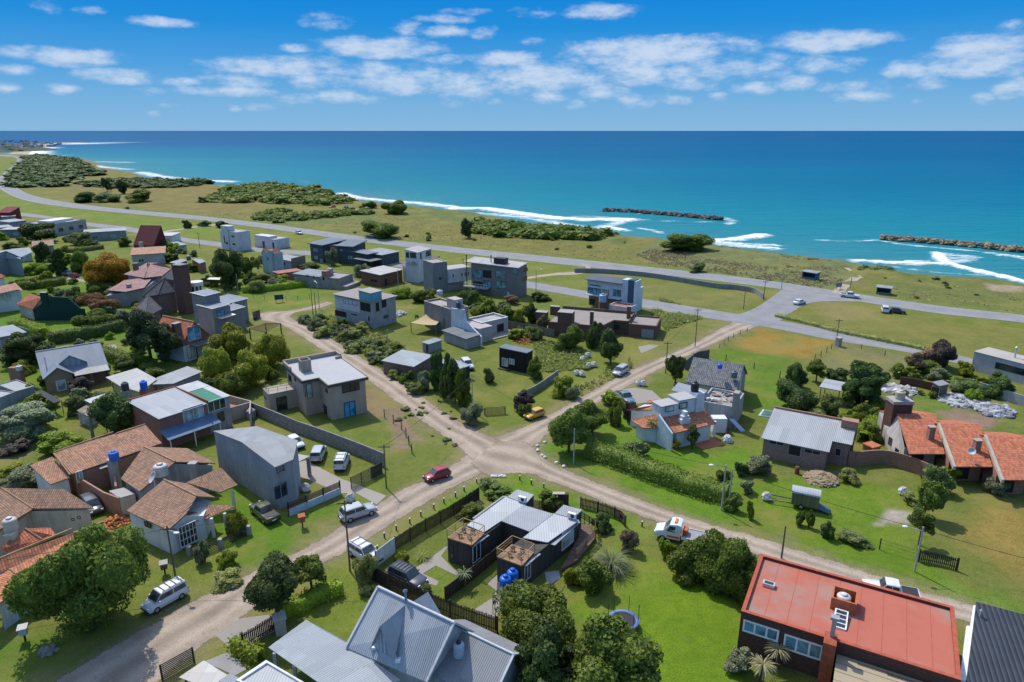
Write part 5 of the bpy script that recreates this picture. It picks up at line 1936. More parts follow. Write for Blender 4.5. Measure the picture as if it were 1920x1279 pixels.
 for s,e in((P_(B2,-run2,ze2),B2),(P_(B2,run2,ze2),B2)):
  c.bar(s+Vector((0,0,.04)),e+Vector((0,0,.04)),.2,h=.12)
 c.build('ridge_cap',m_plain((.46,.47,.48),.5),H.root)
 w=MB()
 i2=B2-d*.4
 for(p,q)in((P_(A2b,-run2+.3,0),P_(i2,-run2+.3,0)),(P_(i2,run2-.3,0),P_(A2b,run2-.3,0))):
  w.face([Z(p,-.3),Z(q,-.3),Z(q,ze2+.08),Z(p,ze2+.08)])
 p,q=P_(i2,-run2+.3,0),P_(i2,run2-.3,0)
 w.face([Z(p,-.3),Z(q,-.3),Z(q,ze2+.08),Z(i2,zr2-.15),Z(p,ze2+.08)])
 w.build('wall',m_plaster((.40,.41,.42),.45,(.16,.17,.18)),H.root)
 q=H.pt(n0(1415,860),5.0)+H.o
 water_tank('grey cylindrical water tank strapped against the gable of the grey metal roofed house',(q.x,q.y,4.2),.48,1.3,(.34,.40,.46),(.05,.03,.03))
 return H,n,d
GH,GN,GD=gabled_metal_house()
def carport():
 H=PolyHouse('pale flat corrugated carport roof on grey posts beside the gabled metal house',n4(700,1000),'carport','carport')
 z=2.9
 H.roof([(n4(1000,778),z),(n4(1335,962),z+.25),(n4(1760,1262),z+.2),(n4(1400,1420),z),(n4(1110,1290),z-.05),(n4(698,1000),z-.1)],m_metal((.40,.44,.47),.22,.03,.2,(.36,.38,.39),1.1,.5,0,0),.06)
 for p in(n4(745,1030),n4(905,1130),n4(1100,1255),n4(1000,800)):
  q=H.pt(p,z)
  m=MB()
  m.box(q.x-.14,q.y-.14,-.1,q.x+.14,q.y+.14,z-.18)
  m.build('post',m_plaster((.30,.31,.32),.3),H.root)
 return H
carport()
def corner_houses():
 H=PolyHouse('white translucent sheet roof on a timber frame at the bottom edge',n4(180,1105),'shed roof','lean_to_roof')
 z=2.7
 H.roof([(n4(180,1105),z),(n4(370,1222),z),(n4(250,1340),z),(n4(-20,1240),z)],m_metal((.62,.60,.56),1.1,.02,.45,(.42,.33,.24),1.1),.05)
 for p in(n4(185,1115),n4(355,1225),n4(30,1225)):
  q=H.pt(p,z)
  m=MB()
  m.box(q.x-.07,q.y-.07,-.1,q.x+.07,q.y+.07,z-.06)
  m.build('post',M_WOODD,H.root)
 H=PolyHouse('pale blue parapet roof corner at the bottom edge beside the carport',n4(680,1125))
 z=3.6
 pts=[n4(682,1118),n4(1000,1305),n4(800,1420),n4(440,1280)]
 H.walls([(p,z)for p in pts],m_plaster((.40,.47,.56),.3),0)
 w=[H.pt(p,z)for p in pts]
 c=sum(w,Vector())/4
 m=MB()
 for i in range(4):
  a,b=w[i],w[(i+1)%4]
  ai,bi=a+(c-a).normalized()*.35,b+(c-b).normalized()*.35
  m.slab([a,b,bi,ai],.02)
  up=Vector((0,0,.22))
  m.face([a,b,b+up,a+up]),m.face([bi,ai,ai+up,bi+up]),m.face([a+up,b+up,bi+up,ai+up])
 m.build('parapet',M_PWHITE,H.root)
 m=MB()
 m.slab([p+(c-p).normalized()*.36+Vector((0,0,.05))for p in w],.02)
 m.build('roof',M_ROOFW,H.root)
 H=PolyHouse('low pale blue roof wedge at the bottom edge between the two white roofs',n4(410,1215))
 H.roof([(n4(390,1208),3.0),(n4(480,1255),3.0),(n4(430,1340),3.0),(n4(300,1270),3.0)],M_ROOFB,.1)
 H.walls([(n4(390,1208),3.0),(n4(480,1255),3.0),(n4(430,1340),3.0),(n4(300,1270),3.0)],M_PWHITE,.1,inset=.2)
corner_houses()
def container_house():
 r=PolyHouse('black clad container house with white metal roofs and two wooden roof decks',n5(870,850))
 z=3.05
 clad=m_plank((.066,.060,.053),.16,False,.3)
 white=m_metal((.56,.58,.59),.28,.03,.18,(.40,.40,.40))
 grey=m_metal((.42,.45,.48),.22,.03,.25)
 deckm=m_plank((.33,.20,.11),.14,True,.3)
 rail=m_plain((.30,.20,.10),.7)
 def body(pts,name='wall'):
  r.walls([(p,z)for p in pts],clad,.06,name)
 A=[n5(515,550),n5(682,600),n5(1060,318),n5(905,262)]
 B=[n5(860,682),n5(1030,742),n5(1420,432),n5(1250,382)]
 body(A)
 body(B)
 body([n5(890,432),n5(1100,520),n5(1290,395),n5(1060,320)])
 body([n5(930,265),n5(1058,310),n5(1115,252),n5(1000,215)])
 body([n5(1265,378),n5(1388,412),n5(1448,358),n5(1322,322)])
 r.roof([(n5(650,462),z+.12),(n5(768,512),z+.12),(n5(1062,316),z+.12),(n5(925,262),z+.12)],white,.1)
 r.roof([(n5(1040,550),z+.12),(n5(1212,582),z+.12),(n5(1432,428),z+.12),(n5(1252,380),z+.12)],white,.1)
 r.roof([(n5(888,432),z+.16),(n5(1086,507),z+.16),(n5(1252,384),z+.16),(n5(1040,322),z+.16)],grey,.09)
 r.roof([(n5(932,266),z+.2),(n5(1060,312),z+.2),(n5(1117,250),z+.2),(n5(1000,213),z+.2)],grey,.09)
 r.roof([(n5(1262,380),z+.2),(n5(1390,414),z+.2),(n5(1452,356),z+.2),(n5(1322,320),z+.2)],grey,.09)
 r.roof([(n5(688,412),z-.25),(n5(722,424),z-.25),(n5(935,268),z-.25),(n5(902,258),z-.25)],grey,.07)
 r.roof([(n5(1212,590),z-.2),(n5(1262,602),z-.2),(n5(1440,440),z-.2),(n5(1400,425),z-.2)],grey,.07)
 r.roof([(n5(672,595),z-.15),(n5(705,605),z-.2),(n5(808,532),z-.2),(n5(775,520),z-.15)],grey,.06)
 r.roof([(n5(1028,738),z-.15),(n5(1062,748),z-.2),(n5(1165,662),z-.2),(n5(1130,650),z-.15)],grey,.06)
 for pts,rails,lbl in(([n5(513,548),n5(684,602),n5(772,520),n5(625,466)],None,'left'),([n5(858,680),n5(1032,744),n5(1118,650),n5(965,592)],None,'right')):
  zz=z+.1
  w=[r.pt(p,zz)for p in pts]
  m=MB()
  m.slab(w,.16)
  dk=m.build('roof_deck',deckm,r.root)
  m=MB()
  up=Vector((0,0,1.0))
  for i in range(4):
   a,b=w[i],w[(i+1)%4]
   m.bar(a+up,b+up,.07)
   if i!=2:
    m.bar(a+up*.35,b+up*.35,.03)
    m.bar(a+up*.68,b+up*.68,.03)
   m.bar(a,a+up,.07)
   m.bar((a+b)/2,(a+b)/2+up,.05)
  m.build('railing',rail,dk)
  c=sum(w,Vector())/4
  for k in range(4):
   a=k*1.57+.5
   s=thing('stool','small dark stool on the %s wooden roof deck of the container house'%('farther left' if lbl=='left' else 'nearer right'),'stool',r.o+c+Vector((math.cos(a)*.75,math.sin(a)*.75,.005)),a,'stools on the %s roof deck'%lbl)
   q=MB()
   q.box(-.2,-.2,.42,.2,.2,.48)
   q.build('seat',M_TRIM,s)
   for(sx,sy)in((-1,-1),(1,-1),(1,1),(-1,1)):
    q=MB()
    q.bar((sx*.16,sy*.16,0),(sx*.12,sy*.12,.42),.05)
    q.build('leg',M_TRIM,s)
 P_=lambda p:P(*p,z)
 win_on(r.root,P_(A[1]),P_(A[2]),n5(688,615),n5(745,690),frame=M_WHITEP,nx=2)
 win_on(r.root,P_(B[1]),P_(B[2]),n5(1050,745),n5(1092,820),frame=M_WHITEP,nx=2)
 win_on(r.root,P_(B[1]),P_(B[2]),n5(1310,520),n5(1390,575),frame=M_WHITEP,nx=3,pane=M_CURTAIN)
 win_on(r.root,P_(A[0]),P_(A[1]),n5(530,600),n5(560,700),frame=M_TRIM,nx=1)
 q=r.pt(n5(595,620),z-.5)
 dz=.55
 d=[n5(1300,770),n5(1418,700),n5(1545,545),n5(1500,455),n5(1430,460),n5(1425,545)]
 m=MB()
 m.slab([r.pt(p,dz)for p in d],.3)
 dk=m.build('side_deck',m_plank((.17,.11,.08),.14,True),r.root)
 m=MB()
 up=Vector((0,0,1.0))
 rl=[n5(1408,690),n5(1545,545),n5(1540,480),n5(1500,455),n5(1435,415)]
 w=[r.pt(p,dz)for p in rl]
 for a,b in zip(w,w[1:]):
  for k in(.3,.55,.8,1.02):
   m.bar(a+up*k,b+up*k,.04,h=.12)
  for t in(0,.5,1):
   q=a+(b-a)*t
   m.bar(q-Vector((0,0,.5)),q+up*1.04,.08)
 m.build('railing',m_plank((.13,.10,.08),.2,True),dk)
 for p in(n5(1035,300),n5(1380,415)):
  q=r.o+r.pt(p,z+.2)
  t=thing('air_conditioner','white air conditioner box on the %s roof of the container house'%('left' if p[0]<1030 else 'right'),'air conditioner',(q.x,q.y,z+.22),R(-28))
  m=MB()
  m.box(-.5,-.18,.05,.5,.18,.68)
  m.build('casing',M_WHITEP,t)
  m=MB()
  m.tube((.12,-.185,.36),(.12,-.2,.36),.24,n=14)
  m.build('fan',M_TRIM,t)
  m=MB()
  m.box(-.4,-.15,-.0,-.3,.15,.05)
  m.box(.3,-.15,-.0,.4,.15,.05)
  m.build('bracket',M_TRIM,t)
 return r
CH=container_house()
q=P(*n5(915,925),0)
base=P(*n5(940,905),.9)
st=thing('tank_stand','steel frame stand under the two blue tanks beside the container house','stand',(base.x,base.y,0))
m=MB()
m.box(-1.2,-.7,1.1,1.2,.7,1.18)
m.build('platform',M_TRIM,st)
for sx in(-1.1,1.1):
 for sy in(-.6,.6):
  m=MB()
  m.bar((sx,sy,-.1),(sx,sy,1.1),.09)
  m.build('leg',M_TRIM,st)
tank_on('bright blue ribbed water tank beside the container house, the left one',n5(918,918),1.19,.62,1.75,(.012,.12,.55))
tank_on('bright blue ribbed water tank beside the container house, the right one behind',n5(968,872),1.19,.60,1.75,(.012,.12,.55))
pg=thing('pergola','thin dark steel pergola frame over the paving beside the blue tanks','pergola',P(*n5(900,1060),0))
o=Vector(pg.location)
c=[P(*p,2.3)-o for p in(n5(830,940),n5(905,880),n5(1010,930),n5(850,1050))]
for p in c:
 m=MB()
 m.bar((p.x,p.y,-.1),p,.07)
 m.build('post',M_TRIM,pg)
m=MB()
for a,b in zip(c,c[1:]+c[:1]):
 m.bar(a,b,.07)
for k in(.3,.6):
 m.bar(c[0]+(c[3]-c[0])*k,c[1]+(c[2]-c[1])*k,.05)
m.build('beam',M_TRIM,pg)
def paving(name,pts,mat,z=.03,kind='structure'):
 w=px(pts)
 m=MB()
 ar=shoelace([tuple(p)for p in w])
 if ar<0:
  w=w[::-1]
 m.face([(*p,z)for p in w])
 o=m.build(name,mat)
 return tag(o,kind=kind)
M_PAVE=m_flatroof((.36,.33,.29),(.26,.24,.21),.5,.4)
M_PAVED=m_flatroof((.28,.27,.26),(.2,.19,.185),.5,.4)
paving('path',[n5(520,612),n5(470,680),n5(560,770),n5(600,800),n5(570,812),n5(435,745),n5(345,800),n5(455,855),n5(440,885),n5(330,860),n5(280,770),n5(400,690),n5(500,615)],M_PAVE)
paving('path',[n5(790,870),n5(860,810),n5(880,900),n5(930,900),n5(850,1130),n5(690,1060),n5(840,960),n5(850,915)],M_PAVE)
paving('path',[n5(1190,790),n5(1290,780),n5(1300,830),n5(1210,890)],m_flatroof((.5,.5,.52),(.4,.4,.4)))
paving('driveway',[n5(75,775),n5(140,725),n5(360,850),n5(330,910)],M_PAVED,.034)
fence_run('board_fence','long dark timber board fence along the verge beside the container house',[n5(155,640),n5(340,525),n5(540,410),n5(735,285)],1.8,M_WOODD,.12,2.2,cat='fence',style='pickets')
fence_run('board_fence','dark timber board fence behind the container house along the lower road',[n5(1040,318),n5(1090,345),n5(1290,365)],1.2,m_plank((.16,.10,.07)),.1,2.0,style='slats')
fence_run('board_fence','short dark timber fence from the corner pillar down to the shrubs by the tow truck',[n5(1440,340),n5(1560,372),n5(1700,425),n7(640,330)],1.5,M_WOODD,.12,2.0,style='pickets')
fence_run('board_fence','dark slatted timber fence dividing the two gardens of the container house',[n5(500,985),n5(620,895),n5(740,800),n5(860,700)],1.6,M_WOODD,.12,1.8)
fence_run('picket_fence','dark picket fence between the grey gabled house and the container plot',[n5(-10,840),n5(150,930),n5(420,1050),n5(640,1140),n5(865,1215)],1.9,M_WOODD,.12,2.4,style='pickets')
fence_run('panel_gate','white panel gate with a dark frame beside the dark parked car',[n5(20,755),n5(155,650)],2.0,M_PWHITE,.1,1.7,cat='gate',pmat=M_TRIM)
w=thing('garden_pillar','dark boarded corner pillar with white coping behind the container house','pillar',P(*n5(1318,325),0))
MB().box(-.7,-.25,-.2,.7,.25,1.7).build('body',M_WOODD,w)
MB().box(-2.6,-.3,1.703,.2,.3,1.8).build('coping',M_CREAM,w)
def grey_two_storey():
 H=PolyHouse('grey rendered two storey house with a low grey sheet metal roof',n3(745,840))
 ze,zr=6.1,7.0
 A,B,C_,D,E,F_=n3(747,580),n3(893,518),n3(602,252),n3(255,290),n3(480,378),n3(932,366)
 M=m_metal((.36,.38,.39),.3,.015,.45,(.2,.2,.2),1.0,.55,0,0)
 H.roofs([[(A,ze),(B,ze),(F_,zr-.3),(E,zr)],[(C_,ze),(D,ze),(E,zr),(F_,zr-.3)]],M,.1)
 W_=m_plaster((.30,.31,.33),.45,(.17,.18,.19))
 H.walls([(A,ze),(B,ze),(F_,zr-.3),(C_,ze),(D,ze),(E,zr)],W_,.11,inset=.15)
 H.win(A,B,n3(765,575),n3(828,608),z=ze,frame=M_PGREY,nx=2)
 H.win(A,B,n3(735,735),n3(853,800),z=ze,frame=M_PGREY,nx=2,pane=M_GLASS)
 H.roof([(n3(905,470),2.9),(n3(1028,490),2.9),(n3(920,545),2.9),(n3(860,540),2.9)],m_flatroof((.5,.48,.44)),.12,'canopy')
 q=H.pt(n3(1012,497),2.9)
 m=MB()
 m.box(q.x-.22,q.y-.22,-.2,q.x+.22,q.y+.22,2.78)
 m.build('pillar',M_PGREY,H.root)
 m=MB()
 a,b=H.pt(A,ze),H.pt(B,ze)
 return H
grey_two_storey()
paving('driveway',[n3(905,540),n3(1000,530),n3(1270,670),n3(1640,810),n3(1560,880),n3(1400,790),n3(1270,790),n3(1040,690),n3(910,640)],m_flatroof((.40,.36,.31),(.28,.25,.21),.5,.5))
wf=thing('front_wall','low white wall topped by brown slats in front of the grey two storey house','wall',P(*n3(862,975),0))
o=Vector(wf.location)
a,b=P(*n3(862,972),0)-o,P(*n3(1272,795),0)-o
dd=(b-a).normalized()
m=MB()
m.bar(a+Vector((0,0,.45)),b+Vector((0,0,.45)),.2,h=.95)
m.build('wall',m_plaster((.50,.58,.66),.3),wf)
m=MB()
for k in range(7):
 m.bar(a+Vector((0,0,1.02+k*.13)),b+Vector((0,0,1.02+k*.13)),.04,h=.09)
m.build('slat_panel',m_plank((.12,.085,.06),.3,True),wf)
for k in range(4):
 p=a+(b-a)*(k/3)
 MB().box(p.x-.08,p.y-.08,-.1,p.x+.08,p.y+.08,2.0).build('post',M_TRIM,wf)
fence_run('sliding_gate','dark slatted sliding gate at the end of the driveway by the utility pole',[n3(1360,755),n3(1440,715),n3(1520,672)],1.7,m_plank((.07,.055,.045),.12,True),.1,1.5,cat='gate',style='slats')
fence_run('gate_wall','dark slatted panel over a white base beside the gate and the utility pole',[n3(1528,668),n3(1605,625)],1.7,m_plank((.08,.06,.05),.12,True),.12,1.2,cat='wall')
fence_run('block_wall','long stepped grey concrete block wall between the beige house and the parked cars',[n3(560,150),n3(780,240),n3(930,305),n3(1100,365),n3(1270,430),n3(1450,500),n3(1625,575)],2.1,M_BLOCK,t=.2,cat='wall')
def beige_house():
 H=House('beige two storey house with a flat roof, dark brown fascia and square chimney',g3(820,550),g3(1230,465),g3(895,230),h=6.4)
 f,L,h,r=H.f,H.L,H.h,H.root
 x1,y1=f.loc(*g3(370,345),h)
 xb,yb=f.loc(*g3(720,470),h)
 xc,yc=f.loc(*g3(580,510),h)
 x2,W=f.loc(*g3(895,230),h)
 W=(y1+W)/2
 xl=(x1+xc)/2
 ys=(yb+yc)/2
 wall=m_plaster((.43,.345,.265),.15)
 fas=m_plain((.075,.062,.055),.7)
 i=.45
 H.W=W
 m=MB()
 m.prism([(i,i),(L-i,i),(L-i,W-i),(xl+i,W-i),(xl+i,ys+i),(i,ys+i)],-.3,h-.45)
 m.build('wall',wall,r)
 poly=[(0,0),(L,0),(L,W),(xl,W),(xl,ys),(0,ys)]
 m=MB()
 m.prism(poly,h-.45,h)
 m.build('roof_fascia',fas,r)
 m=MB()
 e=.22
 m.prism([(e,e),(L-e,e),(L-e,W-e),(xl+e,W-e),(xl+e,ys+e),(e,ys+e)],h+.003,h+.02)
 m.build('roof',m_flatroof((.52,.52,.52),(.36,.36,.37),.5,.3),r)
 m=MB()
 m.box(xl,W-.3,h+.003,L-.3,W,h+.75)
 m.box(L-.3,W-2.4,h+.003,L,W,h+.75)
 m.box(xl,W-4.2,h+.003,xl+.3,W-.3,h+.6)
 m.box(L-1.2,W-2.7,h+.003,L,W-2.4,h+.45)
 m.build('parapet',m_plaster((.36,.31,.26),.2),r)
 x,y=f.loc(*g3(600,400),h)
 m=MB()
 s=.85
 for q in((x-s,y-s,x+s,y-s+.14),(x-s,y+s-.14,x+s,y+s),(x-s,y-s+.14,x-s+.14,y+s-.14),(x+s-.14,y-s+.14,x+s,y+s-.14)):
  m.box(q[0],q[1],h+.003,q[2],q[3],h+2.1)
 m.box(x-s+.14,y-s+.14,h+.003,x+s-.14,y+s-.14,h+1.6)
 m.build('chimney',m_plaster((.38,.32,.26),.15),r)
 A,B=f.w(i,i),f.w(L-i,i)
 win_on(r,A,B,g3(962,535),g3(1142,590),nx=2,fw=.1)
 win_on(r,A,B,g3(982,722),g3(1105,845),nx=2,fw=.1,pane=m_glass((.06,.26,.42)),name='door')
 A,B=f.w(i,ys+i),f.w(i,i)
 win_on(r,A,B,g3(800,570),g3(826,628),nx=1)
 win_on(r,A,B,g3(782,730),g3(820,850),nx=2,name='door')
 A,B=f.w(xl+i,ys+i),f.w(i,ys+i)
 win_on(r,A,B,g3(606,535),g3(676,665),nx=1,pane=M_CURTAIN)
 A,B=f.w(xl+i,W-i),f.w(xl+i,ys+i)
 win_on(r,A,B,g3(580,540),g3(603,660),nx=1,pane=M_CURTAIN)
 win_on(r,A,B,g3(490,470),g3(508,510),nx=1)
 win_on(r,A,B,g3(430,430),g3(465,520),nx=2)
 xw,yw=f.loc(*g3(232,640),3.3)
 xw2,yw2=f.loc(*g3(152,582),3.3)
 y0,y1w=yw,yw2
 m=MB()
 m.box(xw,y0,-.3,xl+i-.004,y1w,3.3)
 m.build('wing',wall,r)
 m=MB()
 m.box(xw-.03,y0-.03,3.303,xl+i-.005,y1w+.03,3.36)
 m.build('terrace',m_flatroof((.45,.40,.34),(.3,.27,.23)),r)
 win_on(r,f.w(xw,y0),f.w(xl,y0),g3(305,672),g3(425,790),nx=2,name='door',fw=.1)
 win_on(r,f.w(xw,y1w),f.w(xw,y0),g3(185,655),g3(215,690),nx=1)
 m=MB()
 up=Vector((0,0,1))
 loop=[Vector((xl+.3,y0+.1,3.36)),Vector((xw+.1,y0+.1,3.36)),Vector((xw+.1,y1w-.1,3.36)),Vector((xl+.3,y1w-.1,3.36))]
 for a,b in zip(loop,loop[1:]):
  for k in(.5,1.0):
   m.bar(a+up*k,b+up*k,.04)
  for t in(0,.33,.66,1):
   q=a+(b-a)*t
   m.bar(q,q+up,.05)
 m.build('railing',M_TRIM,r)
 return H
beige_house()
# ------------------------------------------------------------ houses, table driven where they are plain boxes
STY={'w':dict(),'g':dict(pane=M_GLASSB),'c':dict(frame=M_WHITEP,pane=M_CURTAIN),'v':dict(frame=M_WHITEP),'b':dict(pane=m_glass((.08,.30,.50)),frame=M_WHITEP),'d':dict(name='door',pane=m_plain((.20,.10,.05)),nx=1,frame=M_WOODD),'k':dict(name='door',nx=2),'s':dict(nx=1)}
def wins(H,c,L_):
 for w in L_:
  s,x0,y0,x1,y1=w[:5]
  k=w[5]if len(w)>5 else 'w'
  if k=='o':
   a,b=H.A(s)
   win_on(H.root,a,b,c(x0,y0),c(x1,y1),frame=M_CONC,pane=M_BLACK,nx=1,fw=.05,depth=.03)  # no glass here: black sheet paints the shade inside an open recess
  else:
   H.win(s,c(x0,y0),c(x1,y1),**STY[k])
def simple(label,c,near,right,left,base=None,h=None,wall=M_PGREY,roof='flat',rm=None,ws=(),L=None,W=None,ov=.35,dz=(0,0,0,0),pp=.3,cat='house',name='house',capm=None,bu=None):
 cb=c(near[0],base)[1]if base else None
 H=House(label,c(*near),c(*right),c(*left),base_v=cb,h=h,cat=cat,name=name,L=L,W=W)
 r,L,W,h=H.root,H.L,H.W,H.h
 if roof=='flat':
  flat_house(r,0,0,L,W,h,wall,rm or m_flatroof(),pp,.18,capm=capm)
 else:
  q=[(0,0),(L,0),(L,W),(0,W)]
  m=MB()
  for i in range(4):
   j=(i+1)%4
   m.face([(*q[i],-.3),(*q[j],-.3),(*q[j],h+dz[j]-.16),(*q[i],h+dz[i]-.16)])
  m.face([(*q[i],h+dz[i]-.16)for i in range(4)])
  m.build('wall',wall,r)
  e=[(-ov,-ov),(L+ov,-ov),(L+ov,W+ov),(-ov,W+ov)]
  m=MB()
  m.slab([(*e[i],h+dz[i])for i in range(4)],.15)
  m.build('roof',rm or M_ROOFG,r)
 wins(H,c,ws)
 return H
# ---- tiled houses at the lower left
def tiled_left():
 cw=m_plaster((.50,.42,.33),.35)
 H=PolyHouse('white house with bright orange tiled roof behind the big tree, lower left corner',n2(215,470))
 zr,ze=4.6,3.2
 H.roofs([[(n2(-90,325),zr),(n2(830,-5),zr),(n2(960,150),ze),(n2(330,440),ze),(n2(215,470),ze),(n2(75,372),zr-.9),(n2(-60,420),zr-.9)],[(n2(75,372),zr-.9),(n2(215,470),ze),(n2(-60,690),ze),(n2(-120,520),zr-.9)]],M_TILEO,.14,caps=[((n2(-90,325),zr),(n2(575,52),zr)),((n2(590,85),zr),(n2(830,-5),zr)),((n2(75,372),zr-.9),(n2(215,470),ze)),((n2(215,470),ze),(n2(330,440),ze))],capm=M_RIDGE)
 H.walls([(n2(225,462),ze+.1),(n2(330,440),ze+.1),(n2(960,140),ze+.1),(n2(830,0),zr-.6),(n2(-90,330),zr-.6),(n2(-60,660),ze+.1)],M_PWHITE,.3,inset=.5)
 H.win(n2(-60,660),n2(225,462),n2(155,640),n2(265,720),z=ze,frame=M_WHITEP,nx=3)
 H.roofs([[(n1(0,1050),4.6),(n1(200,900),4.9),(n1(330,985),3.9),(n1(60,1090),3.9)],[(n1(200,900),4.9),(n1(400,890),4.4),(n1(450,950),4.2),(n1(330,985),3.9)]],M_TILER,.12,caps=[((n1(200,900),4.9),(n1(330,985),3.9))],capm=M_RIDGE,name='low_roof')
 b=H.pt(n1(95,990),4.4)
 m=MB()
 m.box(b.x-.45,b.y-.45,2,b.x+.45,b.y+.45,5.2)
 m.build('tank_pillar',cw,H.root)
 tank_on('cream water tank on the stubby pillar above the orange roofs, far left',n1(92,905),5.2,.68,1.35,(.50,.44,.36),(.45,.48,.52))
 H=PolyHouse('cream house with a weathered brown tiled hip roof beside the brick stack',n1(265,740))
 zr,ze=5.0,3.6
 H.roofs([[(n1(10,575),zr),(n1(265,740),ze),(n1(150,830),ze-.4),(n1(-120,980),ze-.4),(n1(-150,640),zr)],[(n1(10,575),zr),(n1(510,585),zr-.2),(n1(752,735),ze),(n1(265,740),ze)]],M_TILEB,.14,caps=[((n1(10,575),zr),(n1(265,740),ze))],capm=M_RIDGE)
 H.walls([(n1(265,740),ze),(n1(745,737),ze),(n1(510,590),zr-.3),(n1(10,580),zr-.2),(n1(-130,700),zr-.5),(n1(-110,970),ze-.4)],cw,.3,inset=.5)
 H.win(n1(265,740),n1(745,737),n1(570,815),n1(598,838),z=ze,nx=1)
 H.win(n1(265,740),n1(745,737),n1(615,798),n1(648,822),z=ze,nx=1)
 H=PolyHouse('long brick house with mottled clay tiled roof behind the courtyard',n1(575,460))
 zr,ze=5.0,3.6
 H.roofs([[(n1(430,292),zr),(n1(1160,68),zr),(n1(1292,216),ze),(n1(575,462),ze)],[(n1(240,395),zr-.9),(n1(418,325),zr-.6),(n1(560,490),ze-.4),(n1(400,548),ze-.6)]],M_TILEOLD,.14,caps=[((n1(430,292),zr),(n1(905,130),zr)),((n1(930,140),zr),(n1(1160,68),zr)),((n1(430,300),zr),(n1(560,470),ze))],capm=M_RIDGE)
 H.walls([(n1(575,462),ze),(n1(1292,216),ze),(n1(1160,70),zr),(n1(430,295),zr)],M_BRICKO,.3,inset=.4)
 H.walls([(n1(400,548),ze-.6),(n1(560,490),ze-.4),(n1(418,328),zr-.6),(n1(245,398),zr-.9)],M_PWHITE,.3,inset=.4,name='side_wall')
 H.win(n1(575,462),n1(1292,216),n1(600,450),n1(672,520),z=ze,frame=M_WHITEP,pane=M_CURTAIN)
 H=PolyHouse('brown tiled house of several wings with a white street gable and small paned window',n1(1320,910))
 zr,ze=5.1,3.4
 H.roofs([[(n1(1150,245),zr),(n1(1400,365),zr),(n1(1115,602),ze),(n1(965,500),ze)],[(n1(1150,245),zr),(n1(1500,258),zr-1.2),(n1(1720,375),zr-1.4),(n1(1400,365),zr)],[(n1(1310,508),zr),(n1(1572,640),zr-.3),(n1(1490,780),4.0),(n1(1345,912),ze),(n1(1008,757),ze)],[(n1(1310,508),zr),(n1(1500,540),4.6),(n1(1720,650),3.6),(n1(1572,640),zr-.3)],[(n3(38,702),4.3),(n3(318,583),4.5),(n3(450,720),3.2),(n3(310,782),3.1)]],M_TILEB,.14,caps=[((n1(1150,245),zr),(n1(1400,365),zr)),((n1(1310,508),zr),(n1(1572,640),zr-.3)),((n1(1490,780),4.0),(n1(1345,912),ze))],capm=M_RIDGE)
 H.walls([(n1(1345,912),ze),(n1(1490,785),4.1),(n1(1640,782),3.4),(n1(1700,655),3.5),(n1(1310,512),5.2),(n1(1010,757),ze)],M_PWHITE,.3,inset=.3)
 H.walls([(n1(1110,600),ze),(n1(1400,368),zr),(n1(1715,376),4.1),(n1(1500,262),4.2),(n1(1150,250),zr),(n1(970,500),ze)],M_PGREY,.3,inset=.35,name='rear_wall')
 A_,B_=n1(1345,912),n1(1640,782)
 H.win(A_,B_,n1(1420,895),n1(1585,990),z=ze,frame=M_WHITEP,nx=5,nz=3,fw=.06)
 H.win(n1(1010,757),n1(1345,912),n1(1152,838),n1(1208,900),z=ze,nx=2)
 H.roofs([[(n3(-10,925),3.3),(n3(225,950),2.9),(n3(60,1050),2.6),(n3(-20,1000),2.8)],[(n3(200,880),3.4),(n3(430,890),2.8),(n3(180,1000),2.6)]],M_TILEOLD,.1,name='porch_roof')
 for p in(n3(160,1000),n3(345,945),n3(240,985),n3(405,770)):
  q=H.pt(p,2.6)
  MB().box(q.x-.15,q.y-.15,-.2,q.x+.15,q.y+.15,2.55).build('porch_post',M_PWHITE,H.root)
 chim=H.pt(n1(1545,400),4.6)
 chimney(H.root,chim.x,chim.y,.9,.8,1.5,5.0,M_CONC)
 q=H.pt(n1(1228,500),4.5)
 dish(H.root.location+Vector((q.x,q.y,4.6)),.75,'white satellite dish on a mast by the cream tank of the brown tiled house')
 tank_on('cream concrete water tank on the brown tiled roof beside the dish',n1(1290,470),4.2,.85,1.5,(.50,.47,.42))
 H=PolyHouse('brick courtyard walls with a small grey roofed store between the tiled houses',n1(955,655),'courtyard','courtyard')
 m=MB()
 for a,b in((n1(632,492),n1(830,610)),(n1(830,610),n1(955,655)),(n1(632,492),n1(905,402)),(n1(905,402),n1(925,560))):
  A3,B3=H.pt(a,2.6),H.pt(b,2.6)
  m.bar(A3-Vector((0,0,1.4)),B3-Vector((0,0,1.4)),.22,h=2.8)
 m.build('wall',M_BRICKO,H.root)
 H.roof([(n1(870,598),2.6),(n1(990,572),2.6),(n1(1080,620),2.6),(n1(955,655),2.6)],m_flatroof((.46,.45,.43)),.1)
 H.walls([(n1(870,600),2.6),(n1(990,574),2.6),(n1(1078,622),2.6),(n1(955,657),2.6)],M_CREAM,.1)
 H.roof([(n1(780,380),3.3),(n1(895,345),3.3),(n1(900,390),3.2),(n1(800,425),3.2)],M_ROOFG,.06,'canopy')
 c=thing('tank_column','round concrete column carrying the blue tank in the brick courtyard','column',P(*n1(940,590),0))
 MB().tube((0,0,-.2),(0,0,4.6),.62,n=16).build('shaft',M_CONC,c)
 tank_on('blue water tank on the round column above the tiled roofs',n1(915,350),4.6,.62,1.2,(.015,.13,.5))
 pile('brick_stack','loose stack of orange hollow bricks on the grass beside the cream house',n1(935,850),1.6,.9,90,(.42,.15,.06),box=True)
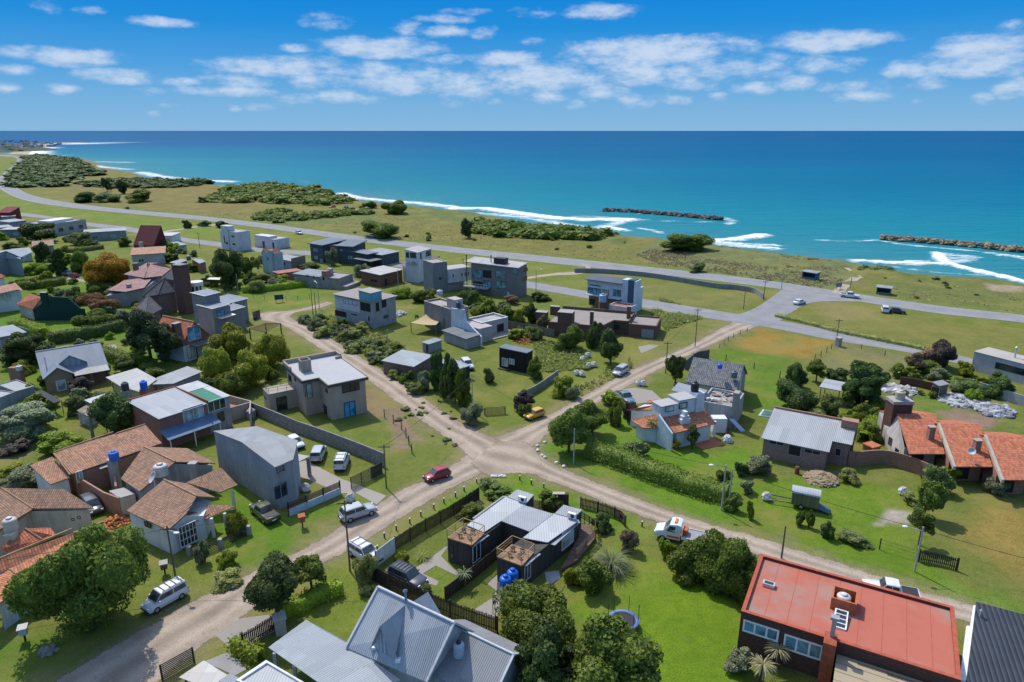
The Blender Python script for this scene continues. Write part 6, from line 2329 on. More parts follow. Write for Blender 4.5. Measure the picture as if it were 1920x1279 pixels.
def dish(p,r,label):
 t=thing('satellite_dish',label,'satellite dish',p,R(-140))
 m=MB()
 m.lathe([(.01,0),(r*.5,.05),(r*.85,.15),(r,.24),(r*1.02,.22),(r*.85,.12),(r*.5,.03),(.02,-.03)],n=18)
 o=m.build('reflector',m_plain((.42,.43,.45),.5),t)
 o.rotation_euler=(0,R(55),0)
 MB().bar((0,0,-1.3),(0,0,.05),.07).build('mast',M_ALU,t)
 return t
def pile(name,label,p,r,h,n,c,box=False,cat='pile',sz=.18):
 q=P(*p,0)
 rr=random.Random(sum(map(ord,label)))
 m=MB()
 for i in range(n):
  a,d=rr.uniform(0,6.28),r*rr.random()**.6
  z=h*(1-(d/r)**1.5)*rr.uniform(.3,1)
  s=sz*rr.uniform(.7,1.4)
  m.blob((d*math.cos(a),d*math.sin(a),z),(s*1.2,s,s*.8),0 if box else 1,.25)
 if not box:
  m.blob((0,0,0),(r*.9,r*.9,h*.85),3,.1)
 mt,nt,b=mat_base('loose_heap',.9,.2)
 ge=N(nt,'ShaderNodeNewGeometry')
 nt.links.new(mixc(nt,ge.outputs['Random Per Island'],scale_c(c,.55),scale_c(c,1.4)),b.inputs['Base Color'])
 o=m.build(name,mt,None,q)
 o.rotation_euler=(0,0,rr.uniform(0,6))
 return tag(o,label,cat)
tiled_left()
# ---- green panelled house and the sheds behind it
def green_panel_house():
 H=House('red brick house with a pale flat roof, green corrugated panels and a blue awning',g1(1585,960),g2(1110,1165),(248,750),h=5.6)
 L,W,h,r=H.L,H.W,H.h,H.root
 xm,_=H.loc((385,751),h)
 m=MB()
 m.box(0,0,-.3,xm,W,h-.52)
 m.build('wall',m_brick((.26,.09,.06)),r)
 m=MB()
 m.box(xm+.004,.002,-.3,L,W-.002,h-.5)
 m.build('side_wall',M_PGREY,r)
 m=MB()
 m.slab([(-.2,-.3,h-.35),(xm,-.3,h-.35),(xm,W+.2,h),(-.2,W+.2,h)],.12)
 m.build('roof',m_metal((.42,.45,.47),1.0,.01,.4,(.3,.31,.32),1.0),r)
 m=MB()
 m.slab([(xm+.15,-.2,h-.33),(L+.2,-.2,h-.33),(L+.2,W*.62,h-.1),(xm+.15,W*.62,h-.1)],.1)
 m.build('green_roof',m_metal((.035,.20,.13),.2,.03,.15,(.03,.12,.08)),r)
 m=MB()
 m.slab([(xm+.15,W*.62+.02,h-.02),(L+.2,W*.62+.02,h-.02),(L+.2,W+.2,h),(xm+.15,W+.2,h)],.1)
 m.slab([(L-1.0,-.2,h-.3),(L+.2,-.2,h-.3),(L+.2,W*.62,h-.06),(L-1.0,W*.62,h-.06)],.03)
 m.build('white_roof',M_ROOFW,r)
 m=MB()
 m.box(xm-.02,-.3,h-.3,xm+.14,W+.2,h+.12)
 m.box(-.2,W+.2,h-.3,xm+.1,W+.42,h+.15)
 m.build('parapet',m_plain((.24,.07,.045),.9),r)
 m=MB()
 m.slab([(-.3,-2.6,2.5),(xm+.6,-2.6,2.5),(xm+.6,-.01,3.3),(-.3,-.01,3.3)],.06)
 m.build('awning',m_metal((.15,.24,.36),.3,.03,.2,(.08,.13,.2)),r)
 for x in(0,xm/2,xm+.4):
  MB().box(x-.06,-2.5,-.2,x+.06,-2.38,2.45).build('awning_post',M_WHITEP,r)
 H.win('f',n3(5,120),n3(185,175),frame=M_WHITEP,pane=M_CURTAIN,nx=4)
 H.win('f',n3(205,60),n3(358,100),frame=M_WHITEP,nx=3)
 H.win('f',n3(285,148),n3(348,205),frame=M_DARKFRAME,nx=3)
 a=H.f.w(.7,W+1.0,0)
 for i,(pp_,c,lid,lb)in enumerate(((g1(1255,700),(.06,.055,.06),(.1,.09,.1),'dark grey water tank beside the blue one on the green panelled house'),(g1(1440,685),(.012,.13,.60),None,'bright blue water tank with a lid above the green panelled house'))):
  q=P(*pp_,5.2)
  s=thing('tank_pillar','short %s pillar carrying the %s tank of the green panelled house'%(('grey','dark grey')if i==0 else('brick','bright blue')),'pillar',(q.x,q.y,0))
  MB().box(-.55,-.55,-.2,.55,.55,5.2).build('shaft',M_CONC if i==0 else M_BRICK,s)
  water_tank(lb,(q.x,q.y,5.2),.58,1.35,c,lid)
 H2=PolyHouse('roofless walled patio of orange brick beside the green panelled house',n3(430,205),'patio','patio')
 H2.walls([(n3(380,100),1.2),(n3(550,60),1.2),(n3(380,5),1.2),(n3(330,20),1.2)],m_brick((.42,.17,.08)),0,name='floor')
 m=MB()
 for a,b in((n3(380,5),n3(552,50)),(n3(552,50),n3(545,150)),(n3(545,60),n3(385,105))):
  A3,B3=H2.pt(a,2.4),H2.pt(b,2.4)
  m.bar(A3-Vector((0,0,1.3)),B3-Vector((0,0,1.3)),.2,h=2.6)
 m.build('wall',m_plaster((.42,.36,.30),.3),H2.root)
 tank_on('squat grey water tank against the block wall by the walled patio',n3(562,185),0,.75,1.6,(.26,.26,.26),(.42,.42,.42))
green_panel_house()
Hs=PolyHouse('low cream shed with a broad pale sheet roof behind the two rooftop tanks',g2(10,1010))
Hs.roofs([[(g1(1055,572),3.0),(g1(1365,480),3.6),(g1(1570,590),3.6),(g1(1400,720),3.0),(g1(1200,660),2.9)]],m_metal((.50,.50,.48),.8,.02,.3,(.36,.33,.3),.8),.08)
Hs.walls([(g1(1110,590),3.0),(g1(1365,490),3.6),(g1(1560,592),3.6),(g1(1390,715),3.0),(g1(1200,660),3.0)],m_plaster((.50,.38,.19),.3),.2,inset=.3)
Hs=PolyHouse('shed with a plain grey sheet roof between the green panelled house and the trees',g2(600,1030))
Hs.roofs([[(g2(350,1070),3.2),(g2(395,1000),3.5),(g2(700,888),3.5),(g2(852,940),3.2),(g2(560,1062),3.2)]],M_ROOFG,.1)
Hs.walls([(g2(370,1060),3.2),(g2(700,893),3.5),(g2(840,943),3.2),(g2(560,1062),3.2)],M_PGREY,.14,inset=.3)
Hs=PolyHouse('small shed with a bright white sheet roof between the two dense shrubs',g1(900,850),'shed','shed')
Hs.roof([(g1(838,800),2.5),(g1(1070,728),2.5),(g1(1110,760),2.4),(g1(990,872),2.3)],M_ROOFW,.06)
Hs.walls([(g1(850,803),2.5),(g1(1065,735),2.5),(g1(1100,762),2.4),(g1(990,868),2.3)],M_PGREY,.1,inset=.15)
Hs=PolyHouse('tiny shed of scrap sheets under the bare tree, beside the dense dark tree',g1(850,1040),'shed','shed')
Hs.roof([(g1(765,905),2.2),(g1(860,850),2.2),(g1(960,900),2.2),(g1(880,960),2.1)],m_plank((.26,.22,.17),.4),.06)
Hs.walls([(g1(775,905),2.2),(g1(860,860),2.2),(g1(950,900),2.2),(g1(880,950),2.1)],m_plaster((.40,.42,.44),.5),.1)
def blue_gable_house():
 H=House('blue grey metal roofed house with a front gable, boarded dormer and white framed window',g1(432,548),g1(1058,438),g1(205,400),h=3.2)
 L,W,r=H.L,H.W,H.root
 ze,zr=3.2,6.0
 M=m_metal((.19,.22,.26),.34,.02,.2,(.17,.19,.22),1.0)
 wl=m_plaster((.40,.35,.30),.2)
 gable_wall(r,.3,.3,L-.3,W-.3,ze,zr,wl)
 gable_roof(r,.1,.3,L-.1,W-.3,ze,zr,M,ov=.4,t=.1,cap=m_plain((.3,.33,.36),.5))
 xa,_=H.loc(g1(505,575),ze)
 xb,_=H.loc(g1(775,545),ze)
 w=4.2
 xa=.1
 gable_wall(r,xa,-1.7,xa+w,1.5,ze,ze+1.5,m_plaster((.33,.22,.13),.2),'y',name='front_gable')
 gable_roof(r,xa,-1.7,xa+w,2.6,ze,ze+1.5,M,'y',.35,.1)
 win_on(r,H.f.w(xa,-1.7),H.f.w(xa+w,-1.7),g1(553,612),g1(672,695),frame=M_WHITEP,pane=M_CURTAIN,nx=1,fw=.14)
 xd=xa+2.2
 gable_wall(r,xd,1.2,xd+4.6,W/2,ze+1.0,zr-.25,m_plank((.30,.35,.40),.16),'y',z0=ze+.3,name='dormer')
 gable_roof(r,xd,1.2,xd+4.6,W/2+.3,ze+1.0,zr-.2,M,'y',.3,.09)
 m=MB()
 m.slab([(xa+w+.3,-2.6,2.7),(L+.2,-2.6,2.7),(L+.2,.2,3.1),(xa+w+.3,.2,3.1)],.1)
 m.build('porch_roof',m_metal((.42,.43,.42),.6,.02,.2),r)
 for x in(xa+w+.5,(xa+w+L)/2,L):
  MB().box(x-.09,-2.5,-.2,x+.09,-2.32,2.65).build('porch_post',M_WOOD,r)
 MB().box(xa+w,-.002,-.2,L-.32,.28,2.6).build('porch_wall',m_brick((.22,.10,.06)),r)
 flue(r,.8,2.0,ze,zr-.3,.09)
blue_gable_house()
H=simple('low grey concrete house with a pale flat roof, left of the blue grey gabled house',g1,(150,715),(347,660),(45,625),812,None,m_plaster((.24,.26,.28),.4),'flat',m_flatroof((.44,.46,.47)),pp=.15)
H=simple('low grey flat roofed store at the left edge in front of the olive tree',g1,(0,775),(150,718),(-150,640),None,3.2,m_plaster((.26,.28,.30),.4),'flat',m_flatroof((.46,.48,.49)),pp=.15)
c=thing('tank_pillar','red brick pillar under the white tank at the corner of the blue grey house','pillar',P(*g1(185,620),0))
MB().box(-1.1,-.5,-.2,1.1,.5,3.0).build('shaft',M_BRICK,c)
tank_on('white water tank on the red brick pillar by the blue grey house',g1(195,500),3.0,.55,.9,(.5,.5,.5))
H=simple('grey shed with a pale blue sheet roof at the left edge by the swimming pool',g1,(0,168),(245,122),(-230,60),None,3.2,M_PGREY,'slab',M_ROOFB,W=9)
pg=thing('lean_to','sagging dark shade cloth on posts beside the blue grey gabled house','canopy',P(*g1(480,860),0))
o=Vector(pg.location)
q=[P(*p,2.4)-o for p in(g1(340,712),g1(420,700),g1(610,805),g1(540,830))]
m=MB()
m.slab(q,.03)
m.build('cloth',m_plain((.04,.045,.05),.9),pg)
for p in q:
 MB().bar((p.x,p.y,-.1),p,.08).build('post',M_WOODD,pg)
def orange_steep():
 H=House('steep orange tiled house with a dark brick chimney and pale blue gable window',g2(645,620),g2(905,545),g2(410,530),h=5.0,W=9.5)
 L,W,r=H.L,H.W,H.root
 gable_wall(r,0,0,L,W,4.6,8.0,m_brick((.20,.075,.05)),'y')
 gable_roof(r,0,0,L,W,4.6,8.0,M_TILER,'y',.35,.14,cap=M_RIDGE)
 m=MB()
 m.box(-.03,-.02,-.3,L+.03,W+.02,3.4)
 m.build('lower_wall',M_PWHITE,r)
 H.win('f',g2(690,500),g2(838,605),frame=M_WHITEP,pane=m_glass((.13,.34,.50)),nx=2)
 x,y=.35,1.6
 chimney(r,x,y,1.5,1.0,3.0,8.1,m_brick((.12,.05,.04)))
 m=MB()
 m.box(1.5,-2.2,3.2,L+1.2,-.01,3.36)
 m.build('balcony',M_WOODG,r)
 for xx in(1.6,L+1.0):
  MB().box(xx-.1,-2.1,-.2,xx+.1,-1.9,3.18).build('balcony_post',M_WOODD,r)
 H.win('f',g2(690,700),g2(780,790),nx=2,name='door')
 MB().box(L-1.5,-3.2,-.2,L-1.2,-.5,2.0).build('screen_wall',M_PWHITE,r)
orange_steep()
def grey_modern():
 H=House('grey modern house of stacked boxes with sloping metal roofs and a timber pergola',e2(630,955),e2(790,912),e2(460,935),base_v=e2(0,1250)[1])
 L,W,h,r=H.L,H.W,H.h,H.root
 wl=m_plaster((.24,.24,.245),.15)
 pk=m_plaster((.36,.29,.28),.15)
 rf=m_metal((.27,.31,.36),.5,.03,.1,(.22,.25,.28))
 W=min(W,9)
 H.W=W
 def blk(x0,y0,x1,y1,hh,name='wall',mt=wl):
  MB().box(x0,y0,-.3,x1,y1,hh-.12).build(name,mt,r)
  m=MB()
  m.slab([(x0-.2,y0-.2,hh),(x1+.2,y0-.2,hh),(x1+.2,y1+.2,hh+.35),(x0-.2,y1+.2,hh+.35)],.12)
  m.build('roof',rf,r)
  m=MB()
  for a,b in(((x0-.2,y0-.2,hh),(x1+.2,y0-.2,hh)),((x1+.2,y0-.2,hh),(x1+.2,y1+.2,hh+.35)),((x0-.2,y0-.2,hh),(x0-.2,y1+.2,hh+.35))):
   m.bar(Vector(a)+Vector((0,0,.02)),Vector(b)+Vector((0,0,.02)),.14,h=.16)
  m.build('roof_edge',M_ALU,r)
 blk(0,0,L,W,h,mt=pk)
 blk(L*.35,W*.8,L*1.25,W*1.7,h+2.2)
 blk(L+.41,.3,L+4.6,W*.9,h-1.7)
 blk(L*1.25+.5,W*.95,L*1.25+8.5,W*2.3,h-1.2)
 MB().box(.02,-.03,0,L+.4,-.005,h-.3).build('front_wall',wl,r)
 H.win('f',e2(672,972),e2(755,1012),pane=M_GLASSB,nx=1,off=.03)
 m=MB()
 m.slab([(.6,-1.8,h-2.2),(L+.3,-1.8,h-2.2),(L+.3,-.04,h-2.1),(.6,-.04,h-2.1)],.15)
 m.build('canopy',M_ALU,r)
 A_,B_=H.f.w(L*1.25+.5,W*.95),H.f.w(L*1.25+8.5,W*.95)
 win_on(r,A_,B_,e2(1030,985),e2(1110,1045),nx=2)
 pgx=L*1.25+1.5
 t=thing('pergola','dark timber pergola with vines beside the grey modern house and dirt road','pergola',P(*e2(1180,1200),0))
 o=Vector(t.location)
 c=[P(*p,2.6)-o for p in(e2(1000,1150),e2(1160,1100),e2(1310,1100),e2(1160,1190))]
 for p in c:
  MB().bar((p.x,p.y,-.2),p,.22).build('post',m_plank((.12,.05,.035)),t)
 m=MB()
 for k in range(9):
  m.bar(c[0]+(c[3]-c[0])*(k/8),c[1]+(c[2]-c[1])*(k/8),.1)
 m.bar(c[0],c[3],.14),m.bar(c[1],c[2],.14)
 m.build('beam',m_plank((.12,.06,.04)),t)
grey_modern()
def brick_tower_house():
 rf=m_tile((.27,.12,.10),.5,.26,.38,(.36,.29,.28))
 sl=m_tile((.085,.09,.10),.15,.3,.42,(.03,.03,.035))
 H=PolyHouse('sprawling house with faded red hip roofs and grey walls left of the brick tower',e1(1370,870))
 zr,ze=7.6,5.6
 H.roofs([[(e1(1235,715),ze),(e1(1470,600),zr),(e1(1445,752),ze)],[(e1(1445,752),ze),(e1(1500,612),zr),(e1(1710,660),ze),(e1(1620,730),ze)],[(e1(1470,600),zr),(e1(1600,600),zr),(e1(1720,655),ze),(e1(1500,612),zr)],[(e1(1075,875),4.2),(e1(1240,775),5.2),(e1(1530,740),5.2),(e1(1440,850),4.6),(e1(1250,890),4.2)]],rf,.12,caps=[((e1(1490,606),zr),(e1(1445,752),ze))],capm=M_BLACK)
 H.walls([(e1(1260,718),ze),(e1(1445,745),ze),(e1(1620,725),ze),(e1(1560,640),ze),(e1(1400,640),ze)],m_plaster((.36,.33,.32),.3),.3,inset=.4)
 H.walls([(e1(1060,925),3.4),(e1(1250,885),4.2),(e1(1450,850),4.4),(e1(1560,760),4.8),(e1(1240,780),5.0)],m_plaster((.34,.34,.34),.3),.2,name='lower_wall')
 q=H.pt(e1(1290,850),4.4)
 chimney(H.root,q.x,q.y,1.0,.9,3,5.3,M_CONC)
 q=H.pt(e1(1355,640),7.2)
 chimney(H.root,q.x,q.y,1.3,.9,5,8.2,m_brick((.18,.06,.05)))
 H=PolyHouse('slate roofed turret house with a tall dark brick tower and white balcony',e2(300,960))
 for ap,bs,za,zb in((e2(155,640),[e2(-75,835),e2(85,815),e2(270,780),e2(160,700)],9.0,5.6),(e1(1480,925),[e1(1310,1100),e1(1450,1150),e1(1620,1060),e1(1540,1000)],6.0,3.2),(e2(215,560),[e2(120,640),e2(235,670),e2(330,590)],9.4,7.4)):
  pl=[[(bs[i],zb),(bs[(i+1)%len(bs)],zb),(ap,za)]for i in range(len(bs))]
  H.roofs(pl,sl,.08,caps=[((b,zb),(ap,za))for b in bs],capm=m_plain((.05,.05,.055),.7))
  H.walls([(b,zb)for b in bs],m_brick((.13,.07,.06)),.15,inset=.5)
 zt=13.0
 T=[e2(300,520),e2(388,505),e2(300,495),e2(222,515)]
 H.walls([(p,zt)for p in T],m_brick((.15,.065,.05),(.16,.12,.1)),.1,name='tower')
 c0=sum((H.pt(p,zt)for p in T),Vector())/4
 H.roof([(p,zt+.12)for p in T],m_flatroof((.3,.3,.31)),.2,'tower_cap')
 q=H.pt(e2(455,660),8.2)
 m=MB()
 m.tube((q.x,q.y,6.6),(q.x,q.y,7.6),1.9,n=18)
 m.build('balcony',M_PWHITE,H.root)
 for k in range(5):
  a=-2.6+k*.62
  MB().tube((q.x+1.6*math.cos(a),q.y+1.6*math.sin(a),-.2),(q.x+1.6*math.cos(a),q.y+1.6*math.sin(a),6.6),.2,n=8).build('column',M_PWHITE,H.root)
 MB().tube((q.x,q.y,-.2),(q.x,q.y,6.6),1.3,n=14).build('glazed_bay',M_GLASS,H.root)
 for lb,c4 in(('small red brick house with two low grey roofs behind the brick tower',[e2(200,490),e2(320,455),e2(385,470),e2(270,505)]),('small red brick house with a blue grey roof right of the roof tank',[e2(420,455),e2(520,455),e2(568,480),e2(500,502)])):
  K=PolyHouse(lb,c4[3])
  K.roof([(p,3.4)for p in c4],M_ROOFB,.12)
  K.walls([(p,3.4)for p in c4],m_brick((.28,.09,.06)),.15,inset=.4)
 tank_on('dark grey tank with a white top on the red brick houses behind the tower',e2(395,470),3.4,.7,1.6,(.09,.1,.11),(.5,.5,.5))
brick_tower_house()
H=simple('dark green gabled barn with an orange tiled roof beside the pool',e1,(325,1065),(840,1060),(165,1015),None,3.0,m_plain((.012,.045,.035),.9),'slab',m_plain((.012,.045,.035),.9),W=.3,ov=.0)
r,L=H.root,H.L
m=MB()
ap=6.2
m.face([(0,-.03,2.8),(L,-.03,2.0),(L*.72,-.03,5.9),(L*.42,-.03,ap)])
m.face([(0,.4,2.8),(L*.42,.4,ap),(L*.72,.4,5.9),(L,.4,2.0)])
m.face([(0,-.03,2.8),(L*.42,-.03,ap),(L*.42,.4,ap),(0,.4,2.8)])
m.face([(L*.42,-.03,ap),(L*.72,-.03,5.9),(L*.72,.4,5.9),(L*.42,.4,ap)])
m.face([(L*.72,-.03,5.9),(L,-.03,2.0),(L,.4,2.0),(L*.72,.4,5.9)])
m.build('gable',m_plain((.012,.045,.035),.9),r)
chimney(r,L*.27,.2,1.5,.9,4,7.2,m_plain((.012,.04,.032),.9))
H2=PolyHouse('low white wing with a bright orange tiled roof joined to the dark green gable',e1(325,1065))
H2.roof([(e1(325,1065),2.9),(e1(160,1015),2.9),(e1(298,905),5.6),(e1(418,945),5.9)],M_TILER)
H2.walls([(e1(325,1065),2.9),(e1(175,1015),2.9),(e1(298,908),5.6),(e1(415,945),5.9)],M_CREAM,.2,inset=.4)
H2.win(e1(175,1015),e1(325,1065),e1(275,1085),e1(318,1120),z=2.9,frame=M_WHITEP,pane=M_GLASSB)
H=PolyHouse('white house with orange tiled eaves at the left edge above the pool',e1(100,850))
H.roofs([[(e1(-120,860),6.2),(e1(110,812),6.6),(e1(170,868),5.6),(e1(-120,935),5.4)],[(e1(110,812),6.6),(e1(150,800),6.0),(e1(235,880),5.2),(e1(170,868),5.6)]],m_tile((.46,.24,.17),.35),.14)
H.walls([(e1(-120,900),5.6),(e1(165,868),5.6),(e1(215,880),5.3),(e1(120,815),6.0),(e1(-120,850),6.0)],M_PWHITE,.3,inset=.3)
H.win(e1(-120,935),e1(165,868),e1(35,900),e1(115,945),z=5.4,frame=M_WHITEP,pane=M_CURTAIN)
H=PolyHouse('pitched red roof corner behind the white house at the left edge',e1(20,740))
H.roofs([[(e1(-60,740),5.4),(e1(-5,705),6.2),(e1(55,735),5.2),(e1(0,760),5.0)]],M_TILER,.14)
H.walls([(e1(-60,740),5.4),(e1(-5,712),6),(e1(45,738),5.2),(e1(0,758),5.0)],M_PWHITE,.2,inset=.2)
H=PolyHouse('large windowless grey gable wall of a house at the left edge',e1(120,740))
H.walls([(e1(-120,560),6.0),(e1(60,500),7.2),(e1(210,568),5.6),(e1(200,540),5.6),(e1(60,480),7.2),(e1(-120,540),6)],m_plaster((.23,.255,.275),.15),0)
H.roofs([[(e1(-120,540),6.05),(e1(60,483),7.25),(e1(210,545),5.65),(e1(330,490),5.2),(e1(230,450),6.4),(e1(0,480),6.6)]],M_ROOFB,.12)
for lb,c,nr,rt,lf,h,wl,rm_,rk in(('long low white house with a pink tiled roof, upper left by the red gable',e1,(1310,510),(1640,490),(1080,480),4.2,m_plaster((.46,.43,.40),.2),m_tile((.50,.27,.17),.4),(-.4,-.4,.8,.8)),('house with a dusty brown tiled roof at the upper left among the bushes',e1,(330,440),(530,425),(270,425),4.2,M_PGREY,m_tile((.36,.22,.16),.4),(0,0,1,1)),('low shed with pale blue sheet roof at the upper left by the grey gable',e1,(145,505),(310,490),(60,490),3.4,M_PWHITE,M_ROOFB,(0,0,.5,.5)),('long grey house raised on dark piers with a thin pale roof, upper left',e1,(840,300),(1255,275),(830,285),3.9,m_plaster((.27,.30,.30),.2),M_ROOFG,(0,0,.3,.3)),('low house with a white roof beside the red gabled house, upper left',e1,(1560,330),(1710,330),(1555,305),3.4,M_PWHITE,M_ROOFW,(0,0,.2,.2)),('small dark shed with a blue grey roof right of the red gabled house',e2,(300,320),(368,312),(232,300),2.8,M_PGREY,M_ROOFB,(0,0,.3,.3)),('flat roofed blue grey house at the left edge near the coast road',e1,(0,270),(200,265),(-60,250),3.6,m_plaster((.18,.21,.24),.2),m_flatroof((.5,.48,.46)),(0,0,0,0)),('small grey house with a blue grey roof at the left edge, below the red barn',e1,(90,195),(260,175),(75,165),4.2,M_PGREY,M_ROOFB,(0,0,.3,.3)),('flat roofed grey house at the far left edge beside the frontage road',e1,(20,140),(150,132),(-60,120),3.4,M_PGREY,M_ROOFG,(0,0,.2,.2)),('pale flat roof of a low house at the left edge among dark trees',e1,(0,250),(120,240),(-80,215),3.0,M_PGREY,M_ROOFB,(0,0,.2,.2)),('dusky red roofed barn at the far left edge by the frontage road',e1,(-30,100),(95,100),(-60,50),5.0,m_plain((.16,.03,.035),.9),m_plain((.16,.03,.035),.9),(0,0,2.2,2.2))):
 H=simple(lb,c,nr,rt,lf,None,h,wl,'slab',rm_,W=8,dz=rk)
 a=.18
 for s in range(2):
  x0=H.L*(.18+.45*s)
  window(H.root,(x0,0,1.0),'f',min(1.8,H.L*.25),1.1,frame=M_WHITEP,pane=M_CURTAIN if s else M_GLASS)
H=simple('big pale concrete house with several white flat roofs, upper left by the frontage road',e1,(520,215),(855,165),(370,210),None,5.5,m_plaster((.36,.355,.35),.3),'flat',m_flatroof((.42,.43,.45)),W=16)
for i in range(3):
 window(H.root,(H.L*(.15+.3*i),0,1.6),'f',2.4,1.6,nx=2)
box_part(H.root,'upper_storey',(1,2,5.2,H.L*.5,9,6.6),M_PWHITE)
box_part(H.root,'upper_storey',(H.L*.55,5,5.2,H.L*.9,12,6.2),M_PWHITE)
H=House('tall dark red A frame house front, upper left',e1(1335,425),e1(1535,430),e1(1330,400),h=3.0,W=8)
gable_wall(H.root,0,0,H.L,8,3.2,10.0,m_plain((.10,.02,.022),.9),'x',ridge=6)
gable_roof(H.root,0,0,H.L,8,3.2,10.0,m_metal((.11,.022,.024),.5,.03,.1,(.07,.02,.02)),'x',.15,.12,ridge=6)
chimney(H.root,H.L*.5,-1.4,1.3,1,-.2,4.4,M_CREAM)
# ------------------------------------------------------------ houses towards the coast road
MW=m_plaster((.56,.58,.60),.3,(.3,.31,.33))
MG=m_plaster((.225,.235,.235),.2)
MDB=m_plaster((.075,.095,.105),.2)
CONC2=m_plaster((.30,.285,.27),.4)
H=simple('white cube house with a stair tower, farthest left along the frontage road',e2,(870,190),(1003,172),(705,168),382,None,MW,pp=.2,ws=[('l',765,285,787,312),('l',830,298,858,320),('l',820,220,850,242),('l',742,222,760,300)])
box_part(H.root,'stair_tower',(.2,H.W*.5,H.h-.3,H.L*.5,H.W*.96,H.h+1.9),MW)
box_part(H.root,'parapet_wall',(-.12,H.W*.46,-.3,.4,H.W*.5,H.h+.4),M_PGREY)
H=simple('low white house with two tall dark doors beside the frontage road',e2,(1255,262),(1395,240),(1097,228),362,None,MW,pp=.2,ws=[('l',1128,278,1157,342),('l',1228,292,1252,350),('r',1375,285,1393,345,'o')])
box_part(H.root,'upper_parapet',(.1,H.W*.3,H.h-.2,H.L*.6,H.W,H.h+.8),MW)
H=simple('weathered pale blue two storey house with stepped gables and orange roof edges',e2,(1240,400),(1330,385),(995,400),608,None,m_plaster((.38,.46,.50),.55,(.2,.23,.25)),pp=.5,ws=[('l',1072,520,1098,560,'o'),('l',1180,440,1192,470),('l',1205,500,1216,540),('l',1112,525,1122,552)])
for k in(.12,.62):
 q=[(0,H.W*k),(3.4,H.W*k),(3.4,H.W*(k+.3)),(0,H.W*(k+.3))]
 gable_wall(H.root,.02,q[0][1],3.4,q[2][1],H.h,H.h+1.1,m_plaster((.38,.46,.50),.4),'x',z0=H.h-.2,name='gable')
 gable_roof(H.root,.02,q[0][1],3.4,q[2][1],H.h,H.h+1.15,M_TILEO,'x',.1,.1)
box_part(H.root,'tower',(-.5,H.W*.05,-.3,.5,H.W*.35,H.h+1.0),m_plaster((.40,.46,.50),.5))
H=simple('low pale house with a curved grey roof and a brown brick end wall',e2,(1410,470),(1535,440),(1255,450),580,None,m_plaster((.38,.42,.45),.4),'slab',m_metal((.36,.38,.40),.8,.02,.3),dz=(-.2,-.2,.5,.5),ws=[('l',1285,480,1310,540,'o'),('l',1340,490,1360,520)])
box_part(H.root,'brick_wall',(.3,-.3,-.3,H.L+.8,.02,H.h+.6),m_brick((.16,.10,.08)))
H=simple('long red brick garden store with a pink roof below the weathered blue house',e2,(1290,600),(1515,570),(1260,590),None,2.6,m_brick((.26,.09,.06)),'slab',m_tile((.42,.17,.13),.4),W=4)
for lb,a,b,hb,hp in(('left block of the twin dark blue grey houses with flat black roofs',e3(126,368),e3(252,388),385,(225,385)),('right block of the twin dark blue grey houses with flat black roofs',e3(398,396),e3(548,404),400,(240,400))):
 hh=6.6
 f=Frame(a,b,(a[0],a[1]-3),0)
 r=thing('house',lb,'house',f.o,f.rot)
 Wd=10
 MB().box(0,0,-.3,f.L,Wd,hh-.3).build('wall',MDB,r)
 m=MB()
 m.slab([(-.6,-.6,hh),(f.L+.6,-.6,hh-.1),(f.L+.6,Wd+.6,hh+.5),(-.6,Wd+.6,hh+.7)],.3)
 m.build('roof',m_metal((.12,.15,.18),.5,.03,.1,(.08,.09,.1)),r)
 A_,B_=f.w(0,0),f.w(f.L,0)
 for w in([(150,245,190,275),(160,320,190,350),(215,350,240,385)]if a[0]<590 else[(415,255,440,270),(495,320,530,350),(520,325,540,345)]):
  win_on(r,A_,B_,e3(*w[:2]),e3(*w[2:]),frame=M_WHITEP,pane=M_GLASSB,nx=1)
f=Frame(e3(275,385),e3(385,385),e3(275,340),0)
r=thing('house','brown brick stair block between the twin dark houses','house',f.o,f.rot)
MB().box(.2,2,-.3,f.L,8,5.8).build('wall',m_brick((.17,.12,.10)),r)
MB().box(0,1.8,5.803,f.L+.2,8.2,6.0).build('roof',m_flatroof((.30,.27,.25)),r)
H=simple('dark blue grey house with two offset sloping metal roofs and a veranda',e3,(828,308),(1000,272),(690,272),420,None,MDB,'slab',m_metal((.24,.27,.30),.6,.03,.15),dz=(0,0,.3,.3),ov=.5,ws=[('l',670,310,725,335),('l',745,330,770,350),('l',780,340,800,355)])
m=MB()
m.box(-3.5,H.W*.4,-.3,-.02,H.W*1.3,H.h+.2)
m.build('wing',MDB,H.root)
m=MB()
m.slab([(-4.1,H.W*.3,H.h+.5),(1.5,H.W*.3,H.h+.5),(1.5,H.W*1.4,H.h+.9),(-4.1,H.W*1.4,H.h+.9)],.2)
m.build('roof',m_metal((.15,.18,.21),.6,.03,.15),H.root)
flue(H.root,0,H.W,H.h,H.h+2,.1,M_TRIM)
m=MB()
m.slab([(-6.5,-1,2.7),(-.6,-1,2.7),(-.6,H.W*.8,2.9),(-6.5,H.W*.8,2.9)],.15)
m.build('veranda_roof',m_plain((.15,.14,.13),.8),H.root)
for y in(-.8,H.W*.4):
 MB().box(-6.3,y,-.2,-6.1,y+.2,2.6).build('veranda_post',M_WOODD,H.root)
H=simple('half built grey block house with a blue metal roof and brick chimney mass',e3,(400,545),(540,495),(55,478),655,None,CONC2,'flat',m_flatroof((.40,.37,.34),(.28,.2,.16)),pp=.2,ws=[('l',70,505,105,530,'o'),('l',140,515,160,545,'o'),('l',195,525,205,555,'o'),('l',235,528,262,565,'o'),('l',295,535,308,555,'o'),('r',440,530,460,595,'o'),('r',505,505,528,535,'o'),('r',408,525,425,600,'o')])
m=MB()
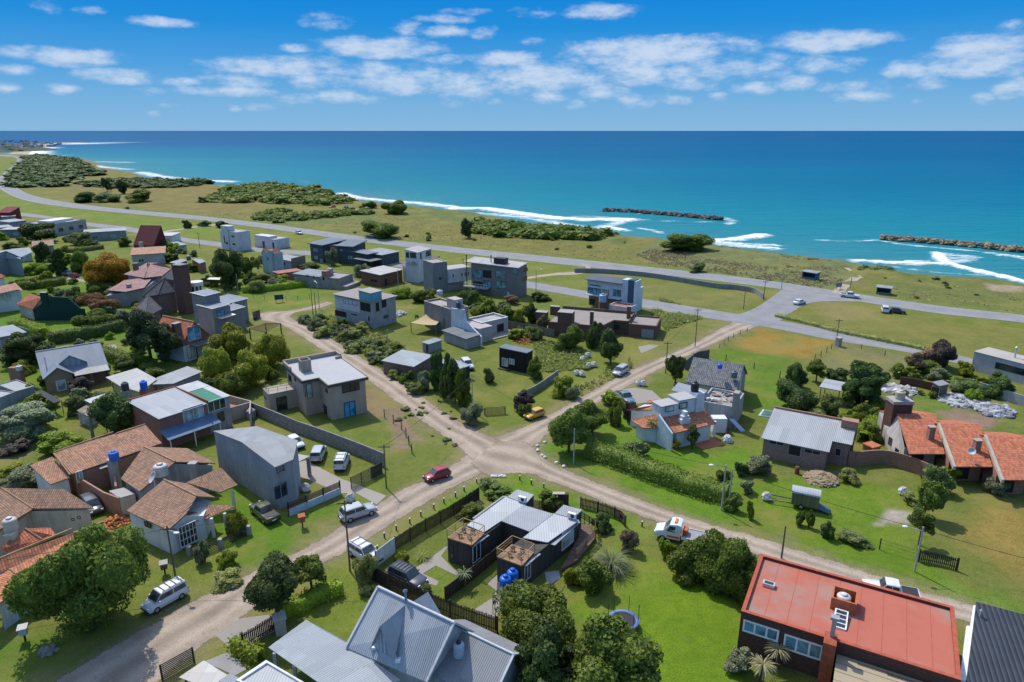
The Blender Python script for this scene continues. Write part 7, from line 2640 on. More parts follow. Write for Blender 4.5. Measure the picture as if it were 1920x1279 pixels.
m.slab([(-.3,H.W*.42,H.h+.1),(H.L+.3,H.W*.42,H.h+.1),(H.L+.3,H.W+.4,H.h+.5),(-.3,H.W+.4,H.h+.5)],.15)
m.build('metal_roof',m_metal((.26,.30,.35),.3,.03,.15),H.root)
chimney(H.root,2.0,H.W*.35,2.6,1.6,H.h-.3,H.h+1.7,m_brick((.30,.12,.08)),False)
chimney(H.root,4.5,H.W*.38,1.6,1.6,H.h-.3,H.h+1.9,m_plaster((.30,.33,.36),.3),False)
box_part(H.root,'front_terrace',(0,-2.6,-.3,H.L,-.02,1.1),CONC2)
H=simple('red brown brick house with a bright pale sheet roof, open at the left corner',e3,(812,508),(1033,457),(693,462),632,None,m_brick((.19,.085,.055),(.17,.11,.08)),'slab',m_metal((.52,.51,.48),.9,.02,.2,(.38,.37,.35)),dz=(0,.1,.4,.4),ov=.3,ws=[('r',0,0,0,0)][:0])
win_on(H.root,*H.A('f'),e3(860,550),e3(885,612),frame=M_WOODD,pane=M_BLACK,nx=1)
win_on(H.root,*H.A('l'),e3(712,545),e3(790,590),frame=M_WOOD,pane=M_BLACK,nx=2)  # open void, not glazed: its inner shade is painted as black panes
H=simple('tall white house with a sloping white roof and a dark terrace door',e3,(1185,285),(1325,245),(1055,275),590,None,MW,'slab',m_metal((.52,.50,.47),.8,.02,.2),dz=(0,0,.7,.7),ov=.15,ws=[('l',1070,282,1105,340,'o'),('l',1112,285,1175,345,'w'),('f',1212,292,1228,350,'k'),('f',1270,275,1320,315),('l',1135,380,1165,400)])
m=MB()
m.slab([(-.9,-.2,H.h-3.3),(-.02,-.2,H.h-3.3),(-.02,H.W,H.h-3.3),(-.9,H.W,H.h-3.3)],.2)
m.build('balcony',M_CONC,H.root)
m=MB()
m.slab([(H.L+.02,-1,H.h-3.6),(H.L+7,1,H.h-3.6),(H.L+7,5,H.h-3.6),(H.L+.02,5,H.h-3.6)],.3)
m.build('timber_terrace',m_plank((.14,.09,.07)),H.root)
H=simple('small white block with an outside stair in front of the tall white house',e3,(1180,430),(1195,425),(1058,412),585,None,MW,pp=.1,W=None,L=4,ws=[('l',1120,440,1145,475),('l',1085,505,1100,530,'o')])
H=simple('tall plain grey house with a white upper wing on its right, fronting the frontage road',e3,(1340,392),(1482,375),(1190,366),695,None,MG,pp=.15,rm=m_flatroof((.42,.38,.36)),ws=[('r',0,0,0,0)][:0],capm=M_CREAM)
win_on(H.root,*H.A('f'),e3(1400,535),e3(1425,555),nx=1)
m=MB()
m.box(H.L+.01,-.6,H.h-6.4,H.L+8,5,H.h-2.4)
wg=m.build('upper_wing',MW,H.root)
MB().box(H.L+.02,.3,-.3,H.L+6,4.6,H.h-6.41).build('ground_floor',M_PGREY,H.root)
MB().box(H.L+.3,-.4,H.h-2.397,H.L+7.8,4.8,H.h-2.3).build('wing_roof',m_flatroof((.5,.49,.47)),H.root)
for i,x in enumerate((1.2,4.2,5.4,6.5)):
 window(H.root,(H.L+x,-.6,H.h-5.0),'f',.8,1.3,frame=M_WHITEP,pane=M_GLASSB,nx=1)
H=Facing('large grey modern house with a pale roof, tall glazing and an open corner terrace',e4(236,580),e4(700,637),e4(822,602),hgt(*e4(700,637),e4(0,330)[1]))
r,L,W,h=H.root,H.L,H.W,H.h
MW10=m_plaster((.20,.19,.18),.15)
MB().box(0,0,-.3,L,W,h-.16).build('wall',MW10,r)
MB().slab([(-2.2,-.4,h+.3),(L+.2,-.3,h),(L+.2,W+.3,h+.5),(-2.2,W+.3,h+.8)],.25).build('roof',m_metal((.50,.49,.48),.6,.02,.15),r)
wins(H,e4,[('f',245,350,342,440,'g'),('f',476,348,580,440,'g'),('f',480,458,582,545,'g'),('f',650,338,692,398,'g'),('f',345,350,438,440,'o'),('f',355,455,432,540,'g'),('f',250,460,350,540,'o'),('f',590,572,615,605,'b'),('r',755,345,795,362),('r',735,435,790,448)])
box_part(r,'roof_box',(L*.45,W*.2,h+.3,L*.68,W*.6,h+1.9),M_TRIM)
for x,y,z in((-1.2,-.6,.2),(L*.36,2,h-1)):
 flue(r,x,y,z,h+2.2,.14,M_TRIM)
box_part(r,'terrace',(-1.6,-2.2,2.0,L*.42,-.03,2.3),CONC2)
m=MB()
for k in range(9):
 x=-1.5+(L*.42+1.4)*k/8
 m.bar((x,-2.1,2.3),(x,-2.1,3.3),.06)
m.bar((-1.5,-2.1,3.3),(L*.42,-2.1,3.3),.07)
m.build('railing',M_WHITEP,r)
H=simple('unfinished two storey house with a broad concrete roof slab and a blue sided rooftop box',e3,(740,775),(965,716),(322,706),1045,None,m_plaster((.36,.36,.37),.4),'slab',m_flatroof((.36,.33,.31),(.26,.24,.23)),ov=.5,ws=[('l',490,745,588,820,'w'),('l',370,728,415,757,'o'),('l',448,745,472,800,'s'),('l',612,775,722,885,'o'),('l',360,855,480,940,'o'),('l',520,890,585,920,'o'),('f',765,790,808,870,'o'),('f',825,758,880,828,'o'),('f',690,925,712,970,'o'),('f',848,918,895,935,'s')])
r,L,W,h=H.root,H.L,H.W,H.h
x,y=H.loc(e3(720,770),h)
box_part(r,'rooftop_box',(-.3,.2,h+.004,3.2,4.4,h+2.0),m_plaster((.16,.38,.46),.4))
MB().slab([(-.5,0,h+2.1),(3.4,0,h+2.1),(3.4,4.6,h+2.3),(-.5,4.6,h+2.3)],.12).build('box_roof',M_CONC,r)
MB().box(-.02,W*.35,h*.48,-.001,W-.01,h*.92).build('upper_render',MW,r)
H=simple('grey concrete house with a long white sloping buttress wall and flat roofs',g4,(785,112),(950,78),(365,50),None,6.4,m_plaster((.235,.225,.215),.4),'flat',m_flatroof((.44,.41,.38)),pp=.4,capm=M_CREAM,ws=[('l',415,160,425,200,'s'),('l',430,160,452,195,'s'),('l',700,190,715,320,'o')])
r,L,W,h=H.root,H.L,H.W,H.h
A_,B_=H.A('l')
pr=[]
for p in((790,100),(905,110),(925,225),(1075,380)):
 q=ray_wall(A_,B_,*g4(*p))
 d=q-H.f.o
 pr.append((d.dot(H.f.uy),q.z))
y_end=pr[-1][0]
m=MB()
prof=[(.4,-.3),(.4,pr[0][1])]+pr[1:]+[(y_end,-.3)]
q0=[(-.03,y,z)for y,z in prof]
q1=[(.35,y,z)for y,z in prof]
m.face(q0[::-1])
m.face(q1)
for i in range(len(prof)):
 j=(i+1)%len(prof)
 m.face([q0[i],q0[j],q1[j],q1[i]])
m.build('buttress_wall',m_plaster((.60,.62,.65),.3),r)
box_part(r,'stair_box',(L*.25,.5,h-.38,L*.75,3.6,h+2.0),m_plaster((.42,.37,.34),.3))
yb=-1.0
MB().box(1.2,y_end+2.2,-.3,5.2,.38,3.4).build('lower_wing',m_plaster((.44,.40,.40),.3),r)
xs0=L*.9
flat_house(r,xs0,-5.5,xs0+8,-.2,3.6,m_plaster((.46,.42,.43),.3),m_metal((.46,.45,.46),1.0,.02,.1),.35,.25,name='terrace_block',capm=M_PWHITE)
for x in(xs0+1,xs0+4.5):
 window(r,(x,-5.5,.4),'f',2.2,2.0,M_CONC,M_BLACK,1,1,.06,'window',.04)
MB().box(xs0+.5,-8.5,-.2,xs0+8.5,-5.55,.25).build('patio',m_flatroof((.42,.37,.32)),r)
MB().box(-3.6,y_end+.5,-.3,-.06,-1.5,2.5).build('annex',m_plaster((.34,.33,.32),.4),r)
m=MB()
m.slab([(-4.0,y_end+.2,2.55),(-.06,y_end+.2,2.8),(-.06,-1.2,2.8),(-4.0,-1.2,2.55)],.12)
m.build('annex_roof',m_metal((.13,.15,.17),.4,.03,.2),r)
an,bn=H.f.w(-3.6,-1.5),H.f.w(-3.6,y_end+.5)
win_on(r,an,bn,g4(862,485),g4(922,598),frame=M_WOOD,pane=m_plank((.28,.13,.04),.12),nx=1,name='door')
tank_on('dark blue water tank on the white buttress wall of the concrete house',g4(852,92),7.3,.55,1.5,(.03,.07,.14))
tank_on('pale domed water tank on the stair box of the concrete house',e3(1410,705),8.5,.75,1.1,(.34,.38,.4))
sl_=thing('shade_sail','tan shade sail stretched beside the grey concrete house','shade sail',P(*g4(560,300),0))
o=Vector(sl_.location)
q=[P(*p,z)-o for p,z in((g4(375,238),2.6),(g4(525,155),3.3),(g4(685,175),3.1),(g4(625,262),2.6))]
m=MB()
nn=8
gp=lambda s,t:(q[0]*(1-s)+q[3]*s)*(1-t)+(q[1]*(1-s)+q[2]*s)*t+Vector((0,0,-.9*(s*(1-s)+t*(1-t))))
for i in range(nn):
 for j in range(nn):
  m.face([gp(i/nn,j/nn),gp((i+1)/nn,j/nn),gp((i+1)/nn,(j+1)/nn),gp(i/nn,(j+1)/nn)],smooth=True)
m.build('canvas',m_plain((.42,.32,.18),.8),sl_)
for p in(q[0],q[2],q[3]):
 MB().bar((p.x,p.y,-.2),p,.16).build('post',M_WOODG,sl_)
BR=m_brick((.155,.085,.06),(.13,.1,.085))
H=House('long brown brick bungalow with a patchy flat roof, brick chimneys and parapets',g5(360,545),g5(890,592),g5(610,412),h=3.5)
r,L,W,h=H.root,H.L,H.W,H.h
rf=m_flatroof((.36,.32,.285),(.22,.19,.17),.7,.3)
x2,y2=H.loc(g5(1020,530),h)
x3,y3=H.loc(g5(1165,552),h)
poly=[(0,0),(L,0),(x2,y2),(x3,y2),(x3,W),(0,W)]
MB().prism(poly,-.3,h-.35).build('wall',BR,r)
MB().prism([(.2,.2),(L-.2,.2),(x2-.2,y2+.2),(x3-.2,y2+.2),(x3-.2,W-.2),(.2,W-.2)],h-.346,h-.3).build('roof',rf,r)
m=MB()
m.box(-.05,W-.3,h-.345,x3+.05,W,h+.35)
m.box(x3-.25,y2,h-.345,x3+.05,W-.31,h+.05)
for a,b in(((0,0),(L,0)),((L,0),(x2,y2)),((x2,y2),(x3,y2))):
 m.bar((*a,h-.2),(*b,h-.2),.3,h=.32)
m.build('parapet',BR,r)
for nm,p,w_,d_,z1 in(('chimney',g5(540,545),3.4,2.6,2.3),('chimney',g5(795,575),.75,.75,2.9),('chimney',g5(430,470),2.2,1.0,1.8),('chimney',g5(300,500),2.6,1.8,1.2),('chimney',g5(1165,505),.9,.8,2.6)):
 x,y=H.loc(p,h)
 chimney(r,x,y,w_,d_,h-.345,h+z1,BR)
for x in(x3-3.8,x3-1.9):
 window(r,(x,y2,1.2),'f',1.6,1.6,frame=M_WOODD,nx=3)
xg,yg=H.loc(g5(1415,565),3.2)
flat_house(r,x3+.06,y2-1,xg+1,W-.3,3.1,BR,rf,.35,.3,name='garage')
window(r,(x3+3,y2-1,0),'f',3.0,2.3,frame=M_WOODD,pane=m_plain((.22,.24,.26),.6),nx=1,name='door')
for k in range(5):
 MB().box(L+2.0-k*.1,-7.5+k*.75,-.2,L+4.6-k*.1,-6.8+k*.75,.16+k*.13).build('step',m_plain((.34,.2,.13),.9),r)
c=thing('tank_pillar','brown brick pillar under the pale blue tank behind the brick bungalow','pillar',P(*g5(905,470),0))
MB().box(-1.0,-.9,-.2,1.0,.9,5.2).build('shaft',BR,c)
tank_on('pale blue water tank on the brick pillar behind the brick bungalow',g5(905,350),5.2,.9,1.9,(.22,.34,.48))
H=Facing('modern white and blue house with a glazed upper floor and a dark stair tower',g5(740,385),g5(1220,462),g5(1398,440),hgt(*g5(1220,462),g5(0,150)[1]))
r,L,W,h=H.root,H.L,H.W,H.h
MBL=m_plaster((.50,.58,.64),.15)
k=L*.73
MB().box(L-.4,0,-.3,L,W*.7,h).build('white_wall',m_plaster((.62,.66,.70),.12),r)
MB().box(L-.4,W*.7+.004,-.3,L,W,h-2.2).build('lower_wall',m_plaster((.60,.64,.68),.12),r)
MB().box(k,.02,-.3,k+L*.12,W*.6,h+.1).build('stair_tower',MBL,r)
MB().box(k+L*.12+.004,.05,-.3,L-.404,W*.6,h+.2).build('dark_panel',m_plaster((.06,.12,.17),.1),r)
MB().box(0,.3,3.2,k-.004,W,h-1.2).build('upper_floor',MBL,r)
MB().box(.3,.9,-.3,k-.004,W,3.19).build('ground_floor',m_brick((.22,.12,.09)),r)
MB().slab([(-.4,-.6,h-.95),(k-.01,-.6,h-.95),(k-.01,W,h-.55),(-.4,W,h-.55)],.14).build('roof',m_metal((.08,.10,.13),.4,.03,.1),r)
A_,B_=H.f.w(0,.3),H.f.w(k,.3)
for w in((760,205,885,295,M_GLASSB),(900,225,965,300,M_CURTAIN),(1010,225,1085,300,M_GLASSB),(775,180,885,200,M_GLASS)):
 win_on(r,A_,B_,g5(*w[:2]),g5(*w[2:4]),pane=w[4],nx=3,fw=.1)
win_on(r,H.f.w(.3,.9),H.f.w(k,.9),g5(780,320),g5(828,382),pane=M_BLACK,nx=1)
box_part(r,'balcony',(0,-.9,3.1,k,.29,3.3),MBL)
flat_house(r,k-1,-5,L+1,-.4,2.6,m_plaster((.60,.62,.64),.2),m_flatroof((.32,.11,.06)),.3,.2,name='garden_store')
H=simple('small brick hut with a pale blue sheet roof by the left dirt road',g4,(400,675),(586,572),(190,578),None,2.7,m_brick((.12,.08,.06)),'slab',m_metal((.40,.45,.48),.5,.03,.2),ov=.25,dz=(0,.1,.3,.2))
for x in(.6,2.2,3.6):
 window(H.root,(x,0,1.1),'f',.9,.8,frame=M_WOODG,nx=1)
H=simple('narrow grey block shed with a dark sheet roof behind the brick hut',g4,(555,452),(680,412),(503,430),545,None,m_plaster((.30,.31,.32),.4),'slab',m_metal((.22,.26,.30),.3,.03,.2),ov=.2,ws=[('l',525,458,552,540,'o')])
H=simple('dark hut with a pale blue sheet roof behind the row of poplars',g4,(855,698),(962,665),(738,600),None,2.6,m_plank((.04,.035,.035)),'slab',m_metal((.36,.42,.47),.5,.03,.2),ov=.2)
H=simple('black timber cabin with a slate blue roof and pale glazed door on the lawn',g4,(1530,540),(1592,510),(1245,490),748,None,m_plank((.022,.018,.017),.15),'slab',m_metal((.13,.16,.19),.3,.03,.1),ov=.15,ws=[('l',1285,588,1345,682,'c'),('l',1356,596,1410,662,'c')])
box_part(H.root,'doorstep',(-1.0,H.W*.55,-.1,-.05,H.W*.95,.2),M_WOODD)
for lb,c4,mat in(('dark blue bus shelter with a pale roof, left of the sand path',[d4(628,640),d4(655,632),d4(535,630),d4(635,684)],m_plaster((.10,.16,.20),.2)),('small grey bus shelter with a pale roof, right of the sand path',[d4(1095,735),d4(1102,722),d4(1005,728),d4(1095,776)],m_plaster((.16,.19,.20),.2))):
 H=House(lb,c4[0],c4[1],c4[2],base_v=c4[3][1],cat='bus shelter',name='bus_shelter',L=3.0)
 r,L,W,h=H.root,H.L,H.W,H.h
 m=MB()
 m.box(L-.15,0,-.2,L,W,h),m.box(0,0,-.2,L-.16,.15,h),m.box(0,W-.15,-.2,L-.16,W,h),m.box(0,.16,-.2,.12,W-.16,h*.35)
 m.build('wall',mat,r)
 MB().slab([(-.3,-.3,h+.2),(L+.3,-.3,h+.3),(L+.3,W+.3,h+.3),(-.3,W+.3,h+.2)],.15).build('roof',m_metal((.36,.37,.38),.4,.03,.2),r)
 box_part(r,'bench',(L-.7,.3,.4,L-.2,W-.3,.5),M_WOOD)
# ------------------------------------------------------------ houses on the right
WH=m_plaster((.64,.66,.68),.2,(.36,.38,.4))
H=PolyHouse('white house with orange tiled roofs, a white fin wall and a stepped front chimney',k6(1130,735))
zr,ze=4.2,2.8
FR,FL=k6(1462,655),k6(1130,732)
TL,TR=k6(1025,588),k6(1345,520)
H.roofs([[(FL,ze),(FR,ze),(TR,zr),(TL,zr)],[(k6(778,628),ze),(k6(875,690),2.6),(k6(1055,692),2.8),(k6(985,578),4.2)],[(k6(752,545),3.0),(k6(790,552),2.8),(k6(990,545),3.4),(k6(985,505),3.9)],[(k6(880,492),3.0),(k6(1000,488),3.3),(k6(1080,462),3.6),(k6(930,468),3.3)]],M_TILEO,.14)
H.walls([(FL,ze),(FR,ze),(TR,zr),(TL,zr)],WH,.2,inset=.8)
H.walls([(k6(800,628),ze),(k6(880,680),2.6),(k6(1055,690),2.8),(k6(985,585),4.0)],WH,.2,inset=.5,name='left_wall')
H.walls([(k6(775,545),3),(k6(980,545),3.3),(k6(1070,465),3.5),(k6(890,490),3.0)],WH,.2,inset=.2,name='rear_wall')
a,b,c,d=H.pt(k6(1010,585),4.6),H.pt(k6(1335,520),4.6),H.pt(k6(1330,410),6.6),H.pt(k6(985,510),6.0)
u=(b-a)
u.z=0
Ln=u.length
u.normalize()
n=Vector((-u.y,u.x,0))
def blk(s0,s1,t0,t1,z0,z1,nm,mat,top=None):
 q=[a+u*s0+n*t0,a+u*s1+n*t0,a+u*s1+n*t1,a+u*s0+n*t1]
 MB().prism([(p.x,p.y)for p in q],z0,z1).build(nm,mat,H.root)
 if top:
  m=MB()
  e=.12
  q=[a+u*(s0-e)+n*(t0-e),a+u*(s1+e)+n*(t0-e),a+u*(s1+e)+n*(t1+e),a+u*(s0-e)+n*(t1+e)]
  m.prism([(p.x,p.y)for p in q],z1+.003,z1+.14)
  m.build('flat_roof',top,H.root)
 return[p+H.o for p in q]
RF=m_flatroof((.5,.5,.48),(.35,.35,.34))
q=blk(.2,Ln*.45,0,2.3,0,5.75,'upper_storey',WH,RF)
win_on(H.root,q[0],q[1],k6(1060,518),k6(1122,555),frame=M_WOODD,pane=M_CURTAIN,nx=1)
q=blk(Ln*.45+.01,Ln*.86,-.05,2.6,0,6.2,'upper_storey',WH,RF)
win_on(H.root,q[0],q[1],k6(1168,495),k6(1228,530),frame=M_WOODD,pane=M_CURTAIN,nx=1)
blk(Ln*.86+.01,Ln*1.06,-.3,1.6,0,6.9,'tank_tower',WH)
p=a+u*(Ln*.93)+n*1.0+H.o
water_tank('black water tank on the white tower of the orange tiled house',(p.x,p.y,6.9),.62,1.5,(.018,.018,.02))
m=MB()
A3,B3=H.pt(k6(1005,585),4.8),H.pt(k6(1112,735),2.9)
for s,t in((A3,B3),):
 w_=(t-s).cross(Vector((0,0,1))).normalized()*.16
 lo=lambda v:Vector((v.x,v.y,-.3))
 m.face([lo(s)-w_,lo(t)-w_,t-w_,s-w_]),m.face([lo(t)+w_,lo(s)+w_,s+w_,t+w_]),m.face([s-w_,t-w_,t+w_,s+w_]),m.face([lo(t)-w_,lo(t)+w_,t+w_,t-w_])
m.build('fin_wall',WH,H.root)
q=P(*k6(1205,815),0)-H.o
m=MB()
rot=math.atan2(u.y,u.x)
for w2,z0,z1 in((.85,-.2,4.0),(.6,4.001,4.5),(.28,4.501,5.2)):
 c4=[q+u*sx*w2+n*sy*.4+n*.4 for sx,sy in((-1,-1),(1,-1),(1,1),(-1,1))]
 m.prism([(v.x,v.y)for v in c4],z0,z1)
m.build('chimney',WH,H.root)
for p in(k6(1350,770),k6(1440,765)):
 q=P(*p,0)-H.o
 MB().box(q.x-.2,q.y-.2,-.2,q.x+.2,q.y+.2,2.7).build('porch_post',WH,H.root)
paving('terrace',[k6(1240,815),k6(1430,768),k6(1530,828),k6(1350,866)],m_flatroof((.42,.15,.08),(.3,.12,.07)),.06)
paving('path',[k6(1060,840),k6(1240,800),k6(1260,830),k6(1110,868)],m_flatroof((.46,.45,.42)),.05)
box_part(H.root,'garden_store',(*(P(*k6(1440,620),2.4)-H.o).to_2d(),-.2,*((P(*k6(1440,620),2.4)-H.o).to_2d()+Vector((2.2,1.6))),2.4),WH)
pile('barbecue','white masonry garden barbecue at the edge of the red terrace',k6(1550,800),.8,1.3,24,(.46,.46,.46),cat='barbecue')
H=House('house with a grey ribbed tile gable roof, white gable end and rooftop tanks',k7(125,397),k7(510,462),k7(160,260),h=3.4)
r,L,W=H.root,H.L,9.0
gable_wall(r,0,0,L,W,3.4,6.4,m_plaster((.40,.37,.33),.4),'x')
gable_roof(r,0,0,L,W,3.4,6.4,m_tile((.17,.18,.18),.3,.32,.5,(.10,.10,.10)),'x',.3,.14)
window(r,(L,3.4,1.6),'r',1.8,2.8,frame=M_WHITEP,pane=M_CURTAIN,nx=1)
tank_on('small blue water tank on the grey ridge roof',k7(382,300),6.2,.45,.8,(.03,.10,.55))
tank_on('grey water tank on the grey tiled roof near its right gable',k7(495,375),4.9,.55,1.2,(.10,.13,.15))
H=House('half demolished pale house whose open flat roof is strewn with rubble',k7(505,612),k7(578,500),k7(232,562),h=3.8)
r,L,W,h=H.root,H.L,H.W,H.h
flat_house(r,0,0,L,W,h,m_plaster((.40,.40,.40),.35),m_flatroof((.30,.29,.27),(.16,.14,.12),.7,.8),.4,.2)
box_part(r,'stub_wall',(-.1,-.4,-.3,1.3,.5,h+2.4),m_plaster((.36,.32,.30),.4))
MB().slab([(-.2,W,h+.5),(4,W,h+.5),(4,W+5,h+1.0),(-.2,W+5,h+1.0)],.12).build('side_roof',M_ROOFB,r)
rr=random.Random(5)
for k in range(46):
 x,y=rr.uniform(.6,L-.5),rr.uniform(1,W-.6)
 q=H.f.w(x,y,h-.33)
 m=MB()
 s=rr.uniform(.12,.4)
 m.blob((0,0,s*.4),(s*rr.uniform(.7,2),s,s*.5),0,.3)
 o=m.build('rubble_chunk',m_plain(rr.choice([(.45,.43,.4),(.25,.2,.16),(.5,.5,.48),(.12,.12,.13),(.32,.14,.09)]),.9),None,q)
 tag(o,'chunk of rubble lying on the open flat roof','rubble','rubble on the open flat roof')
H=House('brick house with a broad light grey corrugated roof and dark openings',k7(735,852),k7(1238,957),k7(845,692),h=3.2)
r,L,W=H.root,H.L,H.W
xr,yr=H.loc(k7(1272,882),3.4)
xe,ye=H.loc(k7(1418,910),3.4)
zb=4.4
BRK=m_brick((.27,.15,.115),(.30,.27,.24),.28,.12)
f_=lambda y:3.2+(zb-3.2)*y/W
m=MB()
e=.35
yr=max(1.0,yr)
m.slab([(-e,-e,f_(-e)),(L+e,-e,f_(-e)),(L+e,yr-e,f_(yr-e)),(xe+e,yr-e,f_(yr-e)),(xe+e,W+e,f_(W+e)),(-e,W+e,f_(W+e))],.1)
m.build('roof',m_metal((.46,.48,.49),.24,.04,.15,(.33,.34,.35),1.0),r)
pl=[(0,0),(L,0),(L,yr),(xe,yr),(xe,W),(0,W)]
m=MB()
for i in range(6):
 p,q=pl[i],pl[(i+1)%6]
 m.face([(*p,-.3),(*q,-.3),(*q,f_(q[1])-.12),(*p,f_(p[1])-.12)])
m.build('wall',BRK,r)
m=MB()
m.box(-.2,W+.36,-.3,xe+.4,W+.6,zb+.35)
m.build('rear_parapet',M_BRICKO,r)
A_,B_=H.A('f')
for w in((780,865,892,925),(1060,940,1185,1000)):
 win_on(r,A_,B_,k7(*w[:2]),k7(*w[2:]),frame=M_CONC,pane=M_BLACK,nx=2,depth=.03)
win_on(r,A_,B_,k7(935,908),k7(1025,1010),frame=M_CONC,pane=M_BLACK,nx=1,name='door')
win_on(r,H.f.w(L,yr),H.f.w(xe,yr),k7(1308,935),k7(1346,1005),frame=M_CONC,pane=M_BLACK,nx=1)
chimney(r,xe-.5,W-1,2.2,1.4,3,zb+1.0,M_BRICKO,False)
ST=m_plaster((.40,.37,.34),.5,(.2,.19,.18))
for i,(lb,tl,tr,br,bl)in enumerate((('left one of three red tiled houses, with a pale stone gable and tank tower',(520,665),(832,665),(902,985),(618,985)),('middle one of the row of three red tiled houses, with a satellite dish',(865,745),(1190,748),(1282,1087),(985,1087)),('right one of the row of three red tiled houses, cut by the photo edge',(1238,838),(1600,850),(1640,1195),(1370,1192)))):
 H=House(lb,k8(*bl),k8(*br),k8(*tl),h=3.0)
 r,L,f=H.root,H.L,H.f
 zr=5.2
 pt_=[P(*k8(*p),z)-f.o for p,z in((bl,3.0),(br,3.0),(tr,zr),(tl,zr))]
 lc=[Vector((p.dot(f.ux),p.dot(f.uy),p.z))for p in pt_]
 m=MB()
 m.slab(lc,.14)
 back=[Vector((p.x,p.y+5,3.6))for p in(lc[2],lc[3])]
 m.slab([lc[3],lc[2],back[0],back[1]],.14)
 m.build('roof',M_TILER,r)
 m=MB()
 ins=[lc[0]+Vector((.2,1.6,0)),lc[1]+Vector((-.2,1.6,0)),lc[2]+Vector((-.2,0,-.2)),lc[3]+Vector((.2,0,-.2))]
 zf=3.0+(zr-3)*1.6/max(1,lc[3].y)-.2
 g=lambda p,z:(p.x,p.y,z)
 m.face([g(ins[0],-.3),g(ins[1],-.3),g(ins[1],zf),g(ins[0],zf)])
 for s,p,q,bk in((0,ins[3],ins[0],back[1]),(1,ins[1],ins[2],back[0])):
  b2=Vector((bk.x,bk.y-.3,0))
  if s==0:
   m.face([g(b2,-.3),g(q,-.3),g(q,zf),g(p,zr-.2),g(b2,3.5)])
  else:
   m.face([g(p,-.3),g(b2,-.3),g(b2,3.5),g(q,zr-.2),g(p,zf)])
 m.build('wall',ST if i==0 else M_BRICK,r)
 if i:
  m=MB()
  w=.38
  for(p,q)in((lc[3],lc[0]),):
   p1,q1=p+Vector((-w,0,.12)),q+Vector((-w,-.2,.12))
   m.slab([q1,q+Vector((.0,-.2,.12)),p+Vector((.0,0,.12)),p1],.5)
  m.build('party_wall',M_CREAM,r)
 if i<2:
  x,y,z=(lc[0]+(lc[2]-lc[0])*.5)
  chimney(r,x+.3,y-1.2,.8,.7,3,5.6-i*.3,M_BRICK)
 window(r,(ins[0].x+L*.25,ins[0].y,.3),'f',L*.35,2.2,frame=M_WOODD,pane=M_BLACK,nx=2)
 if i==0:
  A_,B_=P(*k8(430,655),5),P(*k8(615,1030),0)
  box_part(r,'tank_tower',(lc[3].x-.6,lc[3].y+.2,-.3,lc[3].x+2.3,lc[3].y+2.4,6.6),M_BRICKD)
  box_part(r,'tower_top',(lc[3].x-.7,lc[3].y+.1,6.603,lc[3].x+2.4,lc[3].y+2.5,7.1),M_CONC)
  q=f.w(lc[3].x+.8,lc[3].y+1.3)
  water_tank('cream water tank on the grey tower of the left red tiled house',(q.x,q.y,7.1),.7,1.3,(.42,.36,.28),(.5,.5,.48))
  for t,z in((.45,1.8),(.72,1.0)):
   p=ins[3]+(ins[0]-ins[3])*t
   window(r,(ins[0].x,p.y,z),'l',.9,1.2,nx=1)
 if i==1:
  dish(f.w(lc[0].x+L*.55,1.2,4.6),.48,'blue grey satellite dish on the middle red tiled roof')
H=simple('white modern house with a pale roof, steel flues and a dark glazed front, right edge',k8,(1140,165),(1640,292),(1265,135),315,None,m_plaster((.44,.44,.45),.2),'slab',m_flatroof((.52,.48,.43)),ov=.1,ws=[('f',1312,250,1640,390,'w')])
for x in(H.L*.55,H.L*.8):
 flue(H.root,x,2.5,H.h,H.h+2.0,.16)
H=simple('grey timber garden shed with a slanted roof on the lawn behind the tiled houses',k8,(855,440),(932,425),(795,425),540,None,m_plank((.16,.14,.10)),'slab',m_plain((.26,.25,.26),.8),ov=.12,dz=(0,0,.3,.3),cat='shed',name='shed',ws=[('l',800,440,850,530,'o')])
H=simple('small brick barbecue house with orange tiles behind the brick garden wall',k8,(325,935),(392,918),(250,900),985,None,M_BRICK,'slab',M_TILER,ov=.1,cat='shed',name='shed')
H=simple('open white roofed shelter on posts between the dark trees',k7,(1345,478),(1385,415),(1200,430),None,2.8,M_WOODG,'slab',m_metal((.44,.47,.50),.4,.03,.15),ov=.2,cat='shelter',name='garden_shelter')
for c_ in[c_ for c_ in H.root.children if c_.name.startswith('wall')]:
 bpy.data.objects.remove(c_)
for x in(.1,H.L-.1):
 for y in(.1,H.W-.1):
  MB().box(x-.07,y-.07,-.1,x+.07,y+.07,2.62).build('post',M_WOODG,H.root)
fence_run('brick_wall','red brick garden wall between the brick house and the row of tiled houses',[k7(1395,1075),k7(1450,1080),k8(400,1065),k8(610,1120),k8(760,1185)],2.2,M_BRICK,t=.25,cat='wall')
fence_run('garden_wall','pale grey garden wall at the right edge below the white modern house',[k8(1165,490),k8(1300,530),k8(1540,610)],1.9,m_plaster((.34,.34,.34),.3),t=.2,cat='wall')
fence_run('garden_wall','dark brown wall below the clipped shrubs behind the timber shed',[k8(540,430),k8(640,440),k8(760,470),k8(800,478)],1.5,M_BRICKD,t=.2,cat='wall')
fence_run('roadside_wall','dark grey wall with pillars along the dirt road by the grey tiled roof',[k6(1215,225),k6(1300,160),k6(1395,140)],2.0,m_plaster((.14,.13,.125),.3),.35,3.2,t=.25,cat='wall')
fence_run('curved_wall','long low curving concrete wall in the field beside the coast road',[d3(868,1165),d3(980,1165),d3(1180,1175),d3(1400,1195),d3(1600,1225),d4(0,728),d4(120,738),d4(240,760),d4(300,795)],1.5,m_plaster((.24,.25,.26),.3),t=.25,cat='wall')
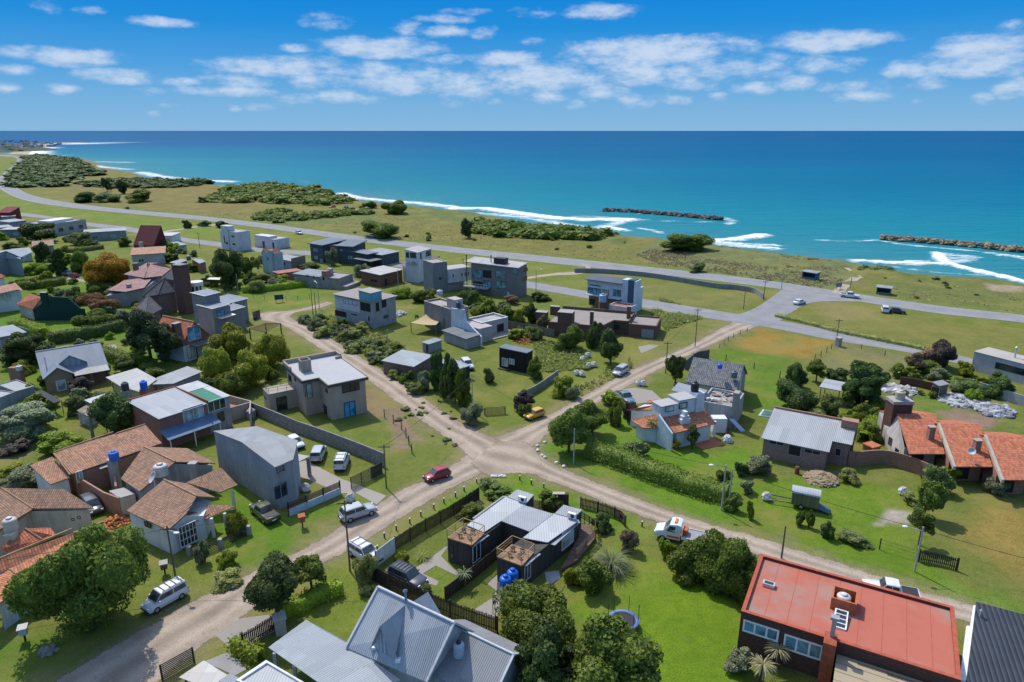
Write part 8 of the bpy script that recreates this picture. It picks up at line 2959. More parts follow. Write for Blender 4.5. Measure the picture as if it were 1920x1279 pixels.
# ------------------------------------------------------------ trees, shrubs, hedges
LG={'t':('tree','tree'),'s':('shrub','shrub'),'b':('bush','bush')}
VEG=[('clumpy','mid','t',.6,(52,985,273,1182),'huge dense spreading tree beside the white van, lower left'),('round','dark','t',2.0,(453,1042,568,1142),'round clipped dark tree at the roadside, the larger of the two'),('round','mid','t',1.5,(546,1038,616,1094),'smaller round clipped tree behind the large roadside one'),('bush','dark','s',0,(584,1090,618,1113),'small dark shrub in the shade of the two roadside trees'),('bush','yellow','s',0,(424,957,466,1004),'yellow green round shrub beside the green pickup'),('bush','bright','s',0,(404,1030,447,1066),'low round shrub with pale leaf tips in front of the paned window house'),('bush','weed','s',0,(398,1062,455,1100),'straggly light shrub on the verge below the round one'),('loose','grey','s',0,(360,1018,392,1058),'grey leaved shrub by the garden wall of the brown tiled house'),('clumpy','mid','t',.3,(926,1090,1112,1236),'big bright domed tree beside the blue tanks, bottom centre'),('clumpy','mid','t',.3,(1040,1142,1240,1320),'broad tree at the bottom edge by the trampoline'),('loose','dark','t',.3,(955,1178,1110,1330),'dark shaded tree under the big domed one at the bottom edge'),('bush','mid','s',0,(1259,1008,1362,1092),'left half of the thick clipped shrub mass behind the goal frame'),('bush','mid','s',0,(1335,1014,1440,1120),'right half of the thick shrub mass between the goal frame and red roof'),('bush','mid','s',0,(1295,1004,1405,1112),'middle of the thick shrub mass right behind the goal frame'),('bush','mid','s',0,(1076,1042,1150,1112),'rounded green shrub between the wooden side deck and the lawn'),('bush','yellow','s',0,(1055,1062,1092,1098),'yellowish shrub between the deck path and the domed tree'),('bush','bright','s',0,(1233,1005,1268,1046),'small bright shrub next to the tow truck cab'),('loose','brown','s',0,(1158,992,1196,1034),'brownish half bare shrub by the corner of the board fence'),('loose','grey','s',0,(1362,1211,1416,1260),'grey leaved shrub at the corner of the red roofed house'),('bush','weed','s',0,(668,1092,706,1118),'pale yellow green shrub behind the picket fence at the grey gable'),('loose','weed','s',0,(655,1040,706,1098),'sparse climbing shrub on the utility pole by the white parked car'),('bush','scrub','s',0,(785,1090,815,1115),'brownish shrub behind the dark parked car'),('bush','scrub','s',0,(895,895,945,925),'leafy shrub mass at the top corner of the container plot'),('bush','mid','s',0,(860,940,908,972),'loose green shrub between the board fence and the left container'),('loose','mid','s',0,(905,905,960,935),'shrub climbing over the fence behind the left container'),('bush','bright','s',0,(740,1030,770,1058),'bright leafy shrub inside the white panel gate'),('bush','dark','s',0,(1108,960,1150,995),'dark green shrub between the side deck and the right board fence'),('loose','mid','s',0,(1005,918,1050,955),'shrub with pale blades behind the container middle roof'),('round','mid','t',.9,(1026,772,1109,842),'dense round tree at the junction corner, the nearer of the pair'),('round','mid','t',.5,(1070,752,1152,815),'dense round tree at the junction corner, the farther of the pair'),('bush','bright','s',0,(1125,729,1172,762),'light feathery shrub in front of the blue grey pickup'),('bush','mid','s',0,(1136,752,1170,796),'tall green shrub between the round trees and the white house'),('loose','purple','s',0,(1164,752,1196,788),'reddish flowering shrub beside the white house'),('loose','scrub','s',0,(1168,822,1223,862),'spreading dark twiggy shrub in the lawn behind the long hedge'),('column','dark','t',.8,(1288,798,1312,834),'small dark conical tree by the red terrace'),('bush','flower','s',0,(1256,823,1275,841),'yellow flowering shrub at the foot of the white chimney'),('round','dark','t',.5,(1248,668,1288,714),'round dark tree at the roadside wall'),('bush','dark','s',0,(1376,862,1402,892),'dark shrub at the edge of the lawn left of the brick house'),('loose','mid','t',1.2,(1338,880,1372,908),'thin young tree by the street lamp at the hedge end'),('bush','grey','s',0,(1398,848,1450,890),'greyish shrub row in front of the brick house'),('bush','grey','s',0,(1385,895,1415,925),'grey green shrub at the corner of the mown lot'),('bush','mid','s',0,(1358,925,1392,958),'green shrub at the end of the long hedge by two poles'),('bush','dark','s',0,(1463,675,1522,730),'tall dark shrub at the field edge, left of the white shelter'),('bush','dark','s',0,(1450,715,1540,775),'dark evergreen mass along the pool garden'),('loose','mid','t',1.3,(1515,676,1552,706),'small tree with a visible trunk left of the white shelter'),('bush','dark','s',0,(1546,686,1594,722),'dark round shrub behind the white shelter'),('pine','dark','t',.5,(1582,684,1658,762),'large dark evergreen tree right of the white shelter'),('loose','scrub','s',0,(1540,742,1582,782),'brownish shrub in front of the white shelter'),('bush','weed','s',0,(1504,764,1562,800),'light olive shrub behind the corrugated roof of the brick house'),('bush','bright','s',0,(1568,768,1614,802),'bright green shrub behind the brick house chimney'),('bush','mid','s',0,(1600,755,1640,790),'green shrub between the dark evergreen and the stone gable'),('bush','mid','s',0,(1612,785,1652,825),'tall green shrub at the left of the stone gable wall'),('loose','blossom','s',0,(1698,660,1736,700),'pale blossoming shrub at the corner of the shrub garden'),('loose','purple','s',0,(1740,642,1800,690),'dark reddish shrub at the back of the shrub garden'),('bush','mid','s',0,(1710,674,1775,702),'green clipped shrub row in the shrub garden'),('loose','blossom','s',0,(1722,650,1765,680),'cream flowering shrub behind the clipped shrub row'),('bush','grey','s',0,(1738,688,1782,716),'soft grey green shrub above the timber shed'),('bush','yellow','s',0,(1693,682,1715,706),'yellow shrub at the left end of the shrub garden'),('bush','yellow','s',0,(1792,678,1828,706),'yellow shrub at the wall of the white modern house'),('bush','scrub','s',0,(1780,705,1845,740),'mixed shrubs below the dark shade cloth by the modern house'),('bush','dark','s',0,(1850,700,1900,745),'dark shrub mass in front of the modern house'),('bush','scrub','s',0,(1728,872,1790,925),'large olive shrub at the right end of the brick garden wall'),('bush','bright','s',0,(1764,868,1802,902),'light green shrub at the porch of the middle tiled house'),('bush','weed','s',0,(1720,855,1752,874),'cream flowered shrub in the porch of the left tiled house'),('loose','mid','s',0,(1758,848,1786,880),'climbing shrub between the left and middle tiled houses'),('loose','grey','s',0,(1852,895,1892,930),'greyish shrub in front of the right tiled house'),('clumpy','mid','t',1.0,(1708,902,1772,962),'leafy tree at the edge of the dry lot, the farther of two'),('loose','mid','t',1.6,(1708,956,1754,1002),'leafy tree behind the leaning street lamp of the dry lot'),('bush','weed','s',0,(1570,876,1612,904),'tall weedy clump by the dirt heap'),('bush','weed','s',0,(1690,920,1725,945),'grassy clump near the bare sand patch'),('bush','mid','s',0,(1492,955,1512,985),'small shrub along the lower lot edge, left of the white flowered one'),('bush','dark','s',0,(1538,976,1568,1008),'dark shrub with a white bloom along the lower lot edge'),('bush','scrub','s',0,(1572,992,1628,1022),'low wide shrub along the lower lot edge'),('loose','mid','s',0,(1512,962,1528,990),'thin shrub between the trailer and the road'),('loose','bright','s',0,(1400,940,1416,974),'spindly sapling on the verge by the white bag'),('column','dark','t',.1,(804,660,834,732),'first poplar of the row, beside the brick hut roof'),('column','dark','t',.1,(820,668,850,748),'second poplar of the row beside the brick hut'),('column','dark','t',.1,(838,678,866,756),'third poplar of the row, in front of the dark hut'),('column','mid','t',.1,(852,692,880,762),'fourth poplar of the row, nearest the concrete pole'),('bush','bright','s',0,(862,726,884,760),'light green shrub at the foot of the poplar row'),('bush','grey','s',0,(778,694,812,732),'grey green shrub between the brick hut and the poplars'),('bush','scrub','s',0,(758,690,780,714),'small shrub at the front wall of the brick hut'),('bush','scrub','s',0,(904,690,929,718),'single round shrub on the lawn before the black cabin'),('loose','grey','s',0,(858,758,906,796),'grey twiggy shrub at the foot of the concrete pole'),('loose','purple','s',0,(960,732,1004,770),'dark brown shrub behind the parked yellow car'),('bush','mid','s',0,(972,756,1004,782),'green shrub right above the yellow car'),('loose','mid','s',0,(988,672,1020,712),'vine covered end of the black cabin'),('bush','bright','s',0,(1034,700,1078,742),'bright green shrub at the roadside by the white bags'),('bush','grey','s',0,(1062,722,1092,748),'grey weeds beside the bright roadside shrub'),('round','dark','t',.1,(1120,622,1172,684),'big dome shaped dark tree on the verge by the silver minivan'),('bush','mid','s',0,(1042,606,1102,656),'green shrub mass in front of the brown bungalow'),('bush','dark','s',0,(1094,604,1134,650),'dark shrub between the shrub mass and the domed tree'),('bush','bright','s',0,(900,560,935,590),'light shrub under the palm'),('bush','mid','s',0,(936,568,974,606),'green garden shrub right of the palm'),('loose','yellow','t',.6,(962,580,986,612),'small yellowish tree in the garden behind the grey fence'),('bush','dark','s',0,(982,568,1014,606),'dark garden shrub left of the brown bungalow'),('loose','brown','s',0,(1006,590,1030,624),'dark brown conical shrub at the bungalow corner'),('bush','dark','s',0,(856,545,900,576),'dark shrub in front of the large grey modern house'),('loose','blossom','s',0,(942,552,972,570),'pink flowering shrub below the large modern house'),('bush','dark','s',0,(990,545,1030,565),'dark shrub at the right corner of the large modern house'),('bush','bright','s',0,(735,540,775,560),'light green shrub beside the unfinished house'),('bush','mid','s',0,(770,537,824,566),'wide green shrub in front of the tall plain grey house'),('bush','gold','s',0,(666,600,690,616),'bright yellow flowering bush in front of the unfinished house'),('clumpy','grey','t',.3,(664,494,706,526),'grey green tree between the half built house and brick house'),('loose','olive','t',.3,(608,466,632,496),'pale leaved tree in front of the twin dark houses'),('bush','dark','s',0,(560,490,600,508),'dark shrub left of the half built house'),('loose','dark','t',.8,(397,473,462,536),'tall dark tree left of the weathered blue house'),('bush','mid','s',0,(455,508,482,532),'clipped round shrub by the lawn, the taller one'),('bush','mid','s',0,(467,514,492,534),'clipped round shrub by the lawn, the darker one in front'),('bush','scrub','s',0,(484,512,520,530),'shrub row below the weathered blue house'),('bush','mid','s',0,(440,480,474,512),'green shrub at the left wall of the weathered blue house'),('clumpy','yellow','t',.3,(400,608,476,672),'yellow green bushy tree behind the others, by the grey modern house'),('clumpy','yellow','t',.3,(468,622,540,690),'yellow green bushy tree next to the small shed on the right'),('clumpy','yellow','t',.3,(376,650,440,712),'yellow green bushy tree at the front left of the clump'),('clumpy','yellow','t',.3,(430,658,502,724),'yellow green bushy tree in the middle of the clump'),('clumpy','mid','t',.2,(392,692,470,742),'greener tree at the foot of the yellow green clump'),('bush','mid','s',0,(488,685,522,715),'green shrub beside the roof terrace of the beige house'),('loose','pine','t',2.2,(222,584,328,668),'wind shaped dark pine with a leaning trunk by the steep orange roof'),('round','dark','t',.2,(176,737,266,812),'dense dark round tree beside the green panelled house'),('loose','olive','t',.8,(-12,752,112,815),'silvery olive tree spreading at the left edge'),('bush','bright','s',0,(54,802,156,850),'bright green shrub between the olive tree and clay tiled roof'),('loose','purple','s',0,(126,708,168,742),'dark purple leaved shrub at the front gable of the blue grey house'),('loose','scrub','s',0,(118,742,158,778),'tangled shrub behind the bare tree'),('loose','purple','s',0,(5,822,60,850),'dark bare shrub under the olive tree'),('loose','grey','s',0,(-5,868,92,920),'grey leafy shrub beside the clay tiled roof at the left edge'),('bush','yellow','s',0,(0,868,52,888),'yellow green shrub at the left edge behind the grey leafy one'),('pine','dark','t',.3,(10,622,94,680),'dark flat topped tree in front of the pale blue shed'),('bush','mid','s',0,(258,680,320,708),'bright clipped shrub left of the steep orange roofed house'),('bush','bright','s',0,(196,622,215,636),'small round shrub on the lawn below the long dark hedge'),('round','gold','t',.5,(161,480,250,542),'large tree with a golden orange crown, upper left'),('loose','rust','s',0,(156,550,224,586),'rusty brown shrub beside the grey hedge'),('bush','mid','s',0,(140,576,208,622),'big rounded green shrub above the long dark hedge'),('bush','olive','s',0,(200,578,252,612),'pale green shrub right of the big rounded one'),('loose','scrub','s',0,(116,540,160,572),'olive shrub behind the dark green barn'),('bush','mid','s',0,(160,525,210,555),'green shrubs under the golden tree'),('pine','dark','t',.3,(93,470,124,516),'slim dark tree left of the golden one'),('bush','mid','s',0,(122,472,165,512),'light green shrub mass left of the golden tree'),('bush','bright','s',0,(50,490,96,514),'light green shrub by the garden path, upper left'),('loose','dark','t',.3,(38,420,108,452),'dark tree group in front of the pale concrete house, upper left'),('bush','scrub','s',0,(124,436,172,460),'brown green shrub left of the raised grey house'),('bush','mid','s',0,(220,444,246,462),'green shrub left of the tall red A frame'),('bush','dark','s',0,(305,472,336,492),'dark shrub right of the pink roofed white house'),('bush','bright','s',0,(308,455,340,474),'light shrub in front of the small dark shed'),('loose','dark','s',0,(60,455,90,490),'shrub at the dusty brown tiled house'),('bush','mid','s',0,(0,452,45,472),'green shrubs at the far left edge'),('bush','dark','s',0,(340,413,361,428),'dark round bush by the sandy spur to the coast road'),('bush','scrub','s',0,(372,413,396,424),'low bush right of the dark round one by the coast road'),('bush','dark','s',0,(396,413,434,427),'bush pair beside the coast road above the white cube house'),('bush','mid','s',0,(672,415,756,444),'wide dark bush on the sea side of the coast road, above the dark houses'),('bush','mid','s',0,(714,373,765,401),'round bush near the cliff edge right of the parked cars'),('bush','mid','s',0,(676,376,714,391),'smaller bush near the cliff edge left of the round one'),('bush','mid','s',0,(1236,442,1330,466),'clipped looking bush on the cliff top between the two breakwaters'),('loose','pine','t',.6,(865,411,888,444),'lone wind blown pine at the left end of the thicket'),('bush','scrub','s',0,(1290,490,1330,510),'low bush in the dune grass beside the coast road'),('loose','pine','t',.5,(190,335,208,358),'lone dark pine left of the clifftop meadow'),('loose','pine','t',.5,(220,338,240,362),'second dark pine at the clifftop meadow'),('bush','mid','s',0,(230,353,296,378),'round bush in the clifftop meadow below the pines'),('bush','dark','s',0,(128,360,180,379),'dark low bush in the clifftop meadow near the road bend'),('bush','scrub','s',0,(180,360,232,378),'low scrub in the clifftop meadow between the dark and round bushes'),]
for kd,lf,t,tr,bx_,lb in VEG:
 veg(kd,bx_,lf,*((LG[t][0],lb,LG[t][1])),tr)
hedge('hedge',[n4(800,745),n4(960,690),n4(1120,610),n4(1290,550)],1.6,1.4,'bright','bright clipped hedge beside the carport below the round trees')
hedge('hedge',[n4(425,1010),n4(530,1070),n4(650,1125)],1.1,1.3,'bright','short bright hedge behind the pale blue parapet roof')
hedge('hedge',[k6(440,900),k6(700,985),k6(1000,1100),k6(1300,1200),k6(1550,1265)],3.0,1.9,'mid','long shaggy green hedge along the lower dirt road')
hedge('hedge',[g1(490,240),g1(840,190),g1(1240,100)],2.2,2.6,'dark','long tall dark hedge behind the blue grey gabled house')
hedge('hedge',[g1(1010,350),g1(1200,420),g1(1400,480)],2.6,2.0,'mid','hedge between the blue grey house and the pine lawn')
hedge('hedge',[e1(190,860),e1(420,850),e1(650,810)],2.5,2.2,'mid','hedge across the lawn above the dark green barn')
hedge('hedge',[e1(515,1165),e1(790,1130)],1.5,2.0,'dark','neatly clipped dark hedge right of the dark green barn')
hedge('hedge',[e1(120,820),e1(300,790),e1(450,770)],1.5,1.5,'yellow','yellow green flowering hedge left of the parked red car')
hedge('hedge',[e2(925,790),e2(1200,770),e2(1620,720)],2.6,1.9,'bright','long bright hedge between the garden and the open lot')
hedge('hedge',[e1(560,500),e1(800,490),e1(1030,460)],2.4,1.6,'scrub','low hedge in front of the raised grey house')
hedge('hedge',[g1(130,70),g1(300,110),g1(440,160)],2.5,2.0,'bright','bright hedge along the swimming pool')
hedge('hedge',[k7(1600,740),k7(1570,830),k7(1520,900)],2.0,1.6,'bright','bright hedge beside the blue grey wall of the brick house garden')
hedge('hedge',[d4(380,905),d4(560,945),d4(760,1000),d4(1000,1050),d4(1300,1110)],1.5,.8,'weed','low weedy hedge along the paved frontage road')
palm(e4(390,790),1.6,4.6,60,'large feathery date palm among the gardens','mid')
palm(k6(945,800),3.2,1.5,46,'spiky palm at the left corner of the orange tiled house','weed',1.6,.09,.16)
palm(n8(380,905),2.0,1.3,90,'pale yucca in front of the right window of the red roofed house','straw',1.4,.07,.2,'yucca','yucca')
palm(n8(290,985),1.7,1.4,90,'pale yucca at the bottom edge below the red roofed house','straw',1.4,.07,.2,'yucca','yucca')
palm(n8(250,430),.1,1.5,40,'spiky plant at the left wall of the red roofed house','straw',1.6,.06,.1,'yucca','yucca')
palm(n5(635,890),1.6,1.1,60,'palm like yucca at the end of the garden fence','grey',1.5,.06,.12,'yucca','yucca')
palm(n5(340,700),.2,1.4,60,'spiky grass like plant on the lawn of the container house','weed',1.7,.05,.1,'yucca','yucca')
pampas((1120,1006,1176,1070),'big fountain of grey green pampas grass beside the container house deck')
def thicket(label,poly,n,r,hh,mat,z=0):
 w=px(poly)
 g=np.random.default_rng(len(label)*7+n)
 items,k=[],0
 while len(items)<n and k<4000:
  k+=1
  p=w.min(0)+(w.max(0)-w.min(0))*g.random(2)
  if inside(p[:1],p[1:],w)[0]:
   s=r*g.uniform(.6,1.3)
   items.append(('bush',620,.15,(*p,hh*.35),(s,s,hh*g.uniform(.6,1.2)),g.uniform(0,6),int(g.integers(9999))))
 o=join_crowns('thicket',items,mat)
 tag(o,label,'thicket',kind='stuff')
thicket('dark low coastal woodland along the headland, far left',[(42,300),(70,291),(140,301),(164,316),(172,330),(130,338),(115,352),(50,352),(28,340),(35,318)],200,14,3.6,'dark')
thicket('strip of dark scrub along the cliff edge left of the sand scar',[(150,345),(200,338),(300,338),(405,345),(330,352),(200,356)],110,8,2.8,'dark')
thicket('large green thicket on the cliff top beside the sand scar',[(382,378),(420,354),(500,347),(598,357),(660,380),(600,386),(500,381)],170,9,3.0,'mid')
thicket('scrub rows between the coast road and the clifftop parking',[(480,412),(500,395),(560,405),(690,393),(690,402),(600,410),(520,418)],80,5,2,'mid')
thicket('long green thicket on the cliff edge beside the lone pine',[(892,437),(900,420),(1000,428),(1090,436),(1140,443),(1120,449),(960,446)],110,6,2.8,'mid')
thicket('low scrub in the right hand dune beside the sand path',[(1610,500),(1680,506),(1660,514),(1600,512)],14,2.2,.9,'scrub')
scatter('dune_grass',[[(1190,478),(1260,458),(1340,460),(1480,478),(1560,490),(1590,545),(1480,533),(1350,512),(1240,498)]],5000,.8,.6,'straw','pale tufted dune grass beside the coast road')
scatter('meadow_grass',[[(130,385),(380,400),(700,400),(1000,430),(1200,462),(1340,512),(1080,482),(700,442),(370,402)],[(1640,520),(1760,520),(1930,545),(1930,590),(1700,560)]],6000,.9,.35,'straw','dry meadow grass between the coast road and the cliff',3)
scatter('wild_grass',[[(555,600),(640,592),(760,650),(740,690),(800,735),(770,735),(690,672)],[(1000,640),(1090,650),(1110,690),(1010,700)],[(1100,745),(1190,690),(1180,675),(1060,735)],[(1240,560),(1340,590),(1250,620),(1220,590)]],7000,.5,.7,'weed','tall weeds on the wild slope beside the left dirt road')
rr=random.Random(21)
WB=[]
wp=px([(560,600),(640,594),(770,655),(745,690),(800,738),(770,732),(690,668)])
while len(WB)<46:
 u,v=rr.uniform(555,800),rr.uniform(594,738)
 q=P(u,v)
 if inside(np.array([q.x]),np.array([q.y]),wp)[0]:
  s=rr.uniform(7,17)
  WB.append(veg('bush' if rr.random()<.6 else 'loose',(u-s,v-s*.8,u+s,v+s*.6),rr.choice(['weed','scrub','weed','grey','mid']),'bush','low wild bush on the weedy slope beside the left dirt road','bush',0,'wild bushes on the weedy slope'))
for(u0,v0,u1,v1),n,lb,gr in(((705,745,870,860),30,'low weed clump in the empty lot between the block wall and junction','weed clumps of the empty lot'),((600,400,1180,470),26,'small bush in the dry meadow beyond the coast road','small bushes of the dry meadow'),((1010,640,1115,690),16,'weed clump on the lawn behind the black cabin','weed clumps behind the black cabin'),((1600,505,1900,575),12,'small bush in the meadow right of the sand path','small bushes right of the sand path')):
 for i in range(n):
  u,v=rr.uniform(u0,u1),rr.uniform(v0,v1)
  if u0==600 and v>398+(u-600)*.085+42 or v0==745 and v>770+(u-705)*.55 or u0==600 and v<398+(u-600)*.07 or u0==1600 and v>545+(u-1600)*.12 or u0==1600 and v<510+(u-1600)*.06:
   continue
  s=rr.uniform(3,9)if v>500 else rr.uniform(2,7)
  veg('bush',(u-s,v-s*.6,u+s,v+s*.45),rr.choice(['weed','scrub','weed']),'bush',lb,'bush',0,gr)
for poly,n,lb,gr in(([(0,440),(300,450),(560,500),(520,560),(300,560),(230,620),(0,560)],92,'garden shrub among the houses at the upper left','garden shrubs at the upper left'),([(0,620),(300,640),(520,620),(490,720),(230,760),(60,760),(0,720)],50,'garden shrub among the houses at the middle left','garden shrubs at the middle left'),([(830,560),(1040,575),(1020,640),(960,625),(900,600)],26,'garden shrub between the big grey house and the brown bungalow','garden shrubs beside the palm'),([(1660,660),(1900,720),(1900,760),(1760,740),(1650,800),(1560,800),(1600,740)],24,'garden shrub in the overgrown gardens on the right','garden shrubs on the right')):
 wp=px(poly)
 k=0
 while k<n:
  u,v=rr.uniform(min(p[0]for p in poly),max(p[0]for p in poly)),rr.uniform(min(p[1]for p in poly),max(p[1]for p in poly))
  q=P(u,v)
  if inside(np.array([q.x]),np.array([q.y]),wp)[0]:
   k+=1
   s=rr.uniform(5,16)*(v/560)
   veg(rr.choice(['bush','loose','bush','clumpy']),(u-s,v-s*.9,u+s,v+s*.6),rr.choice(['mid','mid','bright','scrub','yellow','dark','weed','olive']),'shrub',lb,'shrub',0,gr)
# ------------------------------------------------------------ vehicles, poles and small things
SIL,WHT,BLK,RED=(.40,.42,.44),(.62,.63,.64),(.03,.034,.04),(.28,.012,.02)
for a in(('van','white van with roof bars parked at the dirt road edge, lower left',(271,1143),(346,1101),WHT,.6,4),('suv','silver sport utility car driving on the dirt road past the driveway',n3(1530,905),n3(1288,985),SIL),('suv','white car with roof rails parked by the white panel gate',(704,1050),(664,1026),WHT,.6,2),('suv','dark grey car with slatted roof rack inside the dark fence',n5(350,880),n5(130,775),(.05,.06,.075),.6,5),('hatch','dark red car on the dirt road near the junction',n5(362,140),n5(522,85),RED),('hatch','yellow car at the junction beside the green lawn',g4(1515,1190),g4(1700,1125),(.62,.33,.008)),('pickup','olive green pickup with a covered cab parked on the grass',n3(590,875),n3(740,1000),(.075,.085,.05),.7),('minivan','silver grey car parked on the lawn by the block wall',n3(1115,430),n3(1075,520),SIL),('van','white van with ladder bars on its roof by the block wall',n3(1300,490),n3(1262,590),WHT,.6,2),('minivan','silver minivan at the roadside under the dome shaped dark tree',g5(1020,1090),g5(1145,1010),SIL),('pickup','blue grey pickup behind the light feathery shrub',(1186,756),(1158,735),(.12,.17,.21),.7),('pickup','white pickup half hidden behind the parapet of the red roof',n8(985,395),n8(1205,440),WHT,.8),('minivan','dark grey car squeezed between the cream house and courtyard wall',n1(770,760),n1(700,680),(.06,.065,.07)),('suv','white car in the carport shade beside the dark hut',g4(960,690),g4(915,640),WHT),('hatch','white car half hidden behind the grey two storey house',n3(955,420),n3(870,350),WHT),('pickup','white double cab pickup on the coast road by the sand path',d4(895,780),d4(785,768),WHT,.7),('sedan','white car turning at the paved junction',d4(545,812),d4(508,822),WHT),('minivan','white car parked on the mown field by the coast road',d4(1052,850),d4(1062,878),WHT),('hatch','black car parked beside the white one on the mown field',d4(1160,875),d4(1112,870),BLK),('suv','white car standing on the verge of the coast road, above the twin dark houses',d2(665,872),d2(622,862),WHT),('sedan','silver car on the coast road below the wide dark bush',d2(1168,885),d2(1212,892),SIL),('hatch','dark car on the coast road far left of the bushes',d1(936,678),d1(968,684),BLK),('hatch','white car approaching on the far bend of the coast road, farthest one',d1(112,352),d1(100,368),WHT),('hatch','white car on the far bend of the coast road, the nearer white one',d1(82,394),d1(70,404),WHT),('hatch','dark car on the far bend, just behind the white ones',d1(92,414),d1(80,424),BLK),('hatch','dark red car on the far bend, the nearest of the queue',d1(75,440),d1(62,452),(.1,.02,.03)),('sedan','orange car parked in the clifftop lot',d2(870,672),d2(915,668),(.5,.12,.03)),('sedan','blue car parked in the clifftop lot',d2(975,668),d2(1015,676),(.03,.07,.3)),('minivan','silver car in the garden drive under the golden tree',e1(615,700),e1(700,712),SIL),('hatch','red car in the garden drive under the golden tree',e1(705,725),e1(775,738),RED)):
 car(a[0],a[1],a[2],a[3],a[4],a[5]if len(a)>5 else.55,a[6]if len(a)>6 else False,plain=a[2][1]<600)
def tow_truck():
 f,b=P(*n7(850,340),.8),P(*n7(1335,440),.9)
 m=(f+b)/2
 t=thing('tow_truck','white flatbed tow truck with orange stripes on the lower dirt road','truck',(m.x,m.y,.04),math.atan2((f-b).y,(f-b).x))
 L=(f-b).length
 x=L/2
 wp=m_paint((.60,.66,.72))
 mb=MB()
 S=lambda q,h,w,l=.5:[(q,-w,l),(q,-w,l+(h-l)*.6),(q,-w*.9,h),(q,w*.9,h),(q,w,l+(h-l)*.6),(q,w,l)]
 _loft(mb,[S(x,1.0,.85),S(x-.25,1.15,.98),S(x-1.0,1.35,1.0),S(x-1.75,2.25,1.0),S(x-2.6,2.4,1.0),S(x-3.0,2.3,1.0)],smooth=False)
 mb.build('cab',wp,t)
 g=MB()
 g.face([(x-1.03,-.8,1.42),(x-1.03,.8,1.42),(x-1.70,.78,2.22),(x-1.70,-.78,2.22)])
 g.build('windscreen',M_CARGL,t)
 for s in(-1,1):
  g=MB()
  q=[(x-1.4,s*1.012,1.42),(x-2.4,s*1.012,1.42),(x-2.4,s*.95,2.1),(x-1.75,s*.95,2.1)]
  g.face(q if s<0 else q[::-1])
  g.build('window',M_CARGL,t)
  q=sorted((s*1.004,s*1.02))
  MB().box(x-2.9,q[0],.7,x-1.5,q[1],.95).build('stripe',m_plain((.6,.14,.04),.5),t)
  wheel(t,x-1.0,s*1.0,.38,.25)
  wheel(t,-x+1.3,s*1.0,.38,.3)
  q=sorted((s*.55,s*.9))
  MB().box(x-.3,q[0],.85,x+.02,q[1],1.02).build('headlight',M_LAMP,t)
 MB().box(-x,-1.08,.85,x-3.15,1.08,1.0).build('flatbed',m_plain((.25,.25,.27),.7),t)
 for s in(-1,1):
  q=sorted((s*1.09,s*1.14))
  MB().box(-x,q[0],.8,x-3.15,q[1],1.1).build('side_rail',M_WHITEP,t)
 MB().box(x-3.7,-.5,1.003,x-3.2,.5,1.7).build('winch',m_plain((.5,.10,.03),.6),t)
 MB().box(x-2.5,-.5,2.37,x-2.2,.5,2.5).build('beacon',m_plain((.6,.2,.03),.4),t)
tow_truck()
WP,CP_=m_plain((.15,.11,.08),.9),m_plain((.36,.35,.33),.9)
def pole(base,vt,mat,label,arm=None,cross=False,r=.11):
 h=hgt(*base,vt)
 q=P(*base)
 t=thing('utility_pole' if not arm else 'street_lamp',label,'pole' if not arm else 'street lamp',q)
 MB().tube((0,0,-.3),(0,0,h),r,r*.7,9).build('shaft',mat,t)
 if cross:
  MB().bar((-.8,0,h-.4),(.8,0,h-.4),.1).build('crossarm',M_WOODD,t)
 if arm:
  a=Vector((math.cos(arm),math.sin(arm),0))
  z=Vector((0,0,h-.5))
  MB().tube(z,z+a*1.5+Vector((0,0,.3)),.04,n=6).build('arm',M_ALU,t)
  o=MB().blob(z+a*1.75+Vector((0,0,.3)),(.32,.22,.1),1,0).build('lamp_head',m_plain((.6,.62,.64),.4),t)
 return q+Vector((0,0,h))
TOPS={}
